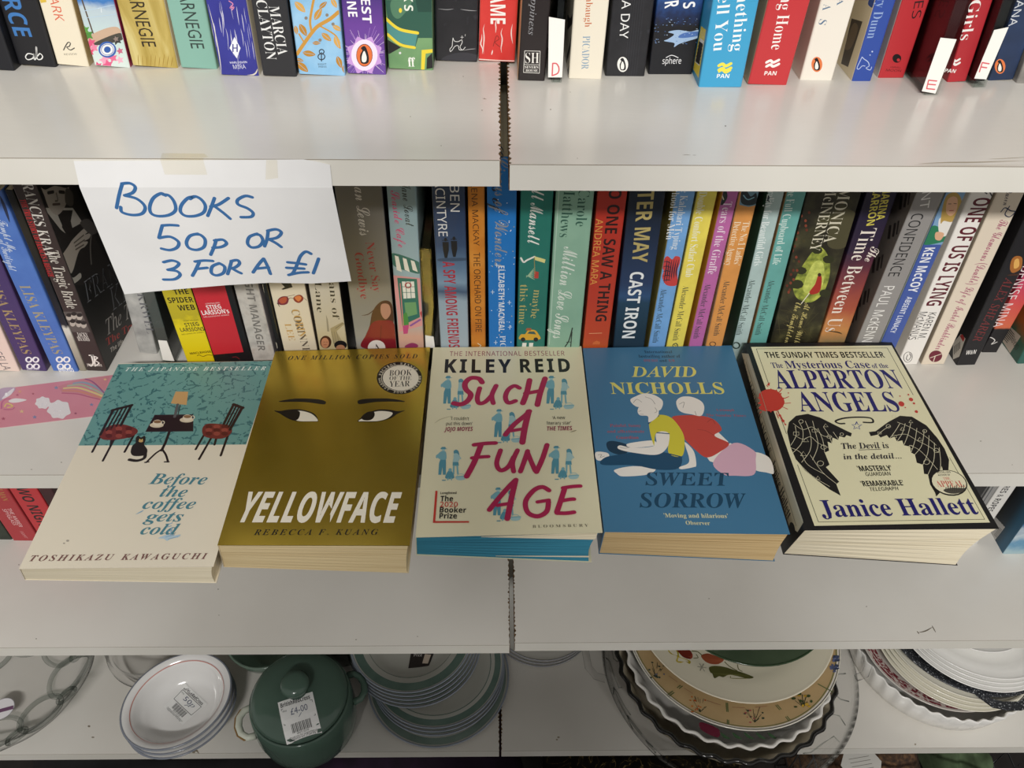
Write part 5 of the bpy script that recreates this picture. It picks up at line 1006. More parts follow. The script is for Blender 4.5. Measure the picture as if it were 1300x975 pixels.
for x, y, s_ in ((262, 392, 11), (282, 342, 9), (302, 418, 11), (338, 380, 10), (384, 358, 9), (398, 405, 9), (375, 448, 11), (292, 475, 12), (362, 515, 13), (352, 574, 9), (665, 322, 8), (642, 362, 9), (700, 372, 9), (668, 404, 8), (735, 342, 8), (772, 415, 10), (735, 448, 9), (792, 382, 8), (800, 510, 12), (840, 462, 11), (606, 390, 7), (450, 395, 7)):
    random.choice([lambda: P.ring(x, y, s_, s_*.8, 1.8, lc), lambda: P.line([(x-s_, y+s_*.7), (x, y-s_*.8), (x+s_, y+s_*.7), (x-s_, y+s_*.7)], 1.8, lc), lambda: P.line([(x-s_, y-s_*.6), (x+s_, y-s_*.6), (x+s_, y+s_*.6), (x-s_, y+s_*.6), (x-s_, y-s_*.6)], 1.8, lc)])()
P.txt('The Devil is', (450, 444), (642, 440), 24, '#26242e', 'RBI'); P.line([(522, 460), (612, 457)], 2.5, '#26242e'); P.txt('in the detail...', (456, 488), (692, 484), 22, '#26242e', 'RBI')
P.txt("'MASTERLY'", (516, 537), (656, 534), 22, k1, 'SB'); P.txt('GUARDIAN', (548, 560), (652, 557), 15, k1, 'SI'); P.txt("'REMARKABLE'", (530, 599), (704, 595), 22, k1, 'SB'); P.txt('TELEGRAPH', (566, 622), (684, 618), 15, k1, 'SI')
P.txt('Janice Hallett', (358, 702), (1000, 690), 68, nv, 'RB')
red = '#bf3b33'
P.poly([(110, 228), (135, 212), (165, 210), (188, 220), (204, 240), (214, 262), (206, 282), (188, 296), (158, 300), (128, 298), (108, 288), (118, 272), (112, 255)], red, True)
P.poly([(158+(56 if i % 2 else 40+random.uniform(-6, 4))*math.cos(i*.2244), 256+(50 if i % 2 else 36+random.uniform(-5, 4))*math.sin(i*.2244)) for i in range(28)], red, True)
for pp in ([(150, 195), (152, 182)], [(190, 225), (205, 208)], [(208, 250), (232, 240)], [(212, 268), (240, 266)], [(205, 282), (228, 292)], [(185, 300), (200, 325), (215, 352)], [(140, 192), (146, 200)], [(180, 305), (190, 330)], [(120, 300), (112, 310)]): P.line(pp, 6, red, False, True)
for x, y, r_ in ((195, 318, 6), (208, 340, 7), (218, 355, 4), (148, 190, 5), (230, 225, 3), (696, 270, 13), (736, 252, 9), (758, 302, 7), (725, 232, 4), (690, 238, 3), (748, 268, 5), (712, 285, 3)): P.ell(x, y, r_, r_*.8, red, 30, n=9)
P.ell(893, 596, 76, 52, k1, 14); P.poly([(838, 610), (858, 632), (840, 652), (834, 630)], k1); P.ell(892, 594, 72, 48, '#e0dabb', 14); P.txt('BESTSELLING', (842, 553), (898, 551), 7, k1, 'SB'); P.txt('AUTHOR OF', (846, 564), (896, 562), 7, k1, 'SB'); P.txt('THE', (868, 578), (896, 577), 11, red, 'R'); P.txt('APPEAL', (840, 600), (952, 600), 25, red, 'R')
P.poly([(870, 624), (905, 616), (950, 618), (960, 616), (945, 634), (910, 641), (880, 635)], '#4a473f', True)
for i in range(9): P.line([(878+9*i, 632), (880+9*i, 614-(i % 3)*5)], 3, '#3a3832')
# spine seen at the left
T, Bq, og = k.T, k.B, k.org
o1 = og+T[3]; e1 = (T[0]-T[3]).normalized(); e2 = (Bq[3]-T[3]).normalized(); nn = e1.cross(e2)
if nn.x > 0: nn = -nn
e2 = e2-e1*e2.dot(e1); e2.normalize(); lo_ = T[3]
R_ = Print(k.mb, o1, e1, e2, nn, lambda a, b, o: lo_+e1*a+e2*b+nn*o, None); R_.z = zP
R_.poly([(38, 60), (66, 62), (292, 758), (268, 798), (232, 770)], '#d6ccae'); R_.line([(64, 82), (288, 752)], 5, '#e6dfc4'); R_.line([(56, 96), (262, 770)], 3, '#a89f84')
R_.txt('The Mysterious Case', (44, 92), (66, 180), 12, k1, 'RB'); R_.txt('ALPERTON ANGELS', (66, 182), (152, 478), 26, k1, 'RB'); R_.txt('Janice Hallett', (166, 505), (236, 735), 22, k1, 'RB'); R_.ell(246, 782, 11, 26, '#16181f', -10)
k.done()
# ---------------------------------------------------------------- lower shelf books
zL, zR = Zoom(0, 600, 9.75), Zoom(1180, 560, 6.092)
b = bk('low', 'dark green book at the left end of the lower row', [(-330, 590), (-160, 830)], [(-12, 590), (152, 828)], Z_LOW_L, mottled('bottle_green_print', [(0, '#1f2620'), (1, '#303a2c')], scale=60), zL, h=.19); b.done()
b = bk('low', 'red lower-row book with small pink capitals, beside the dark green one', [(-8, 590), (157, 826)], [(92, 205), (498, 860)], Z_LOW_L, '#a8343a', zL, h=.198)
P = b.P; P.txt('PULLMAN', (-60, 100), (72, 350), 62, '#b38a4a', 'R'); P.txt('THE AMBER', (108, 442), (262, 672), 40, '#e3c3c2', 'S'); P.txt('SPYGLASS', (50, 452), (192, 650), 40, '#e3c3c2', 'S'); P.txt('POINT', (262, 725), (330, 815), 30, '#c98a8a', 'SI'); P.line([(250, 735), (340, 800)], 4, '#c98a8a'); b.done()
b = bk('low', 'bright red lower-row book with thick black condensed capitals', [(118, 205), (448, 738)], [(452, 205), (788, 745)], Z_LOW_L, '#bb3238', zL, y=.1300, h=.198, left='#e9dfd6')
P = b.P; P.txt('TWO NIGHTS', (225, 120), (620, 770), 120, '#221619', 'SB'); P.line([(345, 600), (440, 735)], 9, '#e9dfd6'); b.done()
b = bk('low', 'dark maroon lower-row book beside the two red ones', [(462, 205), (800, 745)], [(630, 205), (960, 745)], Z_LOW_L, mottled('maroon_print', [(0, '#2a1216'), (1, '#42191f')], scale=40), zL, y=.1300, h=.198); b.done()
yl = .118
b = bk('low', 'black lower-row book at the right, half behind the winged book', [(300, 355), (180, 540)], [(445, 355), (322, 540)], Z_LOW_R, '#1d1c1e', zR, y=yl, h=.19); b.done()
b = bk('low', 'lower-row book striped dark and pale grey, right of the black one', [(450, 355), (328, 540)], [(530, 355), (405, 545)], Z_LOW_R, '#8b8a88', zR, y=yl, h=.19)
P = b.P; P.line([(470, 340), (330, 560)], 16, '#2a2a2c'); P.line([(500, 340), (370, 545)], 8, '#55555a'); b.done()
b = bk('low', 'white lower-row book with black capitals running down its spine', [(534, 355), (409, 545)], [(668, 355), (540, 548)], Z_LOW_R, '#d6d4cf', zR, y=yl, h=.19)
P = b.P; P.txt('WIRES & ROPES', (640, 295), (462, 545), 40, '#2b2b2d', 'SB'); b.done()
b = bk('low', 'black-sided lower-row book with a barcode sticker and a blue wave spine, far right', [(752, 605), (556, 896)], [(940, 605), (745, 850)], Z_LOW_R, vgrad('wave_print', [(0, '#9fb9c0'), (.15, '#5b8fb0'), (.3, '#b9c6cc'), (.45, '#3f6f9c'), (.6, '#5a89a8'), (1, '#2b5a88')], 0, .12, noise=.35, nscale=60), zR, h=.19,
       left=vgrad('black_to_blue_print', [(0, '#2f5f7c'), (.08, '#2f5f7c'), (.2, '#2c3a45'), (.34, '#2a2a2c'), (1, '#262628')], 0, .1, axis=1))
Q = b.PL; Q.poly([(585, 665), (500, 775), (420, 700), (510, 585)], '#c9c6c2')
for i in range(9): Q.line([(500+5*i, 722-7*i), (520+5*i, 745-7*i)], 2.2, '#2d2c2c')
Q.txt('1 2 4 8', (525, 590), (580, 655), 16, '#3a3836', 'S'); b.done()

# ---------------------------------------------------------------- handwritten sign, tape, unicorn strip
zN = Zoom(100, 190, 3.714)
paper = mottled('copy_paper', [(0, '#e6e6e6'), (1, '#eeeeee')], scale=20, rough=.75, spec=.2)
marker = mat('#3a6fa8', .6)
fold = on_y((250, 238), -.0006).z
up_o, up_n = Vector((0, -.0006, 0)), Vector((0, 1, 0))
tl_ = math.radians(9); lo_o = Vector((0, -.0006, fold)); lo_n = Vector((0, math.cos(tl_), math.sin(tl_)))
lo_v = Vector((0, -math.sin(tl_), math.cos(tl_)))
og = Vector((-.163, -.0006, fold-.07))
mb = MB()
def sheetpoly(px, o, n_):
    Q = [on_plane(p, o, n_)-og for p in px]; m_ = len(Q); bk2 = n_*.00025
    tr = tessellate_polygon([[Vector((q.x, q.z, 0)) for q in Q]])
    mb.add(Q+[q+bk2 for q in Q], list(tr)+[tuple(m_+i for i in reversed(t)) for t in tr]+[(i, (i+1) % m_, m_+(i+1) % m_, m_+i) for i in range(m_)], paper)
# wavy lower edge, clipped corner at the top right
sheetpoly([(93.5, 204.6), (385, 202.6), (401.5, 205), (419, 209.5), (422, 238), (101, 238)], up_o, up_n)
sheetpoly([(101, 238), (422, 238), (446, 357), (396, 360), (342, 359), (288, 362), (222, 367.5), (158, 373.6)], lo_o, lo_n)
P = Print(mb, lo_o, (1, 0, 0), lo_v, lo_n, lambda a, bb, o: lo_o+Vector((a, 0, 0))+lo_v*bb-lo_n*(o+.00003)-og, None, .6); P.z = zN
for st in ([(205, 160), (190, 215), (178, 275)], [(203, 160), (240, 158), (266, 176), (255, 202), (216, 216)], [(216, 216), (275, 232), (312, 268), (300, 300), (255, 308), (205, 295), (198, 270)],
           [(408, 216), (388, 206), (352, 228), (335, 268), (342, 300), (375, 313), (425, 308), (456, 285), (450, 246), (425, 216), (398, 212)],
           [(545, 222), (515, 228), (485, 260), (480, 292), (505, 312), (550, 312), (588, 296), (597, 265), (578, 235), (548, 220), (525, 232)],
           [(640, 228), (625, 270), (608, 312)], [(706, 228), (660, 258), (622, 268)], [(634, 262), (680, 296), (714, 325)], [(818, 224), (785, 218), (750, 236), (752, 258), (795, 276), (822, 298), (812, 316), (765, 318)],
           [(395, 357), (430, 355), (468, 357)], [(394, 357), (386, 385), (378, 416)], [(378, 416), (430, 410), (470, 434), (464, 460), (430, 473), (390, 466)],
           [(562, 396), (525, 406), (508, 436), (520, 463), (556, 472), (590, 458), (596, 425), (575, 402), (550, 398)], [(648, 425), (638, 458), (622, 495)], [(640, 428), (678, 424), (697, 442), (672, 458), (632, 462)],
           [(842, 396), (806, 410), (796, 440), (815, 460), (850, 455), (868, 430), (856, 404), (832, 398)], [(893, 382), (888, 420), (876, 455)], [(890, 382), (930, 375), (955, 390), (935, 414), (888, 423)], [(896, 422), (930, 440), (955, 458)],
           [(400, 530), (440, 522), (472, 535), (455, 556), (420, 566)], [(420, 566), (462, 572), (478, 590), (452, 610), (400, 612)], [(548, 527), (590, 522), (632, 524)], [(568, 530), (552, 565), (536, 594)], [(552, 562), (606, 556)],
           [(662, 535), (630, 550), (626, 580), (650, 592), (682, 580), (688, 552), (664, 535)], [(720, 525), (712, 555), (702, 586)], [(718, 525), (748, 520), (758, 536), (738, 554), (712, 560)], [(722, 558), (745, 572), (766, 582)],
           [(822, 578), (848, 540), (872, 513)], [(872, 513), (890, 548), (904, 585)], [(838, 560), (895, 554)], [(1095, 490), (1070, 480), (1045, 502), (1030, 540), (1010, 580), (990, 590)], [(990, 590), (1035, 580), (1082, 577)], [(985, 530), (1025, 534), (1070, 540)], [(980, 556), (1062, 560)],
           [(1131, 513), (1120, 545), (1106, 582)]): P.line(st, 16.5, marker, True)
sg = mb.build('paper_sign', None, og); tag(sg, 'white paper sign with blue handwritten prices hanging from the upper shelf edge', 'sign')
tape = clearmat('clear_tape', '#fefdfa', .2, 1.3, '#f3f1ea')
mb = MB(); q = [on_z(p, Z_UP_L+.0001) for p in ((206, 194.5), (259, 195), (264, 199), (259, 200.5), (204, 201))]
q = [Vector((p.x, max(p.y, -.0002), p.z)) for p in q]; o0 = q[0].copy()
mb.prism([(p.x-o0.x, p.y-o0.y) for p in q], .0, .00012, tape); x0, x1 = q[4].x-o0.x, q[3].x-o0.x
mb.box((x0, -.0012-o0.y, -.009), (x1, -.00095-o0.y, .00012), tape); mb.box((x0, -.0012-o0.y, 0), (x1, .0002-o0.y, .00012), tape)
t_ = mb.build('tape_strip', None, Vector((o0.x, o0.y, Z_UP_L+.0001))); tag(t_, 'short clear tape strip holding the left part of the paper sign', 'tape', 'tape on the sign')
mb = MB(); q = [on_y(p, -.0009) for p in ((338, 203), (352, 203), (353, 226), (337, 228))]; o0 = q[0]
mb.prism([(p.x-o0.x, p.z-o0.z) for p in q], 0, .00012, tape, lambda x, y, z: (x, -z, y)); t_ = mb.build('tape_strip', None, o0); tag(t_, 'shiny crinkled clear tape strip near the top right of the paper sign', 'tape', 'tape on the sign')
zU = Zoom(0, 440, 8.125)
mb = MB(); pk = mottled('pink_card', [(0, '#cf8796'), (1, '#d48f9c')], scale=30, rough=.5)
pol = [on_z(p, .0003) for p in ((-70, 506), (0, 494), (147, 475.5), (125, 527.5), (0, 543), (-80, 553))]; o0 = Vector((pol[1].x, pol[4].y, .0001))
mb.prism([(p.x-o0.x, p.y-o0.y) for p in pol], 0, .0002, pk)
P = Print(mb, (0, 0, .0003), (1, 0, 0), (0, 1, 0), (0, 0, 1), lambda a, bb, o: (a-o0.x, bb-o0.y, .0002+o), (pol[0].x+.002, -1, 1, 1), .5); P.z = zU
P.clip = None
P.poly([(600, 410), (760, 355), (880, 335), (1130, 305), (1060, 520), (1000, 545), (900, 505), (780, 490), (640, 480)], '#c9868f')
for pts, c, w in (([(640, 480), (800, 490), (920, 520), (1030, 545)], '#b8637f', 14), ([(650, 455), (800, 460), (930, 495), (1040, 525)], '#cf8a76', 20), ([(660, 430), (800, 425), (950, 470), (1050, 510)], '#d9c489', 22), ([(700, 405), (830, 395), (960, 440), (1060, 490)], '#a8b39a', 22), ([(760, 380), (860, 370), (980, 410), (1070, 470)], '#8f9fb0', 26), ([(880, 335), (950, 360), (1020, 420), (1075, 480)], '#9a5a86', 14)):
    P.line(pts, w, c, True)
def cloud(cx, cy, rx, ry):
    P.poly([(cx+(rx*(1 if k % 2 else .86))*math.cos(k*.42), cy+(ry*(1 if k % 2 else .86))*math.sin(k*.42)) for k in range(15)], '#e4dfe0', True)
    for k in range(26): P.ell(cx+random.uniform(-.7, .7)*rx, cy+random.uniform(-.7, .7)*ry, 4, 3, random.choice(['#f7f6f8', '#cfd5da', '#e8d3da']), n=6)
cloud(445, 580, 85, 66); cloud(610, 650, 128, 100)
def star(x, y, r_, c): P.poly([(x+(r_ if i % 2 == 0 else r_*.4)*math.sin(i*math.pi/5), y-(r_ if i % 2 == 0 else r_*.4)*.75*math.cos(i*math.pi/5)) for i in range(10)], c)
for x, y, r_, c in ((580, 425, 28, '#8791ad'), (342, 488, 16, '#a9586e'), (225, 670, 28, '#dfbd92'), (358, 728, 28, '#7f88ad'), (780, 690, 20, '#a05a74'), (945, 600, 26, '#7f88ad'), (938, 430, 22, '#aab4c4'), (1085, 340, 22, '#e3bd8f'), (205, 465, 24, '#d9a089'), (35, 745, 26, '#a9586e'), (180, 500, 20, '#b5607c')): star(x, y, r_, c)
P.poly([(0, 440), (155, 425), (130, 480), (60, 520), (0, 560)], '#b9a3bb', True); P.poly([(20, 540), (70, 480), (145, 430), (120, 490), (60, 530)], '#e2dde4', True); P.poly([(90, 560), (160, 535), (275, 550), (200, 575), (120, 580)], '#e6e1e2', True)
P.line([(15, 640), (20, 580), (60, 545), (110, 540)], 14, '#c06a96', True); P.line([(40, 650), (120, 650), (150, 630)], 10, '#b85f8c', True); P.line([(50, 620), (70, 590), (110, 600), (130, 620), (80, 630)], 16, '#dcc07f', True); P.ell(65, 495, 14, 18, '#f5f5f7')
t_ = mb.build('card_strip', None, o0); tag(t_, 'pink unicorn card strip with glitter clouds lying on the middle shelf', 'card strip')
# ---------------------------------------------------------------- crockery on the bottom shelf
ZC = Z_CER
def glaze(c, rough=.14): return mat(c, rough, 0.0, .5, .25)
def glassm(name): return clearmat(name, '#fbfbfb', .02, 1.5, '#707473')
GLASS = glassm('clear_glass'); RIDGE = clearmat('moulded_glass', '#edefee', .03, 1.5, '#868b89'); WHITE = glaze('#e6e3dc'); CREAM = glaze('#e4dcc6')
def zat(prof, r):
    for (r0, z0), (r1, z1) in zip(prof, prof[1:]):
        if r0 <= r <= r1: return z0+(z1-z0)*((r-r0)/(r1-r0) if r1 > r0 else 0)
    return prof[-1][1]
def coupe(R, h, well=.62):              # upper face of a plate, from centre to rim, foot at 0
    return [(0, .0045), (well*R*.6, .0045), (well*R, .0052), ((well+.12)*R, .0045+h*.22), ((well+.24)*R, .0045+h*.58), (.955*R, h-.0022), (.985*R, h-.0004)]
def shell(prof, t, R, h, foot=.55):
    top = list(prof); lip = [(R*.998, h), (R, h-.0008), (R*.992, h-.0021)]
    und = [(r*.985, max(.0012, z-t)) for r, z in reversed(prof[1:-1])]
    und2 = [p for p in und if p[0] > foot*R]+[(foot*R, .0014), (foot*R, 0), (foot*R*.93, 0), (foot*R*.92, .0014), (0, .0014)]
    return top+lip+und2
def plate(name, label, cat, c, R, zrim, h, m, group=None, rim=None, rimw=.004, well=.62, t=.0032, rot=0):
    pr = coupe(R, h, well); o = thing_mesh(); mb = o
    full = shell(pr, t, R, h)
    mb.lathe(full, m, 80)
    if rim:                                        # coloured edge line
        mb.lathe([(R-rimw, zat(pr, min(R-rimw, .984*R))+.0002), (R*.986, h-.0001), (R*1.0005, h+.0001), (R*1.0015, h-.0011), (R*.999, h-.002)], rim, 80)
    return mb, pr, Vector((c[0], c[1], ZC+zrim-h))
def thing_mesh(): return MB()
def dress(mb, name, label, cat, loc, group=None, rot=(0, 0, 0)): return tag(mb.build(name, None, loc, rot), label, cat, group)
def price_label(parent, px, zf, base, extra=None, dark=False, hand='', z=None):
    """White charity price sticker following the surface zf(x, y) of its dish."""
    mb = MB(); q = [z(p) if z else p for p in px]
    def at(u, v): return tuple((q[0][k]*(1-u)+q[1][k]*u)*(1-v)+(q[3][k]*(1-u)+q[2][k]*u)*v for k in (0, 1))
    zpl = base.z+zf(0, .0)
    c_ = on_z(at(.5, .5), zpl)-base; zm = base.z+zf(c_.x, c_.y)
    pl = lambda a, b_, o: (a-base.x, b_-base.y, zf(a-base.x, b_-base.y)+.0005+o)
    N = 8; pts = []
    for j in range(N+1):
        for i in range(N+1):
            w = on_z(at(i/N, j/N), zm); pts.append(pl(w.x, w.y, 0))
    mb.add(pts, [(j*(N+1)+i, (j+1)*(N+1)+i, (j+1)*(N+1)+i+1, j*(N+1)+i+1) for j in range(N) for i in range(N)], mat('#2c2624' if dark else '#e9e9e7', .55))
    P = Print(mb, (0, 0, zm), (1, 0, 0), (0, 1, 0), (0, 0, 1), lambda a, b_, o: pl(a, b_, o+.00012), None, .55)
    A = lambda u, v: at(u, v); ink = '#d8d4ce' if dark else '#2a2a2c'
    H = math.hypot(at(.5, 1)[0]-at(.5, 0)[0], at(.5, 1)[1]-at(.5, 0)[1])
    if not dark:
        P.txt('BritishRedCross', A(.06, .11), A(.9, .11), H*.11, ink, 'SB')
        for a_, b2 in (((.06, .2), (.94, .2)), ((.94, .2), (.94, .6)), ((.06, .2), (.06, .6)), ((.06, .6), (.94, .6))): P.line([A(*a_), A(*b2)], .55, ink)
        P.txt('Price', A(.09, .27), A(.2, .27), H*.05, ink, 'S')
        if hand: P.txt(hand, A(.3, .34), A(.78, .34), H*.16, '#5a6078', 'RI'); P.line([A(.5, .52), A(.58, .44)], .7, '#5a6078')
        for i in range(17): P.line([A(.24+.033*i, .64), A(.24+.033*i, .84)], (.5, .9, .6)[i % 3], ink)
        P.txt('0015 2210', A(.35, .875), A(.68, .875), H*.04, ink, 'S'); P.txt('Thank you for supporting us', A(.12, .925), A(.9, .925), H*.04, ink, 'S'); P.txt('registered charity', A(.12, .965), A(.85, .965), H*.04, ink, 'S')
    else:
        P.txt('Price', A(.15, .2), A(.5, .2), H*.18, ink, 'S'); P.poly([A(.62, .15), A(.9, .2), A(.9, .8), A(.62, .75)], '#c9b9a8'); P.poly([A(.68, .3), A(.84, .3), A(.8, .7), A(.66, .6)], '#b5573a', True)
    mb.build('price_label', parent)

# oval white bowls, three nested
zq = Zoom(0, 800, 2.826)
pm, rimb, ring = glaze('#e9e8e6'), glaze('#7d828c', .2), glaze('#c98f86', .2)
def oval(a, r, z, j=0): x, y = r*math.cos(a)*1.06, r*.955*math.sin(a); c, s = math.cos(.6), math.sin(.6); return (x*c-y*s, x*s+y*c, z)
obp = [(0, .004), (.026, .004), (.034, .0055), (.041, .011), (.0465, .019), (.0495, .028), (.052, .0335), (.0595, .0362)]
obf = obp+[(.061, .0365), (.0617, .0358), (.0612, .0348), (.053, .0312), (.050, .024), (.0455, .014), (.038, .006), (.033, .002), (.033, 0), (.031, 0), (.030, .002), (0, .002)]
for i in range(3):
    mb = MB(); mb.lathe(obf, pm, 80, oval)
    mb.lathe([(.0600, .03668), (.0612, .0370), (.0622, .0360), (.0617, .0347)], rimb, 80, oval); mb.lathe([(.0516, .0331), (.0524, .03425)], ring, 80, oval)
    lab = ['lowest of the three nested oval white bowls with grey rims', 'middle one of the three nested oval white bowls with grey rims', 'top one of the three nested oval white bowls, with a price label inside'][i]
    base = Vector((-.3925+.0006*(2-i), .0415-.0006*(2-i), ZC+.0105*i+.0004))
    ob = dress(mb, 'oval_bowl', lab, 'bowl', base, 'nested oval bowls', (0, 0, 0))
    if i == 2:
        price_label(ob, [(668, 195), (745, 265), (655, 340), (588, 275)], lambda x, y: zat(obp, math.hypot(x, y)/.955), base, hand='50p', z=zq)
# green lidded casserole
gr = mottled('sage_glaze', [(0, '#4a5f54'), (1, '#52685c')], scale=14, rough=.16); gin = glaze('#cfd3c4')
base = Vector((-.2362, .0298, ZC+.0003)); cs = thing('casserole_dish', 'dark green casserole dish with a knobbed lid and a white price label', 'dish', base)
mb = MB(); mb.lathe([(0, .003), (.034, .003), (.046, .008), (.054, .022), (.0575, .045), (.0572, .07), (.0548, .0855), (.0572, .0868), (.0588, .085), (.0605, .068), (.0612, .045), (.0585, .022), (.051, .006), (.04, .001), (.036, 0), (0, 0)][::-1], gr, 72); mb.build('pot', cs)
lp = [(0, .1055), (.02, .1052), (.035, .1035), (.048, .0992), (.0545, .0945), (.0565, .0905)]
mb = MB(); mb.lathe(lp+[(.0563, .0885), (.054, .0875), (.05, .088), (.03, .0985), (0, .1005)], gr, 72); lid = mb.build('lid', cs)
mb = MB(); mb.lathe([(0, .1265), (.009, .1262), (.0145, .1242), (.0168, .1205), (.0155, .1165), (.0115, .1125), (.0105, .1085), (.013, .105), (0, .1045)], gr, 40); mb.build('knob', lid)
price_label(lid, [(997, 262), (1122, 223), (1150, 352), (1022, 396)], lambda x, y: zat(lp, min(.056, math.hypot(x, y))), base, hand='£4-00', z=zq)
for sx in (-1, 1):
    mb = MB(); a0 = math.radians(200) if sx < 0 else math.radians(20)
    lug = [(.0585+d, w) for d, w in ((-.001, -.018), (.008, -.017), (.0145, -.010), (.0165, 0), (.0145, .010), (.008, .017), (-.001, .018))]
    c, s = math.cos(a0), math.sin(a0); mb.tube([(x*c-w*s, x*s+w*c, .066) for x, w in lug], [.0042]*7, gin if sx < 0 else gr, 10)
    if sx < 0: mb.tube([((x+.0042)*c-w*1.1*s, (x+.0042)*s+w*1.1*c, .0668) for x, w in lug], .0012, mat('#8a6a3a', .3), 6)
    mb.build('handle', cs)
# green bowl and mug behind it
mb = MB(); bp_ = [(0, .004), (.022, .004), (.03, .008), (.043, .028), (.049, .05)]; mb.lathe(bp_+[(.051, .0505), (.052, .049), (.046, .027), (.034, .006), (.026, 0), (0, 0)], glaze('#6a7e70'), 60)
dress(mb, 'bowl', 'muted green bowl behind the casserole, mostly under the shelf above', 'bowl', Vector((-.306, .135, ZC+.0003)))
mgm = glaze('#2c3430'); mt = thing('mug', 'dark mug whose handle shows between casserole and green-rimmed bowls', 'mug', Vector((-.212, .145, ZC+.0003)))
mb = MB(); mb.lathe([(0, .004), (.032, .004), (.034, .01), (.0345, .085), (.036, .087), (.0378, .085), (.0378, .008), (.034, 0), (0, 0)], mgm, 48); mb.build('body', mt)
mb = MB(); a0 = math.radians(-62); c, s = math.cos(a0), math.sin(a0); mb.tube([((.036+d)*c, (.036+d)*s, z) for d, z in ((0, .07), (.014, .072), (.024, .06), (.026, .045), (.02, .03), (.008, .022), (0, .022))], .0045, glaze('#57605a'), 10); mb.build('handle', mt)
# green rimmed dinner plates and bowls
gray = glaze('#b5b5ad'); gband = mottled('green_band_glaze', [(0, '#52685f'), (1, '#64786f')], scale=40, rough=.16); edge = glaze('#8d95a0')
for i, (R, z, c) in enumerate(((.0925, .0125, (-.0795, .0925)), (.0872, .0183, (-.0800, .099)), (.0870, .0236, (-.0805, .1012)), (.0868, .0289, (-.0810, .1032)))):
    mb, pr, loc = plate('dinner_plate', '', '', c, R, z, .0122, gray, rim=edge, rimw=.0022, well=.6, t=.0022)
    mb.lathe([(R*.80, zat(pr, R*.80)+.0003), (R*.88, zat(pr, R*.88)+.0003), (R*.955, zat(pr, R*.955)+.0003)], mottled('grey_green_band', [(0, '#5f7068'), (1, '#73837b')], scale=30, rough=.16) if i == 0 else gband, 80)
    dress(mb, 'dinner_plate', ['lowest, widest and darkest of the four green-banded plates', 'second plate from the bottom in the green-banded stack', 'third plate from the bottom in the green-banded stack', 'top plate of the green-banded stack, carrying the green-rimmed bowls'][i], 'plate', loc, 'green-banded dinner plates')
for i, (R, z, c) in enumerate(((.0845, .0466, (-.1085, .1188)), (.083, .0538, (-.1095, .1187)), (.0815, .0610, (-.1104, .1186)), (.08, .0682, (-.1113, .1184)), (.0785, .0754, (-.1120, .1180)))):
    mb, pr, loc = plate('bowl', '', '', c, R, z, .0215, gray, rim=edge, rimw=.002, well=.5, t=.0022)
    mb.lathe([(R*.72, zat(pr, R*.72)+.0003), (R*.86, zat(pr, R*.86)+.0003), (R*.955, zat(pr, R*.955)+.0003)], gband, 80)
    ob = dress(mb, 'bowl', ['lowest of the five green-rimmed bowls on the plates', 'second from the bottom of the five green-rimmed bowls', 'middle one of the five green-rimmed bowls', 'second from the top of the five green-rimmed bowls', 'top one of the five green-rimmed bowls, a dark price label inside'][i], 'bowl', loc, 'green-rimmed bowls')
    if i == 4: price_label(ob, [(288, 78), (372, 78), (352, 132), (278, 138)], lambda x, y: zat(pr, math.hypot(x, y)), loc, dark=True, z=Zoom(420, 800, 2.826))
# small white saucers behind
for i in range(3):
    mb, pr, loc = plate('saucer', '', '', (.0583+.0008*i, .1772), .0724-.0006*i, .0108+.0068*i, .0105, glaze('#c9c7c0'), rim=glaze('#9a9ba0'), rimw=.0012)
    dress(mb, 'saucer', ['lowest of the three pale saucers behind the bowls', 'middle one of the three pale saucers behind the bowls', 'top one of the three pale saucers behind the bowls'][i], 'saucer', loc, 'pale saucers')
# big glass casserole with a nest of dishes
gc_ = Vector((.2848, .0800, ZC+.0003)); gb = thing('glass_casserole', 'large clear glass casserole bowl holding a nest of dishes at the shelf front', 'bowl', gc_)
mb = MB(); mb.lathe([(0, .0042), (.102, .0042), (.117, .009), (.134, .03), (.1462, .06), (.1535, .0785), (.1555, .0795), (.157, .078), (.1500, .058), (.1378, .027), (.121, .005), (.102, 0), (0, 0)], GLASS, 96)
mb.build('vessel', gb)
mb = MB()
for k in range(26):                               # moulded leaf lines in the wall
    a = k*.2417
    pth = [((.1245+t*.024+.0012)*math.cos(a+.09*math.sin(t*5+k)), (.1245+t*.024+.0012)*math.sin(a+.09*math.sin(t*5+k)), .012+t*.05) for t in (0, .25, .5, .75, 1)]
    mb.tube(pth, .0008, RIDGE, 6)
mb.build('moulded_pattern', gb)
for a0, nm in ((176, 'handle'), (4, 'handle')):
    mb = MB(); a1 = math.radians(a0); c, s = math.cos(a1), math.sin(a1)
    pth = [((.1545+d)*c-w*s, (.1545+d)*s+w*c, .0765) for d, w in ((-.002, -.036), (.010, -.033), (.019, -.022), (.0225, 0), (.019, .022), (.010, .033), (-.002, .036))]
    mb.tube(pth, .0045, GLASS, 10); mb.build('handle', gb)
def fluted(R0, R1, h, n, amp, t, zb, e=1.0):
    def fn(a, r, z, j):
        w = min(1, max(0, (z-zb)/h)); k = 1+amp*w*math.cos(n*a)*(abs(math.cos(n*a))**.3 if e != 1 else 1)
        return (r*k*math.cos(a), r*k*math.sin(a), z)
    return fn
mb = MB(); stone = mottled('oatmeal_stoneware', [(0, '#a39a86'), (1, '#b8ae99')], scale=60, rough=.3); blk = glaze('#171614')
fw = fluted(0, 0, .067, 32, .015, 0, .004)
mb.lathe([(0, .003), (.094, .003), (.108, .012), (.121, .04), (.1315, .064), (.134, .0655), (.1355, .064), (.125, .038), (.112, .009), (.098, 0), (0, 0)], stone, 204, fw)
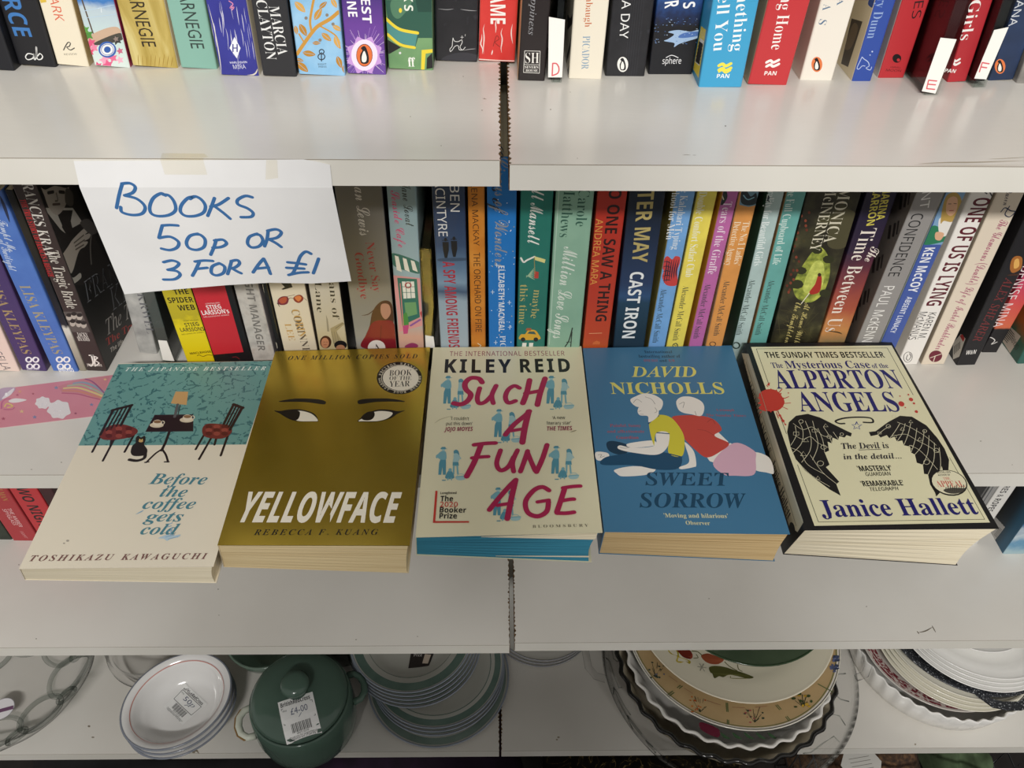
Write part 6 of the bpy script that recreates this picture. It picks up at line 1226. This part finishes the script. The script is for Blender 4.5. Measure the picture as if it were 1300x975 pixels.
mb.lathe([(.1312, .0652), (.134, .0665), (.1368, .0645), (.1350, .0622)], blk, 204, fw)
dress(mb, 'fluted_dish', 'oatmeal stoneware dish with a wavy black rim, inside the glass casserole', 'dish', Vector((.2834, .0890, ZC+.0115)))
mb = MB(); fw2 = fluted(0, 0, .06, 32, .016, 0, .004)
mb.lathe([(0, .003), (.088, .003), (.101, .012), (.113, .04), (.1245, .063), (.1275, .0645), (.1285, .0625), (.117, .038), (.105, .009), (.092, 0), (0, 0)], WHITE, 216, fw2)
dress(mb, 'fluted_dish', 'white fluted flan dish nested inside the wavy black-rimmed dish', 'dish', Vector((.2848, .0935, ZC+.0262)))
FC = (.2850, .0945)
mb, pr, loc = plate('plate', '', '', FC, .0960, .0830, .016, glaze('#9da3a4'), well=.66)
Pq = Print(mb, (0, 0, ZC+.0805), (1, 0, 0), (0, 1, 0), (0, 0, 1), lambda a, b_, o: (a-loc.x, b_-loc.y, zat(pr, min(.0935, math.hypot(a-loc.x, b_-loc.y)))+.0003+o), None, .16); Pq.z = Zoom(720, 810, 4.643)
Pq.poly([(785, 500), (890, 540), (885, 590), (790, 545)], '#6b2638', True)
for k in range(5): Pq.poly([(900+70*k, 560), (930+70*k, 575), (960+70*k, 600), (920+70*k, 590)], '#3f5a3e', True)
dress(mb, 'plate', 'grey flowered plate lying in the white flan dish, nearly hidden', 'plate', loc)
TC = (.2912, .1118)
mb, pr, loc = plate('plate', '', '', TC, .1322, .1030, .0165, WHITE, rim=glaze('#d9d5c8'), rimw=.001, well=.66)
mb.lathe([(.094, zat(pr, .094)+.0003), (.106, zat(pr, .106)+.0003), (.118, zat(pr, .118)+.0003), (.1258, zat(pr, .1258)+.0003), (.1285, zat(pr, .1285)+.0003)], mottled('tan_border_glaze', [(0, '#b59b71'), (1, '#c0a67c')], scale=30, rough=.18), 96)
mb.lathe([(.1268, zat(pr, .1268)+.0005), (.1278, zat(pr, .1278)+.0005)], glaze('#6f7a4e'), 96)
Pq = Print(mb, (0, 0, ZC+.097), (1, 0, 0), (0, 1, 0), (0, 0, 1), lambda a, b_, o: (a-loc.x, b_-loc.y, zat(pr, min(.1295, math.hypot(a-loc.x, b_-loc.y)))+.0009+o), None, .16)
zt = Zoom(720, 810, 4.643); Pq.z = zt
for a_, b2 in (((600, 355), (680, 282)), ((940, 518), (940, 378)), ((948, 518), (948, 378)), ((590, 348), (668, 278))): Pq.line([a_, b2], 6, '#66714a')
def sprig(x, y, s_, c1, c2, c3, sd):
    r_ = random.Random(sd)
    for k in range(9): Pq.line([(x, y+s_*.5), (x+r_.uniform(-.5, .5)*s_, y+r_.uniform(-.7, .3)*s_)], 4, c1, False, True)
    for k in range(11): Pq.ell(x+r_.uniform(-.6, .6)*s_, y+r_.uniform(-.6, .6)*s_, r_.uniform(4, 9), r_.uniform(3, 7), r_.choice([c2, c3]), n=8)
sprig(520, 200, 85, '#2f3a33', '#6b6f86', '#424e44', 3); sprig(780, 400, 95, '#33402f', '#c0702c', '#b8552a', 4); sprig(1100, 460, 95, '#2b3d34', '#b0555c', '#3b4f44', 5)
for a_, b2 in (((690, 295), (740, 325)), ((820, 365), (905, 392)), ((975, 405), (1050, 408)), ((1110, 405), (1180, 398)), ((600, 225), (650, 258))): Pq.line([a_, b2], 2.5, '#9b6a58')
Pq.z = Zoom(860, 800, 2.955)
for a_, b2 in (((370, 282), (412, 345)), ((376, 280), (418, 343)), ((525, 208), (575, 240))): Pq.line([a_, b2], 4, '#66714a')
sprig(468, 268, 56, '#2f3d28', '#c09a3a', '#3b4f30', 6); sprig(585, 150, 26, '#4c5670', '#5b6488', '#3c4660', 7); sprig(590, 115, 16, '#4c5670', '#5b6488', '#3c4660', 8)
dress(mb, 'plate', 'plate with a tan border of little botanical panels, in the glass casserole nest', 'plate', loc)
UC = (.2938, .1298)
mb, pr, loc = plate('plate', '', '', UC, .1256, .1175, .0185, CREAM, well=.58)
Pq = Print(mb, (0, 0, ZC+.105), (1, 0, 0), (0, 1, 0), (0, 0, 1), lambda a, b_, o: (a-loc.x, b_-loc.y, zat(pr, min(.122, math.hypot(a-loc.x, b_-loc.y)))+.0003+o), None, .16); Pq.z = zt
Pq.poly([(585, 85), (610, 75), (650, 90), (655, 130), (690, 140), (722, 150), (715, 172), (690, 160), (660, 170), (635, 160), (640, 130), (600, 115)], '#b8a53c', True)
Pq.poly([(640, 75), (720, 75), (735, 110), (715, 135), (680, 130), (655, 105)], '#7a2f24', True); Pq.poly([(700, 90), (735, 95), (735, 125), (712, 135)], '#9b4430', True)
Pq.poly([(790, 105), (830, 90), (890, 110), (925, 125), (890, 155), (840, 155), (805, 135)], '#9c5238', True); Pq.poly([(860, 105), (890, 115), (885, 150), (862, 152)], '#7d3a2a', True); Pq.line([(735, 80), (770, 82), (800, 108)], 6, '#6b6a3c', True); Pq.line([(745, 125), (770, 120), (760, 100)], 5, '#6b6a3c', True)
Pq.poly([(835, 180), (870, 168), (925, 172), (980, 190), (1050, 215), (1095, 240), (1060, 250), (1000, 232), (950, 225), (915, 245), (890, 240), (860, 258), (850, 225), (838, 215)], '#5f5f34', True); Pq.line([(845, 205), (920, 200), (1000, 212), (1090, 243)], 4, '#3c3d22', True); Pq.line([(930, 140), (960, 170), (1000, 195)], 6, '#6b6a3c', True); Pq.line([(1005, 155), (1010, 185), (1030, 200)], 5, '#6b6a3c', True); Pq.line([(960, 235), (965, 250), (1050, 248), (1090, 244)], 4, '#8f8a4c', True)
for k in range(6): a = k*1.047; Pq.line([(790, 185), (790+26*math.cos(a), 185+30*math.sin(a))], 5, '#a8a494')
dress(mb, 'plate', 'cream plate painted with fruit and a big leaf, on the tan-bordered plate', 'plate', loc)
gd = mottled('moss_glaze', [(0, '#51634c'), (1, '#5f7158')], scale=20, rough=.13)
mb, pr, loc = plate('dish', '', '', (.3065, .1470), .1085, .139, .026, gd, rim=glaze('#33472f'), rimw=.002, well=.55)
mb.lathe([(.080, zat(pr, .080)+.0003), (.084, zat(pr, .084)+.0003)], glaze('#2e4030'), 80)
dress(mb, 'shallow_dish', 'moss green shallow dish on top of the fruit-painted plate', 'dish', loc)
# white flan dish on the right with plates
WC = (.5845, .1275)
mb = MB(); fw3 = fluted(0, 0, .04, 40, .014, 0, .002)
mb.lathe([(0, .0035), (.1, .0035), (.1035, .006), (.1115, .043), (.1135, .045), (.1150, .0435), (.1075, .003), (.105, 0), (0, 0)], glaze('#e7e5e0'), 240, fw3)
dress(mb, 'fluted_dish', 'wide white fluted flan dish holding plates, at the right end of the shelf', 'dish', Vector((WC[0], WC[1], ZC+.0003)))
mb, pr, loc = plate('plate', '', '', (.5800, .1275), .1005, .0405, .018, glaze('#cfc9c2'), well=.68)
tm = mottled('red_transfer_print', [(0, '#6d2a34'), (.5, '#8a3f48'), (.62, '#cdbdb6'), (1, '#d6cec6')], scale=230, rough=.16)
mb.lathe([(.082, zat(pr, .082)+.0003), (.09, zat(pr, .09)+.0003), (.0965, zat(pr, .0965)+.0003)], tm, 90)
dress(mb, 'plate', 'plate with a dark red printed border under the stacked cream plates', 'plate', loc)
for i in range(4):
    mb, pr, loc = plate('plate', '', '', (.5958+.0012*i, .1228+.0018*i), .0985, .0475+.0062*i, .013, glaze('#e3dfcf'), well=.68, t=.003)
    dress(mb, 'plate', ['lowest of the four cream plates in the white flan dish', 'second from the bottom of the four cream plates', 'third from the bottom of the four cream plates', 'top one of the four cream plates, under the speckled black pan'][i], 'plate', loc, 'cream plates in the flan dish')
pan = mottled('speckled_enamel', [(0, '#2a2c2f'), (.62, '#303236'), (.68, '#a5a8ab')], scale=620, rough=.2, detail=1, lo=.2, hi=.9)
pc = Vector((.6045, .1265, ZC+.0665)); pn = thing('enamel_pan', 'speckled black enamel pan with a looped handle, between cream and white plates', 'pan', pc)
def ov(a, r, z, j=0): return (r*1.05*math.cos(a), r*.985*math.sin(a), z)
mb = MB(); mb.lathe([(0, .0012), (.082, .0012), (.0925, .0125), (.0995, .0138), (.1005, .0128), (.0935, .0112), (.0835, 0), (0, 0)], pan, 90, ov); mb.build('body', pn)
for s_ in (-1, 1):
    mb = MB(); pl_ = [(-.034, .093), (-.027, .105), (-.015, .1195), (.0, .123), (.018, .1235), (.036, .118), (.046, .104), (.05, .090), (.036, .094), (.033, .104), (.02, .1125), (0, .1125), (-.012, .109), (-.019, .1), (-.022, .0945)]
    ol_ = [(x*(1 if s_ < 0 else -1), -y*.93 if s_ < 0 else y*.93) for x, y in pl_]
    mb.prism(ol_, .0115, .0140, pan); mb.build('handle', pn)
for i in range(4):
    mb, pr, loc = plate('plate', '', '', (.6062-.0008*i, .1275+.0022*i), .0992, .0905+.0064*i, .0125, glaze('#e9e8e4'), well=.66, t=.003)
    dress(mb, 'plate', ['lowest of the four white plates on the speckled pan', 'second from the bottom of the four white plates', 'third from the bottom of the four white plates', 'top one of the four white plates on the speckled pan'][i], 'plate', loc, 'white plates on the pan')
mb, pr, loc = plate('plate', '', '', (.592, .135), .0738, .1255, .0135, glaze('#ecebe7'), well=.62)
dress(mb, 'plate', 'small white plate lying on the stack of four white plates', 'plate', loc)
# cut glass bowl, glass dish
mb = MB()
def petal(a, r, z, j):
    w = min(1, max(0, (z-.004)/.045)); k = .985+.05*w*abs(math.cos(4.5*a))-.015*w; return (r*k*math.cos(a), r*k*math.sin(a), z+.006*w*abs(math.cos(4.5*a)))
mb.lathe([(0, .006), (.05, .006), (.068, .011), (.088, .028), (.104, .047), (.1085, .053), (.1115, .0525), (.109, .044), (.093, .022), (.075, .004), (.052, 0), (0, 0)], GLASS, 144, petal)
cg = thing('glass_bowl', 'clear glass bowl with petal-shaped lobes at the left end of the bottom shelf', 'bowl', Vector((-.6260, .0850, ZC+.0003))); mb.build('vessel', cg)
mb = MB()
gw = [(0, .006), (.05, .006), (.068, .011), (.088, .028), (.104, .047), (.1085, .053)]
for k in range(16):
    a = (k+.3)*2*math.pi/16; big = k % 2 == 0; rc, rl, tw = (.074, .032, .025) if big else (.087, .019, .0095)
    pth = []
    for i in range(30):
        t = 2*math.pi*i/30; rr = rc+rl*math.cos(t); w_2 = tw*math.sin(t)*(1-.35*math.cos(t))
        rad = math.hypot(rr, w_2); an = a+math.atan2(w_2, rr); pth.append((rad*math.cos(an), rad*math.sin(an), zat(gw, min(.108, rad))+.0012))
    mb.tube(pth, .0030 if big else .0022, RIDGE, 8, True)
mb.build('petal_ribs', cg)
mb = MB(); mb.lathe([(.0, .0072), (.0135, .0072)], mat('#dfdde0', .5), 40); mb.lathe([(.0135, .0072), (.0142, .0072)], mat('#8d8a90', .5), 40); mb.add([(-.013, -.0045, .0074), (.013, -.0045, .0074), (.013, .0005, .0074), (-.013, .0005, .0074)], [(0, 1, 2, 3)], mat('#6a4a66', .5))
st = mb.build('round_sticker', cg); q_ = on_z((-1, 896), ZC+.03); st.location = (q_.x+.6260, q_.y-.085, .014); st.rotation_euler = (.0, 0, .3)
mb = MB(); mb.lathe([(0, .004), (.05, .004), (.058, .008), (.062, .03), (.0645, .048), (.0662, .0485), (.0672, .0475), (.0655, .029), (.0705, .024), (.0705, .018), (.062, .004), (.054, 0), (0, 0)], GLASS, 72)
dress(mb, 'glass_dish', 'small round clear glass dish behind the oval white bowls', 'dish', Vector((-.452, .144, ZC+.0003)))

# ---------------------------------------------------------------- goods on the floor in front of and under the bottom shelf
mar = mottled('gold_veined_black', [(0, '#0b0a09'), (.53, '#0e0c0a'), (.56, '#8d7a4e'), (.585, '#0e0c0a'), (1, '#141210')], scale=34, rough=.3, detail=6, dist=2.2)
FZ = -.80
mb = MB(); mb.box((-.135, -.13, 0), (.135, .13, .098), mar); bx = thing('storage_box', 'black storage box with gold veins, under the shelf below the glass casserole', 'box', Vector((.20, .115, FZ+.0005))); mb.build('body', bx)
mb = MB(); mb.box((-.139, -.134, .0985), (.139, .134, .122), mar); mb.build('lid', bx)
def heap(name, label, cat, c, rx, ry, h, m, sd, n=26):
    r_ = random.Random(sd); mb = MB(); ph = [r_.uniform(0, 6) for _ in range(6)]; pts = []
    for j in range(n+1):
        for i in range(n+1):
            u, v = i/n*2-1, j/n*2-1; f = max(0, 1-abs(u)**3)*max(0, 1-abs(v)**3)
            z = h*f*(.8+.12*math.sin(6*u+ph[0]+2*v)+.1*math.sin(9*v+ph[1]-3*u)+.05*math.sin(17*u+ph[2]))
            pts.append((rx*u*(1+.06*math.sin(5*v+ph[3])), ry*v*(1+.06*math.sin(4*u+ph[4])), max(.002, z)))
    fs = [(j*(n+1)+i, j*(n+1)+i+1, (j+1)*(n+1)+i+1, (j+1)*(n+1)+i) for j in range(n) for i in range(n)]
    o_ = len(pts); pts += [(p[0], p[1], 0) for p in pts]; fs += [(o_+a, o_+d, o_+c2, o_+b2) for a, b2, c2, d in fs]
    ed = [i for i in range(n+1)]+[j*(n+1)+n for j in range(1, n+1)]+[n*(n+1)+i for i in range(n-1, -1, -1)]+[j*(n+1) for j in range(n-1, 0, -1)]
    fs += [(ed[k], o_+ed[k], o_+ed[(k+1) % len(ed)], ed[(k+1) % len(ed)]) for k in range(len(ed))]
    mb.add(pts, fs, m, True); return dress(mb, name, label, cat, Vector((c[0], c[1], FZ+.0005)))
heap('folded_cloth', 'dark purple folded cloth under the bottom shelf, left of the marbled box', 'cloth', (-.13, .12), .16, .13, .11, mottled('purple_velvet', [(0, '#1c0f1f'), (1, '#2b1730')], scale=40, rough=.9), 3)
heap('folded_cloth', 'black cloth under the bottom shelf at the far left', 'cloth', (-.52, .12), .2, .13, .1, mottled('black_velvet', [(0, '#0a0a0b'), (1, '#121214')], scale=40, rough=.9), 4)
# wire basket
wire = mat('#5b5c5e', .35, .8); bc = Vector((.60, .12, FZ+.0005)); wb = thing('wire_basket', 'dark wire basket under the right end of the bottom shelf', 'basket', bc)
mb = MB(); hx, hy, hz = .17, .14, .165
for z, r_ in ((hz, .0022), (hz*.66, .0013), (hz*.33, .0013), (.0025, .0022)): mb.tube([(-hx, -hy, z), (hx, -hy, z), (hx, hy, z), (-hx, hy, z)], r_, wire, 6, True)
for i in range(18):
    x = -hx+2*hx*i/17
    mb.tube([(x, -hy, hz+(.003 if i % 3 == 0 else 0)), (x, -hy, .0025), (x, hy, .0025), (x, hy, hz)], .0012, wire, 6)
for j in range(12):
    y = -hy+2*hy*j/11; mb.tube([(-hx, y, hz), (-hx, y, .0025), (hx, y, .0025), (hx, y, hz)], .0012, wire, 6)
mb.build('wire_frame', wb)
def inbasket(o, z): o.location.z = FZ+z; return o
inbasket(heap('folded_cloth', 'brown patterned cloth lying in the wire basket', 'cloth', (.55, .10), .10, .11, .105, mottled('brown_weave', [(0, '#2c2119'), (.5, '#4a3626'), (1, '#705338')], scale=150, rough=.9), 6), .006)
inbasket(heap('folded_cloth', 'green folded cloth at the right side of the wire basket', 'cloth', (.70, .10), .045, .11, .115, mottled('green_weave', [(0, '#44543a'), (1, '#56684a')], scale=90, rough=.9), 7), .006)
mb = MB(); cd = [(-.026, -.012), (.018, -.014), (.026, .0), (.02, .014), (-.02, .016), (-.03, .002)]; mb.prism(cd, 0, .0006, mat('#cfcdc6', .6))
Pq = Print(mb, (0, 0, 0), (1, 0, 0), (0, 1, 0), (0, 0, 1), lambda a, b_, o: (a, b_, .0006+o), None)
for k in range(4): Pq.stroke([(-.016, .008-.005*k), (.012, .009-.005*k)], .0008, '#8a8880')
tg = mb.build('paper_tag', None, Vector((.492, .02, FZ+.171)), (.0, -.05, .1)); tag(tg, 'white paper tag resting on the front rim of the wire basket', 'tag')
# ---------------------------------------------------------------- the person taking the picture, standing in the aisle (casts the soft shade on the shelves)
def figure():
    V, E, R = [], [], []
    def j(p, r, par=None):
        V.append(p); R.append(r)
        if par is not None: E.append((par, len(V)-1))
        return len(V)-1
    y0 = -.86; f = FZ
    pel = j((0, y0, f+.80), (.15, .105)); wai = j((0, y0+.01, f+.95), (.135, .10), pel); che = j((0, y0+.005, f+1.12), (.155, .105), wai); sho = j((0, y0, f+1.24), (.13, .08), che); nec = j((0, y0+.01, f+1.315), (.05, .05), sho)
    h1 = j((0, y0+.025, f+1.38), (.068, .078), nec); h2 = j((0, y0+.03, f+1.46), (.072, .09), h1); j((0, y0+.02, f+1.52), (.05, .06), h2)
    for s in (-1, 1):
        hip = j((s*.085, y0, f+.74), (.082, .085), pel); kn = j((s*.095, y0+.02, f+.42), (.055, .06), hip); an = j((s*.10, y0-.01, f+.09), (.038, .042), kn); j((s*.10, y0+.03, f+.045), (.04, .035), an); j((s*.11, y0+.14, f+.035), (.038, .026), len(V)-1)
        sh = j((s*.165, y0, f+1.225), (.055, .058), sho); el = j((s*.235, y0+.16, f+1.0), (.042, .044), sh); wr = j((s*.105, y0+.355, f+1.165), (.026, .024), el); pa = j((s*.065, y0+.39, f+1.21), (.033, .017), wr)
        for q, (dz, ln) in enumerate(((.03, .050), (.012, .056), (-.006, .052), (-.022, .042))):
            a = j((s*.048, y0+.41, f+1.222+dz), (.0095, .0095), pa); b = j((s*(.048-ln*.35), y0+.435, f+1.226+dz), (.0088, .0088), a); j((s*(.048-ln*.85), y0+.426, f+1.226+dz), (.0075, .0075), b)
        t = j((s*.052, y0+.382, f+1.24), (.011, .011), pa); j((s*.03, y0+.392, f+1.262), (.009, .009), t)
    me = bpy.data.meshes.new('body'); me.from_pydata(V, E, []); o = bpy.data.objects.new('body', me); COL.objects.link(o)
    md = o.modifiers.new('skin', 'SKIN'); md.use_smooth_shade = True
    for k, r in enumerate(R): me.skin_vertices[0].data[k].radius = r; me.skin_vertices[0].data[k].use_root = (k == 0)
    sb = o.modifiers.new('sub', 'SUBSURF'); sb.levels = sb.render_levels = 2
    dg = bpy.context.evaluated_depsgraph_get(); m2 = bpy.data.meshes.new_from_object(o.evaluated_get(dg))
    bpy.data.objects.remove(o)
    skin, coat, jean, shoe = mat('#c79a80', .6), mottled('navy_coat_cloth', [(0, '#20242e'), (1, '#2a2f3b')], scale=120, rough=.9), mottled('dark_jeans', [(0, '#232a38'), (1, '#2d3545')], scale=200, rough=.9), mat('#1b1a1a', .6)
    m2.materials.clear()
    for m_ in (skin, coat, jean, shoe): m2.materials.append(m_)
    for p in m2.polygons:
        c = p.center; z = c.z-f
        p.material_index = 3 if z < .075 else 2 if z < .80 else 0 if (z > 1.305 or (c.y > y0+.36 and z > 1.1)) else 1
        p.use_smooth = True
    r = thing('person', 'person in a navy coat and dark jeans standing in the aisle, holding up a phone', 'person', (0, 0, 0))
    b = bpy.data.objects.new('body', m2); COL.objects.link(b); b.parent = r
    mb = MB()                                                     # short hair and a plain face
    mb.lathe([(.002, .075), (.035, .07), (.062, .05), (.075, .02), (.08, -.01), (.078, -.035)], mat('#3a2b22', .8), 32, lambda a, rr, z, jj: (rr*math.cos(a), rr*1.15*math.sin(a)-.018, z if math.sin(a) < .5 else max(z, .022)))
    mb.build('hair', r, (0, y0+.03, f+1.475))
    mb = MB()
    for s in (-1, 1): mb.lathe([(.0, .004), (.008, .002), (.011, -.002)], mat('#efe9e2', .3), 12, lambda a, rr, z, jj: (s*.03+rr*math.cos(a), z*1.2, rr*.6*math.sin(a)))
    mb.tube([(0, -.002, .0), (0, .012, -.022), (0, .02, -.034), (0, .006, -.04)], [.006, .008, .011, .008], skin, 8); mb.tube([(-.022, 0, -.062), (0, .004, -.064), (.022, 0, -.062)], [.003, .005, .003], mat('#a3605a', .5), 8)
    mb.build('face', r, (0, y0+.118, f+1.455))
    return r
figure()
mb = MB(); ph = mat('#15161a', .25); c_, s_ = math.cos(PITCH), math.sin(PITCH)
mb.box((-.0365, -.077, .002), (.0365, .077, .010), ph); bm_ = MB()
pt = thing('phone', 'black phone held up in both hands of the person', 'phone', CAMP-FW*.014); pt.rotation_euler = Matrix((RT, UP, -FW)).transposed().to_euler()
mb.build('body', pt); bm_.box((-.034, -.073, .0101), (.034, .073, .0104), mat('#0b0c0f', .1)); bm_.build('screen', pt)
